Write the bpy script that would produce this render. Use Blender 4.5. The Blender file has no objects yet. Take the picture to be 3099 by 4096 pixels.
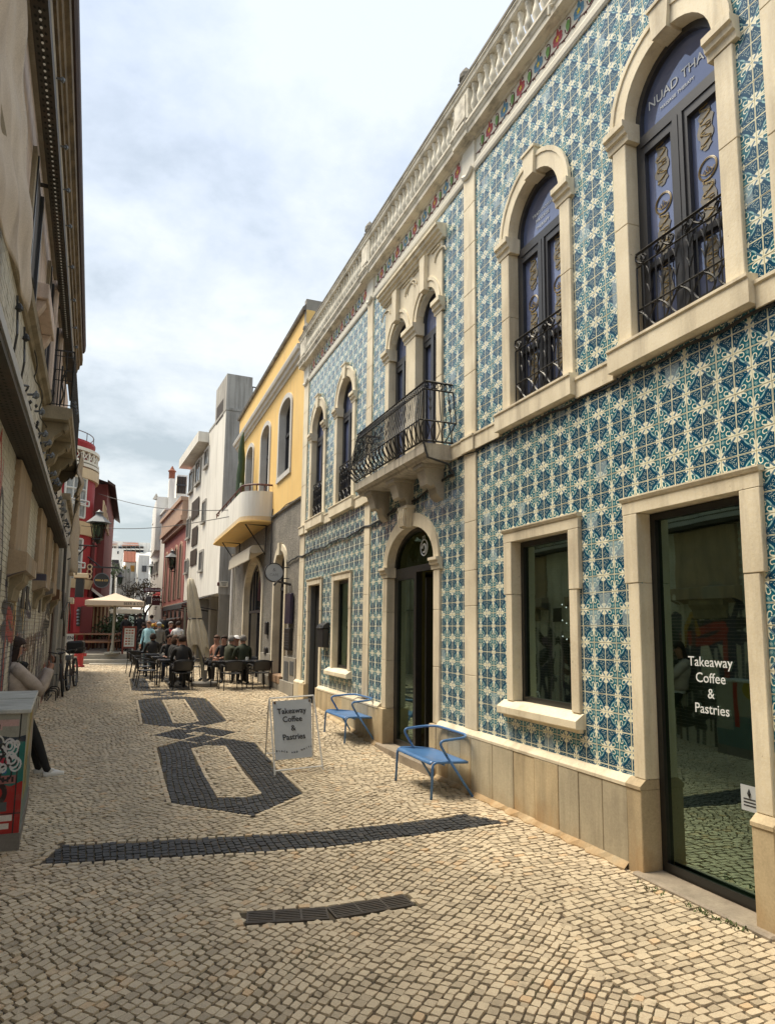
import bpy, bmesh, math, random
import numpy as np
from mathutils import Vector, Matrix
from mathutils.geometry import tessellate_polygon

SC = bpy.context.scene
random.seed(7)
rng = np.random.default_rng(11)
R_ = math.radians

# ---------------------------------------------------------------- camera
FOC, PIT, ROL, YAW = 2743.33, R_(7.3465), R_(.7155), R_(21.1155)
CX, CY, EYE = 1541.5, 2166.3, 1.74
Fv = Vector((math.sin(YAW)*math.cos(PIT), math.cos(YAW)*math.cos(PIT), math.sin(PIT)))
Rv = Fv.cross(Vector((0, 0, 1))).normalized()
Uv = Rv.cross(Fv)
Rv, Uv = (math.cos(ROL)*Rv + math.sin(ROL)*Uv, -math.sin(ROL)*Rv + math.cos(ROL)*Uv)
cam_data = bpy.data.cameras.new('camera')
cam = bpy.data.objects.new('camera', cam_data)
SC.collection.objects.link(cam)
cam_data.sensor_fit = 'VERTICAL'
cam_data.sensor_height = 24.0
cam_data.lens = FOC/4096*24.0
cam_data.shift_x = (1549.5-CX)/4096
cam_data.shift_y = (CY-2048)/4096
cam_data.clip_start = .05
cam_data.clip_end = 2000
m = Matrix((( Rv.x, Uv.x, -Fv.x, 0), (Rv.y, Uv.y, -Fv.y, 0), (Rv.z, Uv.z, -Fv.z, EYE), (0, 0, 0, 1)))
cam.matrix_world = m
SC.camera = cam

# ---------------------------------------------------------------- sky, sun, exposure
SUN_DIR = Vector((-.36, .27, .88)).normalized()      # towards the sun
el = math.asin(SUN_DIR.z)
az = math.atan2(SUN_DIR.x, SUN_DIR.y)
world = bpy.data.worlds.new('World')
SC.world = world
world.use_nodes = True
nt = world.node_tree
for n in list(nt.nodes):
    nt.nodes.remove(n)
def wn(t, **k):
    n = nt.nodes.new(t)
    for a, b in k.items():
        setattr(n, a, b)
    return n
out = wn('ShaderNodeOutputWorld')
bg = wn('ShaderNodeBackground')
bg.inputs['Strength'].default_value = .050
sky = wn('ShaderNodeTexSky', sky_type='NISHITA')
sky.sun_disc = False
sky.sun_elevation = el
sky.sun_rotation = az
sky.air_density = 1.2
sky.dust_density = 2.0
tc = wn('ShaderNodeTexCoord')
sep = wn('ShaderNodeSeparateXYZ')
nt.links.new(tc.outputs['Generated'], sep.inputs[0])
def wmath(op, a, b=None, c=None, clamp=False):
    n = wn('ShaderNodeMath', operation=op)
    n.use_clamp = clamp
    for i, v in enumerate((a, b, c)):
        if v is None:
            continue
        if isinstance(v, (int, float)):
            n.inputs[i].default_value = v
        else:
            nt.links.new(v, n.inputs[i])
    return n.outputs[0]
zz = wmath('MAXIMUM', wmath('ADD', sep.outputs['Z'], .22), .05)
comb = wn('ShaderNodeCombineXYZ')
nt.links.new(wmath('DIVIDE', sep.outputs['X'], zz), comb.inputs[0])
nt.links.new(wmath('DIVIDE', sep.outputs['Y'], zz), comb.inputs[1])
def wnoise(scale, detail, rough, off=0, dist=0.0):
    mp = wn('ShaderNodeMapping')
    mp.inputs['Location'].default_value = (off, off*.7, off*.3)
    nt.links.new(comb.outputs[0], mp.inputs[0])
    n = wn('ShaderNodeTexNoise')
    n.inputs['Scale'].default_value = scale
    n.inputs['Detail'].default_value = detail
    n.inputs['Roughness'].default_value = rough
    n.inputs['Distortion'].default_value = dist
    nt.links.new(mp.outputs[0], n.inputs['Vector'])
    return n.outputs['Fac']
n1 = wnoise(1.15, 9, .55, 3.7, .15)
n2 = wnoise(3.2, 8, .6, 9.1, .2)
mixn = wmath('ADD', wmath('MULTIPLY', n1, .65), wmath('MULTIPLY', n2, .35))
ramp = wn('ShaderNodeValToRGB')
cr = ramp.color_ramp
cr.elements[0].position = .41; cr.elements[0].color = (3.05, 3.45, 3.75, 1)
cr.elements[1].position = .585; cr.elements[1].color = (5.7, 5.8, 5.75, 1)
e = cr.elements.new(.50); e.color = (4.5, 4.8, 5.1, 1)
nt.links.new(mixn, ramp.inputs[0])
# low sky turns a warmer grey-white, high sky stays bluish
hz = wn('ShaderNodeValToRGB')
h = hz.color_ramp
h.elements[0].position = .02; h.elements[0].color = (1.12, 1.09, 1.0, 1)
h.elements[1].position = .75; h.elements[1].color = (.90, .96, 1.09, 1)
e = h.elements.new(.22); e.color = (.98, .99, .96, 1)
e = h.elements.new(.42); e.color = (.96, .99, 1.02, 1)
nt.links.new(sep.outputs['Z'], hz.inputs[0])
mul = wn('ShaderNodeMix', data_type='RGBA', blend_type='MULTIPLY')
mul.inputs['Factor'].default_value = 1
nt.links.new(ramp.outputs[0], mul.inputs['A']); nt.links.new(hz.outputs[0], mul.inputs['B'])
mx = wn('ShaderNodeMix', data_type='RGBA')
mx.inputs['Factor'].default_value = .9
nt.links.new(sky.outputs[0], mx.inputs['A']); nt.links.new(mul.outputs['Result'], mx.inputs['B'])
nt.links.new(mx.outputs['Result'], bg.inputs['Color'])
nt.links.new(bg.outputs[0], out.inputs[0])

sun = bpy.data.lights.new('sun', 'SUN')
sun.energy = 1.5
sun.angle = R_(28)
sun.color = (1.0, .89, .70)
so = bpy.data.objects.new('sun', sun)
SC.collection.objects.link(so)
so.rotation_euler = SUN_DIR.to_track_quat('Z', 'Y').to_euler()
so.location = (0, 0, 30)
vs = SC.view_settings
vs.view_transform = 'Standard'; vs.look = 'None'; vs.exposure = 1.92; vs.gamma = 1; vs.use_curve_mapping = False

# ---------------------------------------------------------------- geometry helpers
def ray(px, py):
    d = (px-CX)/FOC*Rv - (py-CY)/FOC*Uv + Fv
    return d
def at(px, py, Y):
    """world point seen at a photograph pixel, at street depth Y"""
    d = ray(px, py)
    return Vector((0, 0, EYE)) + d*(Y/d.y)
def gz(Y):
    return float(np.interp(Y, [-20, 8.6, 9.8, 13, 15.7, 18, 27, 60], [0, 0, .065, .217, .28, .31, .33, .5]))

def tag(o, label=None, cat=None, group=None, kind=None):
    if label: o['label'] = label
    if cat: o['category'] = cat
    if group: o['group'] = group
    if kind: o['kind'] = kind
    return o
def thing(name, label, cat, loc=(0, 0, 0), rz=0.0, group=None):
    o = bpy.data.objects.new(name, None)
    o.empty_display_size = .2
    SC.collection.objects.link(o)
    o.location = loc
    o.rotation_euler = (0, 0, rz)
    return tag(o, label, cat, group)
def copy_tree(o, parent=None):
    c = o.copy()
    SC.collection.objects.link(c)
    if parent is not None:
        c.parent = parent
        c.matrix_parent_inverse = o.matrix_parent_inverse.copy()
    for ch in list(o.children):
        copy_tree(ch, c)
    return c

def abs_loc(o):
    l = Vector((0, 0, 0))
    while o is not None:
        l += o.location
        o = o.parent
    return l

class MB:
    """collects faces, then links them as one mesh object"""
    def __init__(s):
        s.v = []; s.f = []; s.m = []; s.uv = []
        s.cur = 0
    def face(s, pts, uv=None, m=None):
        b = len(s.v)
        s.v += [tuple(p) for p in pts]
        s.f.append(tuple(range(b, b+len(pts))))
        s.m.append(s.cur if m is None else m)
        s.uv.append(uv)
    def poly(s, verts, faces, m=None):
        b = len(s.v)
        s.v += [tuple(p) for p in verts]
        for f in faces:
            s.f.append(tuple(b+i for i in f)); s.m.append(s.cur if m is None else m); s.uv.append(None)
    def box(s, x0, x1, y0, y1, z0, z1, m=None, rz=0, c=None, skip=''):
        vs_ = [(x, y, z) for z in (z0, z1) for y in (y0, y1) for x in (x0, x1)]
        if rz:
            cx, cy = c if c else ((x0+x1)/2, (y0+y1)/2)
            ca, sa = math.cos(rz), math.sin(rz)
            vs_ = [(cx+(x-cx)*ca-(y-cy)*sa, cy+(x-cx)*sa+(y-cy)*ca, z) for x, y, z in vs_]
        F = {'b': (0, 2, 3, 1), 't': (4, 5, 7, 6), 'f': (0, 1, 5, 4), 'k': (2, 6, 7, 3), 'l': (0, 4, 6, 2), 'r': (1, 3, 7, 5)}
        s.poly(vs_, [F[k] for k in F if k not in skip], m)
    def bbox(s, x0, x1, y0, y1, z0, z1, b=.01, m=None):
        """box with chamfered edges all round"""
        P = []
        for (ax, sx) in ((0, -1), (0, 1), (1, -1), (1, 1), (2, -1), (2, 1)):
            lo = [x0, y0, z0]; hi = [x1, y1, z1]
            o = [i for i in (0, 1, 2) if i != ax]
            q = []
            for a, c in ((0, 0), (1, 0), (1, 1), (0, 1)):
                p = [0, 0, 0]
                p[ax] = hi[ax] if sx > 0 else lo[ax]
                p[o[0]] = (hi[o[0]]-b) if a else (lo[o[0]]+b)
                p[o[1]] = (hi[o[1]]-b) if c else (lo[o[1]]+b)
                q.append(tuple(p))
            P.append(q)
        allv = [p for q in P for p in q]
        bm = bmesh.new()
        for p in allv: bm.verts.new(p)
        r = bmesh.ops.convex_hull(bm, input=bm.verts)
        bmesh.ops.dissolve_limit(bm, angle_limit=.01, verts=bm.verts, edges=bm.edges)
        bm.verts.index_update()
        s.poly([v.co[:] for v in bm.verts], [[v.index for v in f.verts] for f in bm.faces], m)
        bm.free()
    def tube(s, pts, r, n=6, m=None, cap=True, closed=False):
        pts = [Vector(p) for p in pts]
        N = len(pts)
        rs = r if hasattr(r, '__len__') else [r]*N
        rings = []
        prev = None
        for i, p in enumerate(pts):
            if closed:
                d = pts[(i+1) % N]-pts[i-1]
            else:
                d = pts[min(i+1, N-1)]-pts[max(i-1, 0)]
            d = d.normalized() if d.length > 1e-9 else Vector((0, 0, 1))
            if prev is None:
                a = Vector((0, 0, 1)) if abs(d.z) < .9 else Vector((1, 0, 0))
                u = d.cross(a).normalized()
            else:
                u = (prev - d*prev.dot(d))
                u = u.normalized() if u.length > 1e-6 else d.orthogonal().normalized()
            prev = u
            w = d.cross(u)
            rings.append([p + (u*math.cos(2*math.pi*k/n)+w*math.sin(2*math.pi*k/n))*rs[i] for k in range(n)])
        b = len(s.v)
        for rg in rings: s.v += [tuple(q) for q in rg]
        M = s.cur if m is None else m
        L = N if closed else N-1
        for i in range(L):
            j = (i+1) % N
            for k in range(n):
                k2 = (k+1) % n
                s.f.append((b+i*n+k, b+i*n+k2, b+j*n+k2, b+j*n+k)); s.m.append(M); s.uv.append(None)
        if cap and not closed:
            s.f.append(tuple(b+k for k in range(n))[::-1]); s.m.append(M); s.uv.append(None)
            s.f.append(tuple(b+(N-1)*n+k for k in range(n))); s.m.append(M); s.uv.append(None)
    def bar(s, a, b, w, h=None, m=None):
        """square bar between two points"""
        s.tube([a, b], w*.707, 4, m)
    def lathe(s, prof, c=(0, 0, 0), n=12, m=None):
        b = len(s.v)
        for r, z in prof:
            for k in range(n):
                a = 2*math.pi*k/n
                s.v.append((c[0]+r*math.cos(a), c[1]+r*math.sin(a), c[2]+z))
        M = s.cur if m is None else m
        for i in range(len(prof)-1):
            for k in range(n):
                k2 = (k+1) % n
                s.f.append((b+i*n+k, b+i*n+k2, b+(i+1)*n+k2, b+(i+1)*n+k)); s.m.append(M); s.uv.append(None)
        s.f.append(tuple(b+k for k in range(n))[::-1]); s.m.append(M); s.uv.append(None)
        s.f.append(tuple(b+(len(prof)-1)*n+k for k in range(n))); s.m.append(M); s.uv.append(None)
    def extr(s, poly, x0, x1, m=None, holes=(), T=None, sides=True, back=True):
        """polygon in (y, z) extruded from x0 to x1; T maps (x, y, z) to a point"""
        T = T or (lambda x, y, z: (x, y, z))
        loops = [[Vector((p[0], p[1], 0)) for p in poly]] + [[Vector((p[0], p[1], 0)) for p in h] for h in holes]
        flat = [p for l in loops for p in l]
        tris = tessellate_polygon(loops)
        s.poly([T(x0, p.x, p.y) for p in flat], [t for t in tris], m)
        if back:
            s.poly([T(x1, p.x, p.y) for p in flat], [t[::-1] for t in tris], m)
        if sides:
            for l in loops:
                N = len(l)
                for i in range(N):
                    a, b = l[i], l[(i+1) % N]
                    s.face([T(x0, a.x, a.y), T(x0, b.x, b.y), T(x1, b.x, b.y), T(x1, a.x, a.y)], m=m)
    def ring(s, A, B, x0, x1, m=None, T=None, closed=False):
        """band between two open outlines A, B (same length) in (y, z), extruded in x"""
        T = T or (lambda x, y, z: (x, y, z))
        N = len(A)
        for i in range(N if closed else N-1):
            j = (i+1) % N
            a, b, c, d = A[i], A[j], B[j], B[i]
            s.face([T(x0, *a), T(x0, *b), T(x0, *c), T(x0, *d)], m=m)
            s.face([T(x1, *d), T(x1, *c), T(x1, *b), T(x1, *a)], m=m)
            s.face([T(x0, *b), T(x0, *a), T(x1, *a), T(x1, *b)], m=m)
            s.face([T(x0, *d), T(x0, *c), T(x1, *c), T(x1, *d)], m=m)
        if not closed:
            for a, b in ((A[0], B[0]), (B[-1], A[-1])):
                s.face([T(x0, *a), T(x0, *b), T(x1, *b), T(x1, *a)], m=m)
    def prof(s, pr, y0, y1, m=None, T=None):
        """moulding: profile of (x, z) points swept from y0 to y1, closed with end caps"""
        T = T or (lambda x, y, z: (x, y, z))
        N = len(pr)
        for i in range(N):
            a, b = pr[i], pr[(i+1) % N]
            s.face([T(a[0], y0, a[1]), T(b[0], y0, b[1]), T(b[0], y1, b[1]), T(a[0], y1, a[1])], m=m)
        tris = tessellate_polygon([[Vector((p[0], p[1], 0)) for p in pr]])
        s.poly([T(p[0], y0, p[1]) for p in pr], [t for t in tris], m)
        s.poly([T(p[0], y1, p[1]) for p in pr], [t[::-1] for t in tris], m)
    def build(s, name, mat, parent=None, world=True, smooth=False, kind=None, recalc=True, label=None, weld=False):
        off = abs_loc(parent) if (parent is not None and world) else Vector((0, 0, 0))
        me = bpy.data.meshes.new(name)
        vv = [(a-off.x, b-off.y, c-off.z) for a, b, c in s.v]
        me.from_pydata(vv, [], s.f)
        mats = mat if isinstance(mat, (list, tuple)) else [mat]
        for q in mats: me.materials.append(q)
        if len(mats) > 1:
            me.polygons.foreach_set('material_index', [min(i, len(mats)-1) for i in s.m])
        if any(u is not None for u in s.uv):
            ul = me.uv_layers.new(name='UVMap')
            k = 0
            for f, u in zip(s.f, s.uv):
                for i in range(len(f)):
                    if u is not None: ul.data[k].uv = u[i]
                    k += 1
        if recalc:
            bm = bmesh.new(); bm.from_mesh(me)
            if weld: bmesh.ops.remove_doubles(bm, verts=bm.verts, dist=1e-4)
            bmesh.ops.recalc_face_normals(bm, faces=bm.faces)
            bm.to_mesh(me); bm.free()
        if smooth:
            me.shade_smooth()
        o = bpy.data.objects.new(name, me)
        SC.collection.objects.link(o)
        if parent is not None: o.parent = parent
        if kind: o['kind'] = kind
        if label: o['label'] = label
        return o

def arch(cy, hw, z0, zs, rise, n=14):
    """open outline: foot, up one side, over an elliptical arch, down to the other foot"""
    p = [(cy-hw, z0), (cy-hw, zs)]
    for i in range(1, n):
        a = math.pi*(1-i/n)
        p.append((cy+hw*math.cos(a), zs+rise*math.sin(a)))
    return p + [(cy+hw, zs), (cy+hw, z0)]
def text_mesh(s, size, mat, name, parent, origin, xdir, ydir, align='CENTER', depth=.002, squeeze=1.0, world=True, spacing=1.0, bold=0.0):
    cu = bpy.data.curves.new(name, 'FONT')
    cu.body = s; cu.size = size; cu.align_x = align; cu.align_y = 'CENTER'
    cu.extrude = depth/2; cu.space_character = spacing; cu.offset = bold
    cu.resolution_u = 3
    ob = bpy.data.objects.new(name, cu)
    SC.collection.objects.link(ob)
    dg = bpy.context.evaluated_depsgraph_get()
    me = bpy.data.meshes.new_from_object(ob.evaluated_get(dg))
    bpy.data.objects.remove(ob); bpy.data.curves.remove(cu)
    X = Vector(xdir).normalized(); Y = Vector(ydir).normalized(); Z = X.cross(Y)
    O = Vector(origin)
    off = abs_loc(parent) if (parent is not None and world) else Vector((0, 0, 0))
    for v in me.vertices:
        v.co = O + X*v.co.x*squeeze + Y*v.co.y + Z*v.co.z - off
    me.materials.clear(); me.materials.append(mat)
    me.name = name
    o = bpy.data.objects.new(name, me)
    SC.collection.objects.link(o)
    if parent is not None: o.parent = parent
    return o
# ---------------------------------------------------------------- materials
def newmat(name):
    mt = bpy.data.materials.new(name)
    mt.use_nodes = True
    return mt, mt.node_tree, mt.node_tree.nodes['Principled BSDF']
class NG:
    def __init__(s, nt_): s.nt = nt_
    def n(s, t, **k):
        q = s.nt.nodes.new(t)
        for a, b in k.items(): setattr(q, a, b)
        return q
    def l(s, a, b): s.nt.links.new(a, b)
    def pos(s): return s.n('ShaderNodeNewGeometry').outputs['Position']
    def noise(s, vec, scale, detail=4, rough=.55, dist=0, mapping=None):
        if mapping:
            mp = s.n('ShaderNodeMapping'); mp.inputs['Scale'].default_value = mapping
            s.l(vec, mp.inputs[0]); vec = mp.outputs[0]
        q = s.n('ShaderNodeTexNoise')
        q.inputs['Scale'].default_value = scale; q.inputs['Detail'].default_value = detail
        q.inputs['Roughness'].default_value = rough; q.inputs['Distortion'].default_value = dist
        s.l(vec, q.inputs['Vector'])
        return q.outputs['Fac']
    def ramp(s, fac, a, b, ca=(0, 0, 0, 1), cb=(1, 1, 1, 1)):
        q = s.n('ShaderNodeValToRGB')
        q.color_ramp.elements[0].position = a; q.color_ramp.elements[0].color = ca
        q.color_ramp.elements[1].position = b; q.color_ramp.elements[1].color = cb
        s.l(fac, q.inputs[0])
        return q.outputs[0]
    def mix(s, fac, a, b, mode='MIX'):
        q = s.n('ShaderNodeMix', data_type='RGBA', blend_type=mode)
        for nm, v in (('Factor', fac), ('A', a), ('B', b)):
            if isinstance(v, (int, float)): q.inputs[nm].default_value = v
            elif isinstance(v, tuple): q.inputs[nm].default_value = v if len(v) == 4 else (*v, 1)
            else: s.l(v, q.inputs[nm])
        return q.outputs['Result']
    def math(s, op, a, b=None, clamp=False):
        q = s.n('ShaderNodeMath', operation=op); q.use_clamp = clamp
        for i, v in enumerate((a, b)):
            if v is None: continue
            if isinstance(v, (int, float)): q.inputs[i].default_value = v
            else: s.l(v, q.inputs[i])
        return q.outputs[0]
    def bump(s, h, strength, dist, bsdf):
        q = s.n('ShaderNodeBump'); q.inputs['Strength'].default_value = strength; q.inputs['Distance'].default_value = dist
        s.l(h, q.inputs['Height']); s.l(q.outputs[0], bsdf.inputs['Normal'])

def surf(name, col, col2=None, rough=.8, scale=3.0, amt=.6, dirt=None, dirt_amt=0.0, dirt_scale=(3, 3, .35), fine=60, fine_amt=.12,
         bump=.25, bdist=.004, bscale=40, spec=.5, metal=0.0, speck=None, foot=None):
    """general weathered surface, everything in world position"""
    mt, t, b = newmat(name)
    g = NG(t)
    P = g.pos()
    col2 = col2 or tuple(c*.72 for c in col)
    c = g.mix(g.math('MULTIPLY', g.ramp(g.noise(P, scale, 6), .35, .68), amt), col, col2)
    if fine_amt:
        c = g.mix(fine_amt, c, g.ramp(g.noise(P, fine, 3, .7), .3, .7, (0, 0, 0, 1), (1, 1, 1, 1)), 'OVERLAY')
    if dirt is not None:
        f = g.ramp(g.noise(P, 1.6, 7, .62, mapping=dirt_scale), .48, .74)
        c = g.mix(g.math('MULTIPLY', f, dirt_amt), c, dirt)
    if speck is not None:
        f = g.ramp(g.noise(P, 22, 5, .7), .66, .74)
        c = g.mix(g.math('MULTIPLY', f, .8), c, speck)
    if foot is not None:      # splash stains with a ragged upper edge near the street
        colf, zt, am = foot
        sp = g.n('ShaderNodeSeparateXYZ'); g.l(P, sp.inputs[0])
        hh = g.math('SUBTRACT', zt, sp.outputs['Z'])
        f = g.math('ADD', g.math('MULTIPLY', hh, 2.2), g.math('MULTIPLY', g.math('SUBTRACT', g.noise(P, 2.3, 7, .65, mapping=(1, 1.6, .7)), .5), 2.4), True)
        c = g.mix(g.math('MULTIPLY', f, am), c, colf)
    g.l(c, b.inputs['Base Color'])
    b.inputs['Roughness'].default_value = rough
    b.inputs['Specular IOR Level'].default_value = spec
    b.inputs['Metallic'].default_value = metal
    if bump:
        g.bump(g.noise(P, bscale, 5, .65), bump, bdist, b)
    return mt
def flat(name, col, rough=.6, metal=0.0, spec=.5, emit=None, estr=1.0):
    mt, t, b = newmat(name)
    g = NG(t)
    c = g.mix(g.math('MULTIPLY', g.noise(g.pos(), 9, 4), .35), col, tuple(x*.6 for x in col))
    g.l(c, b.inputs['Base Color'])
    b.inputs['Roughness'].default_value = rough; b.inputs['Metallic'].default_value = metal
    b.inputs['Specular IOR Level'].default_value = spec
    if emit:
        b.inputs['Emission Color'].default_value = (*emit, 1); b.inputs['Emission Strength'].default_value = estr
    return mt

M = {}
M['limestone'] = surf('limestone', (.85, .76, .58), (.66, .57, .41), .75, 2.2, .8, dirt=(.24, .19, .13), dirt_amt=.6, speck=(.26, .16, .08), bump=.5, bdist=.004)
M['limestone_low'] = surf('limestone_low', (.80, .71, .54), (.58, .50, .37), .78, 2.0, .8, dirt=(.22, .18, .12), dirt_amt=.6, speck=(.2, .14, .09), bump=.35)
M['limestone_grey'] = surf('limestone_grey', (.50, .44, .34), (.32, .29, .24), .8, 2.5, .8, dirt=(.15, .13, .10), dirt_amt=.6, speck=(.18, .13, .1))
M['plinth'] = surf('plinth', (.64, .52, .33), (.38, .30, .19), .8, 1.5, .9, dirt=(.19, .15, .10), dirt_amt=.6, dirt_scale=(3, 4, .5),
                   speck=(.16, .11, .07), foot=((.40, .22, .08), .26, .85))
M['plinth_grey'] = surf('plinth_grey', (.56, .49, .35), (.38, .33, .24), .8, 1.5, .9, dirt=(.2, .17, .12), dirt_amt=.6, dirt_scale=(3, 4, .5),
                        speck=(.18, .14, .1), foot=((.33, .21, .10), .16, .7))
M['threshold'] = surf('threshold', (.36, .30, .23), (.22, .18, .14), .7, 5, .8, dirt=(.1, .08, .06), dirt_amt=.6, dirt_scale=(3, 3, 3), speck=(.1, .07, .05))
M['cornice_white'] = surf('cornice_white', (.78, .73, .62), (.66, .60, .48), .8, 3, .7, dirt=(.09, .075, .055), dirt_amt=.75, dirt_scale=(6, 2.5, 2.5), bump=.3)
M['coping'] = surf('coping', (.20, .18, .15), (.10, .09, .075), .9, 6, .9, dirt=(.5, .45, .36), dirt_amt=.5, dirt_scale=(4, 2, 4), bump=.4)
M['frieze_white'] = surf('frieze_white', (.70, .66, .56), (.62, .57, .46), .6, 2, .5, bump=.1)
M['grout'] = surf('grout', (.78, .74, .63), (.60, .56, .46), .85, 6, .8, bump=.2)
M['iron'] = surf('iron', (.014, .014, .015), (.012, .012, .013), .45, 8, .6, dirt=(.06, .045, .035), dirt_amt=.4, spec=.5)
M['frame'] = surf('frame', (.045, .045, .050), (.03, .03, .034), .38, 4, .5, bump=.05, fine_amt=.03)
M['frame_black'] = surf('frame_black', (.018, .018, .017), (.011, .011, .010), .35, 4, .5, bump=.05, fine_amt=.03)
M['dark'] = flat('dark', (.012, .012, .010), .8)
M['interior'] = flat('interior', (.13, .14, .07), .9)
M['interior_floor'] = flat('interior_floor', (.06, .055, .045), .5)
M['white_paint'] = surf('white_paint', (.78, .77, .74), (.7, .69, .66), .45, 5, .5, dirt=(.25, .16, .08), dirt_amt=.25, bump=.05)
M['gold'] = flat('gold', (.36, .26, .10), .45)
M['gold_film'] = flat('gold_film', (.20, .185, .16), .5)
M['decal_white'] = flat('decal_white', (.75, .78, .8), .6)
M['blue_metal'] = surf('blue_metal', (.085, .21, .45), (.065, .16, .36), .32, 5, .5, bump=.04, fine_amt=.03, dirt=(.03, .06, .12), dirt_amt=.3)
M['rubber'] = flat('rubber', (.02, .02, .02), .8)
M['sign_grey'] = surf('sign_grey', (.47, .50, .53), (.43, .46, .49), .6, 2, .5, bump=.02, fine_amt=.03)
M['ink'] = flat('ink', (.02, .02, .025), .6)
M['yellow'] = surf('yellow', (.84, .57, .21), (.75, .48, .16), .85, 1.2, .7, dirt=(.56, .40, .20), dirt_amt=.5, dirt_scale=(4, 4, .3), bump=.3, fine_amt=.08)
M['grey_render'] = surf('grey_render', (.24, .22, .19), (.15, .14, .12), .95, 2.2, .8, dirt=(.34, .31, .26), dirt_amt=.5, bump=1.0, bdist=.02, bscale=34, fine=34, fine_amt=.5)
M['grey_smooth'] = surf('grey_smooth', (.30, .28, .24), (.22, .20, .17), .85, 2, .7, dirt=(.14, .12, .10), dirt_amt=.5)
M['trim_grey'] = surf('trim_grey', (.60, .58, .54), (.48, .46, .42), .8, 3, .6)
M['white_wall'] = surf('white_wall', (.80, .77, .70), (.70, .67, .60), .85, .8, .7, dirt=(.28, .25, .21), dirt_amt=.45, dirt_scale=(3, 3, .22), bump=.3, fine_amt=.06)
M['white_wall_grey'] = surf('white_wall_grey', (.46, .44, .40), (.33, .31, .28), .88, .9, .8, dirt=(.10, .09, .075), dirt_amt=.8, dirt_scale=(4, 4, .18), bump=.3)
M['far_white'] = surf('far_white', (.80, .78, .73), (.70, .68, .63), .9, .4, .7, dirt=(.35, .33, .30), dirt_amt=.5, dirt_scale=(2, 2, .3))
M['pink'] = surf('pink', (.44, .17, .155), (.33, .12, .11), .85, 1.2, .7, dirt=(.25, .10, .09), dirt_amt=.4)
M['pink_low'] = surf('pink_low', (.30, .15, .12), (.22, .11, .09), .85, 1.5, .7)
M['pink_trim'] = surf('pink_trim', (.55, .38, .28), (.40, .27, .2), .8, 3, .7)
M['red'] = surf('red', (.34, .020, .026), (.26, .016, .02), .6, 1.2, .7, fine_amt=.05)
M['dark_red'] = surf('dark_red', (.12, .018, .018), (.08, .014, .014), .7, 1.2, .7)
M['maroon_wall'] = surf('maroon_wall', (.20, .055, .05), (.14, .04, .035), .8, 1, .7)
M['cream_trim'] = surf('cream_trim', (.66, .52, .33), (.56, .44, .27), .8, 3, .6)
M['terracotta'] = surf('terracotta', (.30, .10, .055), (.20, .07, .04), .85, 8, .8)
M['canvas'] = surf('canvas', (.60, .49, .37), (.52, .42, .31), .9, 2, .6, bump=.1, fine_amt=.05)
M['canvas_light'] = surf('canvas_light', (.70, .63, .50), (.6, .53, .42), .9, 2, .6, bump=.1)
M['canvas_closed'] = surf('canvas_closed', (.64, .58, .46), (.50, .45, .35), .9, 4, .7, bump=.2)
M['cloth_net'] = surf('cloth_net', (.58, .50, .41), (.42, .35, .28), .95, 1.3, .8, dirt=(.14, .10, .07), dirt_amt=.5, dirt_scale=(2, 2, .6), bump=.4, bscale=90, fine=120, fine_amt=.2)
M['cloth_light'] = surf('cloth_light', (.44, .37, .29), (.34, .28, .21), .95, 2, .7, bump=.3, bscale=90)
M['left_plaster'] = surf('left_plaster', (.62, .50, .42), (.45, .36, .30), .9, 1.5, .8, dirt=(.20, .14, .10), dirt_amt=.6, dirt_scale=(3, 3, .4), bump=.4)
M['left_stone'] = surf('left_stone', (.30, .25, .17), (.20, .165, .11), .85, 3, .8, dirt=(.10, .08, .05), dirt_amt=.7, dirt_scale=(3, 3, 1), bump=.5, speck=(.1, .07, .04))
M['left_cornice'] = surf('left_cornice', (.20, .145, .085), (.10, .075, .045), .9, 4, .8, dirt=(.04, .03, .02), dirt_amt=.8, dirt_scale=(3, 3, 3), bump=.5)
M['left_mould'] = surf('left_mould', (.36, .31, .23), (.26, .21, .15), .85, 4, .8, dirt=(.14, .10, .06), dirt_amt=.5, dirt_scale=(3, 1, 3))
M['steel_rust'] = surf('steel_rust', (.050, .045, .035), (.03, .024, .018), .7, 5, .8, dirt=(.10, .055, .03), dirt_amt=.5, dirt_scale=(3, 3, 3))
M['steel_light'] = surf('steel_light', (.40, .40, .40), (.3, .3, .3), .5, 5, .6, metal=.6)
M['plaster_white_old'] = surf('plaster_white_old', (.40, .385, .34), (.28, .265, .23), .9, 2, .8, dirt=(.12, .11, .09), dirt_amt=.6, dirt_scale=(3, 3, .3), bump=.4)
M['wood'] = surf('wood', (.22, .10, .045), (.14, .06, .028), .6, 4, .8, fine_amt=.1)
M['wood_dark'] = surf('wood_dark', (.07, .045, .03), (.045, .028, .02), .7, 4, .8)
M['green_dark'] = flat('green_dark', (.02, .03, .018), .6)
M['awning_black'] = surf('awning_black', (.02, .02, .022), (.012, .012, .014), .8, 3, .6)
M['black_plastic'] = surf('black_plastic', (.018, .018, .02), (.012, .012, .014), .45, 5, .5, bump=.05)
M['table_top'] = surf('table_top', (.035, .037, .045), (.025, .026, .03), .22, 5, .5, bump=.03)
M['concrete'] = surf('concrete', (.22, .20, .175), (.15, .14, .12), .9, 4, .8)
M['stone_step'] = surf('stone_step', (.38, .35, .29), (.27, .25, .21), .85, 4, .8)
M['skin'] = flat('skin', (.42, .22, .15), .6)
M['cactus'] = surf('cactus', (.035, .07, .022), (.02, .04, .014), .6, 8, .8, bump=.3)
M['leaf'] = flat('leaf', (.05, .09, .03), .6)
M['moss'] = flat('moss', (.07, .10, .025), .9)
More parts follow.
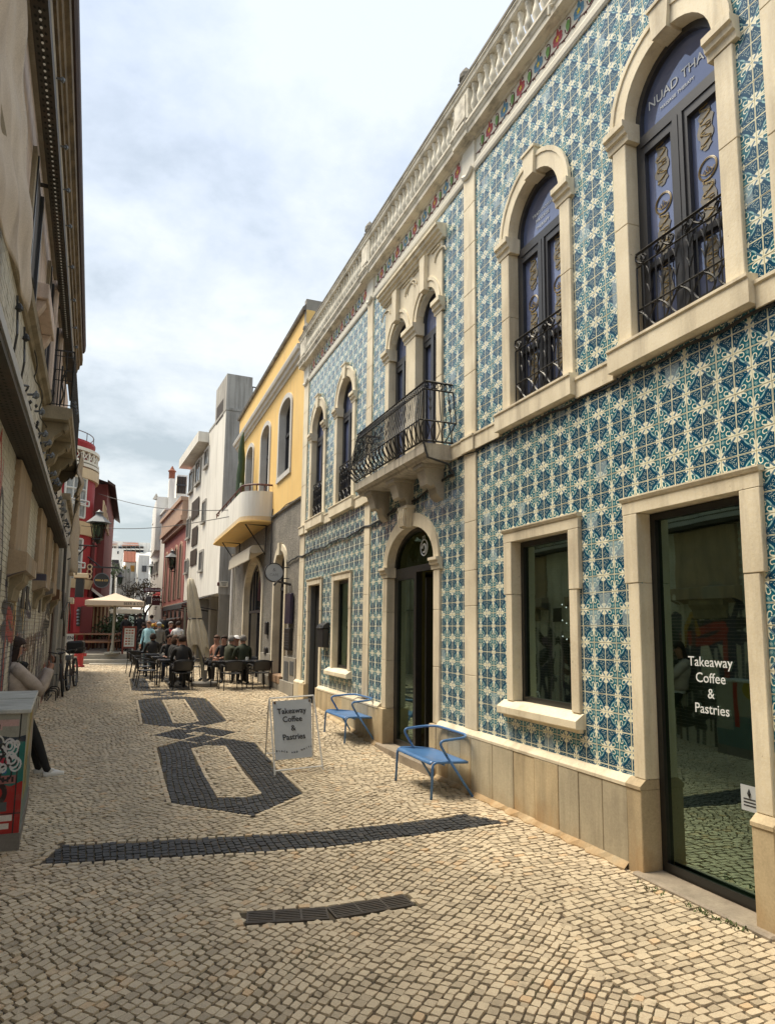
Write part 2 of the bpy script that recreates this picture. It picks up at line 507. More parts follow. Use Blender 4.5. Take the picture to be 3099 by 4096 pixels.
M['bark'] = surf('bark', (.09, .07, .05), (.05, .04, .03), .9, 10, .8)
M['white_frame'] = flat('white_frame', (.70, .69, .64), .5)
M['curtain'] = surf('curtain', (.35, .37, .36), (.18, .19, .19), .9, 4, .9, dirt=(.1, .1, .1), dirt_amt=.8, dirt_scale=(9, 9, .1))
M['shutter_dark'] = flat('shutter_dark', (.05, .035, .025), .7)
M['maroon_sign'] = flat('maroon_sign', (.12, .02, .025), .5)
M['metal_grey'] = flat('metal_grey', (.16, .17, .18), .5, metal=.5)
M['pole_grey'] = flat('pole_grey', (.28, .27, .22), .5)
M['lamp_glass'] = flat('lamp_glass', (.45, .45, .42), .2)
M['wire'] = flat('wire', (.03, .03, .03), .6)

def glass_opaque(name, col, ior=1.75, rough=.02, tint=(.75, .82, 1)):
    mt, t, b = newmat(name)
    g = NG(t)
    g.l(g.mix(g.ramp(g.noise(g.pos(), 1.2, 3), .3, .7), col, tuple(c*.55 for c in col)), b.inputs['Base Color'])
    b.inputs['Roughness'].default_value = rough
    b.inputs['IOR'].default_value = ior
    b.inputs['Specular Tint'].default_value = (*tint, 1)
    q = g.noise(g.pos(), 1.7, 2, .5)
    g.bump(q, .12, .01, b)
    return mt
M['glass_up'] = glass_opaque('glass_up', (.17, .20, .34), 2.2, .02, (.62, .72, 1.0))
M['glass_far'] = glass_opaque('glass_far', (.02, .022, .024), 1.7)
def glass_clear(name, tint=(.42, .50, .46), ior=1.62):
    mt, t, b = newmat(name)
    g = NG(t)
    t.nodes.remove(b)
    tr = g.n('ShaderNodeBsdfTransparent'); tr.inputs[0].default_value = (*tint, 1)
    gl = g.n('ShaderNodeBsdfGlossy'); gl.inputs['Roughness'].default_value = .015; gl.inputs[0].default_value = (.72, 1, .84, 1)
    fr = g.n('ShaderNodeFresnel'); fr.inputs[0].default_value = ior
    bp = g.n('ShaderNodeBump'); bp.inputs['Strength'].default_value = .1; bp.inputs['Distance'].default_value = .01
    g.l(g.noise(g.pos(), 1.5, 2), bp.inputs['Height'])
    g.l(bp.outputs[0], gl.inputs['Normal'])
    mxs = g.n('ShaderNodeMixShader')
    g.l(g.math('MULTIPLY', fr.outputs[0], .29, True), mxs.inputs[0]); g.l(tr.outputs[0], mxs.inputs[1]); g.l(gl.outputs[0], mxs.inputs[2])
    g.l(mxs.outputs[0], t.nodes['Material Output'].inputs[0])
    return mt
M['glass'] = glass_clear('glass')
M['glass_shop'] = glass_clear('glass_shop', (.30, .48, .38), 1.62)

# ---- painted glaze of the wall tiles, drawn as pixels by this script
def sdf_seg(U, V, a, b):
    ax, ay = a; bx, by = b
    dx, dy = bx-ax, by-ay
    t = np.clip(((U-ax)*dx+(V-ay)*dy)/(dx*dx+dy*dy), 0, 1)
    return np.hypot(U-ax-t*dx, V-ay-t*dy)
def make_image(name, arr):
    hgt, wid = arr.shape[:2]
    im = bpy.data.images.new(name, wid, hgt, alpha=True)
    px = np.ones((hgt, wid, 4), np.float32)
    px[..., :arr.shape[2]] = arr
    im.pixels.foreach_set(px.ravel())
    im.update(); im.pack()
    return im
def tile_paint():
    S = 256
    U, V = np.meshgrid((np.arange(S)+.5)/S, (np.arange(S)+.5)/S)
    def cov(d, soft=1.5): return np.clip(.5-d*S/soft, 0, 1)[..., None]
    cream = np.array([.97, .95, .86]); teal = np.array([.05, .37, .45]); navy = np.array([.03, .27, .39])
    mid = np.array([.40, .52, .60]); pale = np.array([.62, .77, .77])
    C = np.ones((S, S, 3))*cream
    def put(d, col, al=1.0):
        nonlocal C
        k = cov(d)*al
        C = C*(1-k)+col*k
    RD = np.hypot(U-1, V)
    def seg(A, B, a, b): return sdf_seg(A, B, a, b)
    DS, DT = np.hypot(U, V), np.hypot(U-1, V-1)
    sq = np.maximum(np.abs(U-.5), np.abs(V-.5))-.462
    # leaf patch and the fan inside the ring, both stopping short of the star
    put(np.maximum.reduce([sq, .765-RD, .35-DS, .28-DT]), navy)
    put(np.maximum.reduce([sq, RD-.655, .33-DS, .26-DT]), teal)
    for k in range(-4, 5):
        a = math.pi*.75+k*.11
        put(seg(U, V, (1+.34*math.cos(a), .34*math.sin(a)), (1+.58*math.cos(a), .58*math.sin(a)))-.006, pale, .45)
    # corner clears: blank corner and strips beside the grid lines
    put(np.hypot(U, V-1)-.075, cream)
    # leaf scribbles towards the blank corner
    for (x0, y0, x1, y1, r) in ((.14, .86, .26, .80, .024), (.33, .90, .47, .86, .020), (.12, .68, .16, .54, .020), (.24, .70, .34, .78, .022), (.22, .48, .28, .56, .018), (.52, .80, .46, .74, .018), (.20, .62, .30, .60, .014), (.40, .80, .36, .66, .014), (.13, .42, .12, .34, .018), (.60, .90, .68, .88, .018)):
        put(seg(U, V, (x0, y0), (x1, y1))-r*.72, cream, .75)
    # ring
    lim = np.maximum(.40-DS, .34-DT)
    put(np.maximum(np.abs(RD-.71)-.060, lim), navy)
    put(np.maximum(np.abs(RD-.71)-.038, lim), pale)
    for flip in (0, 1):
        A, B = (U, V) if not flip else (1-V, 1-U)
        put(seg(A, B, (.12, .11), (.36, .34))-.046, navy)
        put(seg(A, B, (.12, .11), (.36, .34))-.034, mid)
        put(seg(A, B, (.28, .045), (.50, .085))-.036, cream)
        d = np.abs(np.hypot(A-.52, B-.205)-.105)-.026
        put(np.maximum(d, (.52-A)-.03), cream)
        put(np.hypot(A-.44, B-.29)-.034, cream)
        put(np.abs(np.hypot(A-.80, B-.155)-.065)-.010, pale)
        put(np.hypot(A-.80, B-.155)-.022, cream)
    put(np.hypot(U-1, V)-.07, cream)
    ed = np.minimum(np.minimum(U, 1-U), np.minimum(V, 1-V))
    put(ed-.027, cream)
    C = C*(1+.04*rng.standard_normal((S, S, 1)))
    return make_image('tile_glaze', np.clip(C, 0, 1))
def tile_mat():
    im = tile_paint()
    mt, t, b = newmat('azulejo_glaze')
    g = NG(t)
    tx = g.n('ShaderNodeTexImage'); tx.image = im; tx.extension = 'EXTEND'
    uv = g.n('ShaderNodeUVMap'); uv.uv_map = 'UVMap'
    g.l(uv.outputs[0], tx.inputs[0])
    P = g.pos()
    # each tile its own firing, a broad drift over the wall, grime under ledges with a ragged edge
    wv = g.n('ShaderNodeTexWhiteNoise', noise_dimensions='3D')
    sc = g.n('ShaderNodeVectorMath', operation='SCALE'); sc.inputs['Scale'].default_value = 1/.1375
    fl = g.n('ShaderNodeVectorMath', operation='FLOOR')
    g.l(P, sc.inputs[0]); g.l(sc.outputs[0], fl.inputs[0]); g.l(fl.outputs[0], wv.inputs['Vector'])
    c = g.mix(g.math('MULTIPLY', wv.outputs['Value'], .22), tx.outputs[0], (.80, .86, .84, 1), 'MULTIPLY')
    c = g.mix(g.math('MULTIPLY', g.math('GREATER_THAN', wv.outputs['Value'], .955), .42), c, (.52, .62, .66, 1))
    c = g.mix(g.math('MULTIPLY', g.ramp(g.noise(P, 34, 4, .7), .70, .76), .7), c, (.55, .50, .40, 1))
    c = g.mix(g.math('MULTIPLY', g.ramp(g.noise(P, .9, 6, .6), .4, .7), .16), c, (.40, .46, .42, 1), 'MULTIPLY')
    gr = g.ramp(g.noise(P, 2.2, 8, .7, mapping=(1, 1, .45)), .60, .80)
    c = g.mix(g.math('MULTIPLY', gr, .30), c, (.16, .13, .09, 1))
    g.l(c, b.inputs['Base Color'])
    b.inputs['Roughness'].default_value = .17
    b.inputs['Specular IOR Level'].default_value = .6
    g.bump(g.noise(P, 28, 3), .12, .002, b)
    return mt
M['tile'] = tile_mat()
# ================================================================ the tiled building on the right
W = 3.717
T_ = .1375
TOPZ = 7.25
YC = 8.65
fac = thing('tiled_building', 'two-storey building clad in blue and white patterned tiles with stone window surrounds', 'building', (W, YC, 0))
def BX(name, mat, *a, parent=None, bev=0, **k):
    mb = MB()
    if bev: mb.bbox(*a, b=bev)
    else: mb.box(*a)
    return mb.build(name, mat, parent if parent is not None else fac, **k)

# openings: (kind, y0, y1, z0, zs(top or spring), rise)
OPEN = [
    ('rect', 3.23, 4.17, .02, 2.66, 0),       # shop door on the right
    ('rect', 5.045, 5.99, 1.04, 2.645, 0),    # ground window
    ('arch', 7.84, 9.46, .12, 2.62, .54),     # arched cafe door
    ('rect', 11.27, 12.17, 1.05, 2.63, 0),    # small window
    ('rect', 13.09, 13.98, .30, 2.64, 0),     # small door
    ('arch', 3.24, 4.16, 4.04, 5.93, .455),
    ('arch', 5.07, 5.98, 4.04, 5.93, .455),
    ('arch', 11.24, 12.18, 4.04, 5.93, .455),
    ('arch', 13.10, 14.02, 4.04, 5.93, .455),
    ('arch', 7.78, 8.46, 3.99, 5.97, .34),
    ('arch', 8.80, 9.48, 3.99, 5.97, .34),
]
def outline(o, grow=0.0, n=14):
    k, y0, y1, z0, zs, r = o
    if k == 'rect': return [(y0, z0), (y0, zs), (y1, zs), (y1, z0)]
    return arch((y0+y1)/2, (y1-y0)/2, z0, zs, r, n)
Y0F, Y1F = 2.42, 14.86
mb = MB()
def grown(o, g=.03):
    k, y0, y1, z0, zs, r = o
    return outline((k, y0-g, y1+g, z0-g, zs+(g if k == 'rect' else 0), r+g))
mb.extr([(Y0F, -.15), (Y0F, 7.9), (Y1F, 7.9), (Y1F, -.15)], W, W+.12, holes=[grown(o) for o in OPEN])
mb.build('wall', M['grout'], fac)

# ---------------- wall tiles
def in_open(y, z):
    for k, y0, y1, z0, zs, r in OPEN:
        if y0 < y < y1 and z0 < z:
            if z < zs: return True
            if k == 'arch':
                cy, hw = (y0+y1)/2, (y1-y0)/2
                if ((y-cy)/hw)**2 + ((z-zs)/r)**2 < 1: return True
    return False
rects = [(y0-.0, y1+.0, z0, zs) for k, y0, y1, z0, zs, r in OPEN]
SY, SZ = 4.07, 3.31-.275*10      # a star sits here
cells = []
for iy in range(int((Y0F-SY)/T_)-1, int((Y1F-SY)/T_)+2):
    for iz in range(0, int((TOPZ-SZ)/T_)+2):
        ya, yb = SY+iy*T_, SY+(iy+1)*T_
        za, zb = SZ+iz*T_, SZ+(iz+1)*T_
        ya_, yb_, za_, zb_ = max(ya, Y0F), min(yb, Y1F), max(za, .60), min(zb, TOPZ+.03)
        if 3.81 < zb and za < 3.97:
            if za < 3.81: zb_ = min(zb_, 3.84)
            elif zb > 3.97: za_ = max(za_, 3.95)
            else: continue
        # cut against openings
        skip = False
        for (oa, ob, oz, os), o in zip(rects, OPEN):
            if yb_ <= oa or ya_ >= ob or zb_ <= oz or za_ >= (os + (0 if o[0] == 'rect' else o[5])): continue
            if o[0] == 'arch' and zb_ > os:
                cy, hw, r = (oa+ob)/2, (ob-oa)/2, o[5]
                if any(((y-cy)/hw)**2+((max(z, os)-os)/r)**2 < .985 for y in (ya_, yb_) for z in (za_, zb_)): skip = True
                continue
            if ya_ < oa: yb_ = min(yb_, oa)
            elif yb_ > ob: ya_ = max(ya_, ob)
            elif za_ < oz: zb_ = min(zb_, oz)
            elif zb_ > os: za_ = max(za_, os)
            else: skip = True
        if skip or yb_-ya_ < .01 or zb_-za_ < .01: continue
        # hidden behind pilasters and slabs
        if any(a <= ya_ and yb_ <= b for a, b in ((6.76, 7.00), (10.29, 10.52), (14.42, 14.9), (2.4, 2.88))): continue
        cells.append((iy, iz, ya, yb, za, zb, ya_, yb_, za_, zb_))
def tile_faces(mb, c, y_off=0, z_off=0):
    iy, iz, ya, yb, za, zb, a, b, e, f = c
    g_ = .0012; ch = .0016
    d = .0065 + .0012*((iy*7919+iz*104729) % 97)/97
    rr = random.Random(iy*1000+iz)
    t1, t2 = rr.uniform(-.0016, .0016), rr.uniform(-.0016, .0016)
    def uv(y, z):
        u = (y-ya)/T_; v = (z-za)/T_
        if iy % 2: u = 1-u
        if iz % 2: v = 1-v
        return (u, v)
    A, B_, E_, F_ = a+g_, b-g_, e+g_, f-g_
    def X(y, z, inner): return W-(d if inner else .001) - (t1*(y-ya)/T_+t2*(z-za)/T_ if inner else 0)
    inn = [(A+ch, E_+ch), (A+ch, F_-ch), (B_-ch, F_-ch), (B_-ch, E_+ch)]
    ou = [(A, E_), (A, F_), (B_, F_), (B_, E_)]
    P3 = lambda p, i: (X(p[0], p[1], i), p[0]-y_off, p[1]-z_off)
    # seen from -x the order must turn the other way
    mb.face([P3(p, True) for p in inn[::-1]], [uv(*p) for p in inn[::-1]])
    for i in range(4):
        j = (i+1) % 4
        q = [P3(ou[j], False), P3(ou[i], False), P3(inn[i], True), P3(inn[j], True)]
        mb.face(q, [uv(*ou[j]), uv(*ou[i]), uv(*inn[i]), uv(*inn[j])])
def pix(p):
    d = Vector(p)-Vector((0, 0, EYE))
    w = d.dot(Fv)
    if w <= .1: return None
    return CX+FOC*d.dot(Rv)/w, CY-FOC*d.dot(Uv)/w
def shown(c):
    cy, cz = (c[6]+c[7])/2, (c[8]+c[9])/2
    q = pix((W, cy, cz))
    if q is None or not (10 < q[0] < 3090 and 10 < q[1] < 4090): return 0
    # not on a stone surround
    for k, y0, y1, z0, zs, r in OPEN:
        if y0-.17 < cy < y1+.17 and z0-.1 < cz < zs+r+.17: return 0
    a = pix((W, c[6], cz)); b = pix((W, c[7], cz)); e_ = pix((W, cy, c[8])); f_ = pix((W, cy, c[9]))
    return abs(a[0]-b[0])*abs(e_[1]-f_[1])
cells.sort(key=lambda c: -shown(c))
for c in cells[:300]:
    t = MB(); tile_faces(t, c)
    t.build('tile', M['tile'], fac, recalc=False)
t = MB()
for c in cells[300:]: tile_faces(t, c)
t.build('tiles', M['tile'], fac, recalc=False, kind='stuff')

# ---------------- plinth: upright slabs under a chamfered cap
def plinth_run(ya, yb, cuts, m=None, z0=-.12):
    ys = [ya]+cuts+[yb]
    rr = random.Random(int(ya*100))
    for a, b in zip(ys[:-1], ys[1:]):
        p = MB(); o = rr.uniform(0, .006)
        p.bbox(W-.075-o, W+.02, a+.003, b-.003, z0, .592, b=.004)
        p.build('plinth_slab', m or rr.choice([M['plinth'], M['plinth_grey'], M['plinth']]), fac)
    y = ya
    while y < yb-.01:
        e_ = min(yb, y+rr.uniform(.5, 1.0))
        if yb-e_ < .25: e_ = yb
        p = MB()
        p.prof([(W+.01, .597), (W-.082, .597), (W-.082, .622), (W-.035, .667), (W+.01, .667)], y+.002, e_-.002)
        p.build('plinth_cap', M['limestone_low'], fac)
        y = e_
plinth_run(4.33, 6.79, [4.62, 4.92, 5.20, 5.57, 5.93, 6.33])
plinth_run(6.79, 7.66, [7.04, 7.35])
plinth_run(9.66, 13.02, [10.1, 10.55, 10.95, 11.4, 11.9, 12.3, 12.7])
plinth_run(14.12, 14.84, [14.42])
plinth_run(2.42, 3.10, [2.8])
# ledge of mortar at the foot
for a, b in ((4.33, 7.66), (9.66, 12.95)):
    p = MB()
    n = 40
    for i in range(n):
        y, y2 = a+(b-a)*i/n, a+(b-a)*(i+1)/n
        g0, g1 = gz(y), gz(y2)
        r1, r2 = .045+.02*math.sin(i*1.7)+.01*math.sin(i*4.1), .045+.02*math.sin((i+1)*1.7)+.01*math.sin((i+1)*4.1)
        p.face([(W-.076, y, g0+.055), (W-.076, y2, g1+.055), (W-.076-r2, y2, g1+.012), (W-.076-r1, y, g0+.012)])
        p.face([(W-.076-r1, y, g0+.012), (W-.076-r2, y2, g1+.012), (W-.076-r2, y2, g1-.03), (W-.076-r1, y, g0-.03)])
    p.build('mortar_fillet', M['plinth'], fac)

# ---------------- pilasters, stone by stone
def pilaster(ya, yb, zs, x=.028):
    for a, b in zip(zs[:-1], zs[1:]):
        p = MB(); p.bbox(W-x, W+.01, ya, yb, a+.002, b-.002, b=.004)
        p.build('pilaster_stone', M['limestone_low'] if b < 4 else M['limestone'], fac)
pilaster(6.745, 7.025, [.668, 1.25, 2.02, 2.42, 2.98, 3.80])
pilaster(6.745, 7.025, [4.0, 4.75, 5.3, 5.75, 6.35, 6.86, 7.26])
pilaster(10.27, 10.54, [.668, 1.5, 2.3, 3.1, 3.80])
pilaster(10.27, 10.54, [4.0, 4.7, 5.4, 6.1, 6.6, 7.30])
pilaster(14.44, 14.84, [.668, 1.6, 2.6, 3.2, 3.80])
pilaster(14.44, 14.84, [4.0, 4.9, 5.8, 6.6, 7.30])
pilaster(2.45, 2.88, [.668, 1.6, 2.6, 3.80])
pilaster(2.45, 2.88, [4.0, 4.9, 5.8, 6.6, 7.30])

# ---------------- string course with window sills breaking forward
sill_b = [(3.02, 4.38), (4.88, 6.20), (11.02, 12.42), (12.90, 14.18)]
def course(ya, yb, x):
    p = MB()
    p.prof([(W+.01, 3.80), (W-x, 3.80), (W-x, 3.955), (W-x-.012, 3.962), (W-x-.012, 3.985), (W+.01, 3.992)], ya, yb)
    p.build('string_course', M['limestone'], fac)
xs = [2.42, 3.0, 4.4, 4.86, 6.22, 7.32, 9.96, 11.0, 12.44, 12.88, 14.2, 14.86]
for a, b in ((2.42, 3.02), (4.38, 4.88), (6.20, 6.74), (7.03, 7.36), (9.93, 10.26), (10.55, 11.02), (12.42, 12.90), (14.18, 14.43)):
    course(a, b, .045)
for a, b in ((6.74, 7.03), (10.26, 10.55), (14.43, 14.86)):
    course(a, b, .065)
for a, b in sill_b:
    p = MB()
    p.prof([(W+.25, 3.83), (W-.005, 3.83), (W-.10, 3.838), (W-.10, 4.005), (W-.112, 4.012), (W-.112, 4.032), (W-.02, 4.045), (W+.25, 4.045)], a, b)
    p.build('window_sill', M['limestone'], fac)

# ---------------- rectangular surrounds
def rect_surround(y0, y1, z0, z1, wd, lint, earz, parent, mat, ear=.035, z_foot=None):
    zf = z0 if z_foot is None else z_foot
    for sgn, (a, b) in ((-1, (y0-wd, y0)), (1, (y1, y1+wd))):
        p = MB(); p.bbox(W-.038, W+.115, a, b, zf, earz, b=.005); p.build('jamb_stone', mat, parent)
        ea, eb = (a-ear, b) if sgn < 0 else (a, b+ear)
        p = MB(); p.bbox(W-.042, W+.115, ea, eb, earz+.003, z1-.002, b=.005); p.build('jamb_stone', mat, parent)
    p = MB()
    ya, yb = y0-wd-ear, y1+wd+ear
    p.box(W-.042, W+.115, ya, yb, z1+.001, z1+lint-.036)
    p.prof([(W+.0, z1+lint-.036), (W-.050, z1+lint-.036), (W-.062, z1+lint-.012), (W-.062, z1+lint), (W, z1+lint)], ya-.012, yb+.012)
    p.build('lintel', mat, parent)
def sub(name, label=None, loc=(W, YC, 0)):
    """a part that itself has pieces"""
    o = bpy.data.objects.new(name, None); SC.collection.objects.link(o)
    o.parent = fac; o.location = Vector(loc)-fac.location
    if label: o['label'] = label
    return o
dr = sub('shop_doorway', loc=(W, 3.7, 0))
rect_surround(3.23, 4.17, .67, 2.66, .122, .135, 2.12, dr, M['limestone'])
for a, b in ((3.072, 3.23), (4.17, 4.328)):
    p = MB(); p.bbox(W-.085, W+.115, a, b, -.12, .60, b=.006)
    p.prof([(W+.112, .60), (W-.092, .60), (W-.092, .625), (W-.04, .668), (W+.112, .668)], a-.001, b+.001)
    p.build('jamb_base', M['plinth'], dr)
p = MB(); p.bbox(W-.14, W+.14, 3.08, 4.235, -.15, .028, b=.012); p.build('threshold', M['threshold'], dr)
def pane_frame(y0, y1, z0, z1, x, t, mat, parent, gmat, dep=.06, name='frame'):
    p = MB()
    p.box(x, x+dep, y0, y0+t, z0, z1); p.box(x, x+dep, y1-t, y1, z0, z1)
    p.box(x, x+dep, y0+t, y1-t, z0, z0+t); p.box(x, x+dep, y0+t, y1-t, z1-t, z1)
    p.build(name, mat, parent)
    q = MB(); q.face([(x+dep*.5, y0+t, z0+t), (x+dep*.5, y1-t, z0+t), (x+dep*.5, y1-t, z1-t), (x+dep*.5, y0+t, z1-t)])
    q.build('glass', gmat, parent, recalc=False)
pane_frame(3.235, 4.165, .03, 2.655, W+.085, .052, M['frame_black'], dr, M['glass_shop'])
p = MB(); p.box(W+.07, W+.085, 3.29, 4.11, .055, .10); p.build('door_rail', M['frame_black'], dr)
for i, (s, z) in enumerate((('Takeaway', 1.545), ('Coffee', 1.435), ('&', 1.33), ('Pastries', 1.225))):
    text_mesh(s, .096, M['decal_white'], 'lettering', dr, (W+.107, 3.67, z), (0, -1, 0), (0, 0, 1), bold=.0004)
p = MB(); p.face([(W+.112, 3.34, .62), (W+.112, 3.47, .62), (W+.112, 3.47, .78), (W+.112, 3.34, .78)])
p.build('notice', M['sign_grey'], dr, recalc=False)
p = MB()
for i in range(3):
    p.box(W+.1105, W+.1115, 3.36, 3.45, .65+i*.02, .658+i*.02)
p.lathe([(.001, 0), (.012, .03), (.001, .06)], (W+.110, 3.405, .70), 8)
p.build('notice_print', M['ink'], dr)

w2 = sub('ground_window', loc=(W, 5.5, 1))
rect_surround(5.045, 5.99, 1.06, 2.645, .115, .135, 2.11, w2, M['limestone_low'])
p = MB()
p.prof([(W+.11, .93), (W-.095, .93), (W-.105, .94), (W-.105, 1.00), (W-.02, 1.058), (W+.11, 1.058)], 4.90, 6.19)
p.prof([(W+.0, .895), (W-.045, .895), (W-.045, .93), (W, .93)], 4.93, 6.16)
p.build('sill', M['limestone'], w2)
pane_frame(5.05, 5.985, 1.06, 2.64, W+.07, .05, M['frame_black'], w2, M['glass'])
# small lights hanging behind the glass
p = MB()
for k, (z, yy) in enumerate(((2.02, 5.15), (1.86, 5.2), (1.70, 5.3))):
    for i in range(12):
        u = i/11
        y = 5.9-u*.75; zz_ = z-.10*math.sin(u*math.pi*2.2)**2 + .05*u
        p.lathe([(.001, -.008), (.008, 0), (.001, .008)], (W+.5, y, zz_), 5)
p.build('fairy_lights', flat('fairy_bulb', (.6, .62, .6), .4, emit=(.9, .95, .9), estr=.5), w2)
p = MB()
p.lathe([(.045, 0), (.05, .2), (.03, .23), (.035, .26)], (W+.38, 5.80, 1.06), 10)
p.lathe([(.075, .22), (.075, .25), (.02, .25)], (W+.38, 5.80, 1.06), 10)
p.lathe([(.03, 0), (.035, .1)], (W+.38, 5.2, 1.06), 8)
p.build('lantern', M['dark'], w2)

w3 = sub('small_window', loc=(W, 11.7, 1))
rect_surround(11.27, 12.17, 1.05, 2.63, .115, .13, 2.1, w3, M['limestone_low'], ear=0.0)
p = MB()
p.prof([(W+.2, .92), (W-.10, .92), (W-.11, .93), (W-.11, .99), (W-.02, 1.048), (W+.2, 1.048)], 11.10, 12.44)
p.build('sill', M['limestone'], w3)
pane_frame(11.275, 12.165, 1.05, 2.625, W+.07, .055, M['frame_black'], w3, M['glass'])

d3 = sub('side_doorway', loc=(W, 13.5, 0))
rect_surround(13.09, 13.98, .622, 2.64, .115, .13, 2.1, d3, M['limestone_low'], ear=0.0)
for a, b in ((12.965, 13.09), (13.98, 14.105)):
    p = MB(); p.bbox(W-.085, W+.115, a, b, -.1, .62, b=.006); p.build('jamb_base', M['plinth'], d3)
p = MB(); p.box(W+.12, W+.16, 13.09, 13.98, .2, 2.64); p.build('door_leaf', M['dark'], d3)
p = MB(); p.box(W+.02, W+.115, 13.93, 13.97, .3, 2.62); p.build('open_leaf', M['metal_grey'], d3)
p = MB(); p.bbox(W-.05, W+.3, 13.0, 14.06, .05, .27, b=.01); p.build('threshold', M['threshold'], d3)

# ---------------- arched cafe door
da = sub('arched_doorway', loc=(W, 8.65, 0))
A_o = arch(8.65, .955, 2.66, 2.66, .685, 22)[1:-1]
A_i = arch(8.65, .81, 2.66, 2.62+.04, .50, 22)[1:-1]
n_ = len(A_o)
cutsn = [0, 4, 7, 10]
def vous(i0, i1, proud, name='voussoir', mat=M['limestone_low'], par=None, Ao=None, Ai=None, dep=.115):
    p = MB(); p.ring(Ao[i0:i1+1], Ai[i0:i1+1], W-proud, W+dep)
    p.build(name, mat, par)
for a, b in ((0, 5), (5, 9), (13, 17), (17, 22)):
    vous(a, b, .04, par=da, Ao=A_o, Ai=A_i)
vous(9, 13, .04, par=da, Ao=A_o, Ai=A_i)
p = MB()
p.extr([(8.55, 3.14), (8.51, 3.40), (8.79, 3.40), (8.75, 3.14)], W-.12, W)
p.prof([(W-.0, 3.40), (W-.14, 3.40), (W-.14, 3.44), (W, 3.44)], 8.49, 8.81)
for dy in (-.075, 0, .075):
    p.tube([(W-.13, 8.65+dy, 3.16), (W-.145, 8.65+dy, 3.27), (W-.13, 8.65+dy, 3.39)], .028, 6)
p.build('keystone', M['limestone_low'], da)
for (a, b) in ((7.675, 7.845), (9.455, 9.625)):
    for z0_, z1_ in ((.62, 1.3), (1.3, 2.0), (2.0, 2.50)):
        p = MB(); p.bbox(W-.038, W+.115, a, b, z0_+.002, z1_-.002, b=.005); p.build('jamb_stone', M['limestone_low'], da)
    p = MB(); p.bbox(W-.085, W+.112, a-.01, b+.01, -.1, .615, b=.008); p.build('jamb_base', M['plinth'], da)
    p = MB()
    p.prof([(W+.112, 2.505), (W-.045, 2.505), (W-.055, 2.56), (W-.075, 2.575), (W-.08, 2.61), (W-.10, 2.62), (W-.10, 2.655), (W+.112, 2.655)], a-.04, b+.04)
    p.build('impost', M['limestone_low'], da)
p = MB(); p.bbox(W-.13, W+.3, 7.68, 9.62, -.1, .12, b=.015); p.build('threshold', M['threshold'], da)
xg = W+.09
p = MB()
p.ring(arch(8.65, .81, 2.62, 2.66, .50, 18), arch(8.65, .75, 2.62, 2.66, .44, 18), xg, xg+.06)
p.box(xg, xg+.06, 7.84, 9.46, 2.54, 2.63)
p.box(xg, xg+.06, 7.84, 7.90, .12, 2.54); p.box(xg, xg+.06, 9.40, 9.46, .12, 2.54)
p.box(xg-.02, xg+.07, 8.62, 8.70, .12, 2.54)
p.box(xg, xg+.05, 8.70, 9.40, .12, .20); p.box(xg, xg+.05, 8.70, 9.40, 2.46, 2.54)
p.box(xg, xg+.05, 9.33, 9.40, .2, 2.46)
p.build('door_frame', M['frame_black'], da)
q = MB(); q.face([(xg+.03, 8.70, .2), (xg+.03, 9.33, .2), (xg+.03, 9.33, 2.46), (xg+.03, 8.70, 2.46)])
q.extr(arch(8.65, .75, 2.63, 2.66, .44, 18), xg+.03, xg+.035, back=False, sides=False)
q.build('glass', M['glass'], da, recalc=False)
p = MB()   # leaf folded inwards
p.box(xg+.06, xg+.84, 8.46, 8.50, .13, .21); p.box(xg+.06, xg+.84, 8.46, 8.50, 2.46, 2.53)
p.box(xg+.06, xg+.13, 8.46, 8.50, .13, 2.5); p.box(xg+.77, xg+.84, 8.46, 8.50, .13, 2.5)
p.build('open_leaf', M['frame_black'], da)
q = MB(); q.face([(xg+.13, 8.48, .2), (xg+.77, 8.48, .2), (xg+.77, 8.48, 2.47), (xg+.13, 8.48, 2.47)])
q.build('glass', M['glass'], da, recalc=False)
# round emblem on the fanlight: ring with a small curl
p = MB()
p.tube([(xg+.02, 8.45+.11*math.cos(a), 2.86+.11*math.sin(a)) for a in [i*math.pi/10 for i in range(20)]], .009, 5, closed=True)
p.tube([(xg+.02, 8.45+.055*math.cos(a), 2.85+.055*math.sin(a)) for a in [i*math.pi/8 for i in range(14)]], .014, 5)
p.tube([(xg+.02, 8.50, 2.96), (xg+.02, 8.49, 3.02)], .006, 4); p.tube([(xg+.02, 8.43, 2.96), (xg+.02, 8.44, 3.03)], .006, 4)
p.build('emblem', M['decal_white'], da)

# ---------------- interior rooms seen through the glass
p = MB()
p.box(W+.121, W+4.2, 2.5, 14.6, -.02, 3.7, skip='l')
p.build('room_shell', M['interior'], fac, recalc=False)
p = MB(); p.box(W+.31, W+4.1, 2.6, 14.5, 0, .06); p.build('room_floor', M['interior_floor'], fac)
for a in (4.6, 7.2, 10.4, 12.6):
    p = MB(); p.box(W+.31, W+4.1, a, a+.12, .06, 3.65); p.build('partition', M['interior'], fac)
p = MB(); p.box(W+.9, W+1.5, 2.7, 4.3, .06, 1.0); p.box(W+.85, W+1.55, 2.65, 4.35, 1.0, 1.06); p.build('counter', M['wood_dark'], fac)
p = MB(); p.box(W+1.7, W+1.74, 7.4, 8.9, 2.05, 2.075); p.build('strip_light', flat('strip_glow', (1, .8, .4), .5, emit=(1, .72, .32), estr=9), fac)
p = MB(); p.box(W+1.2, W+1.26, 8.2, 8.6, .1, 2.6); p.build('inner_door', M['green_dark'], fac)

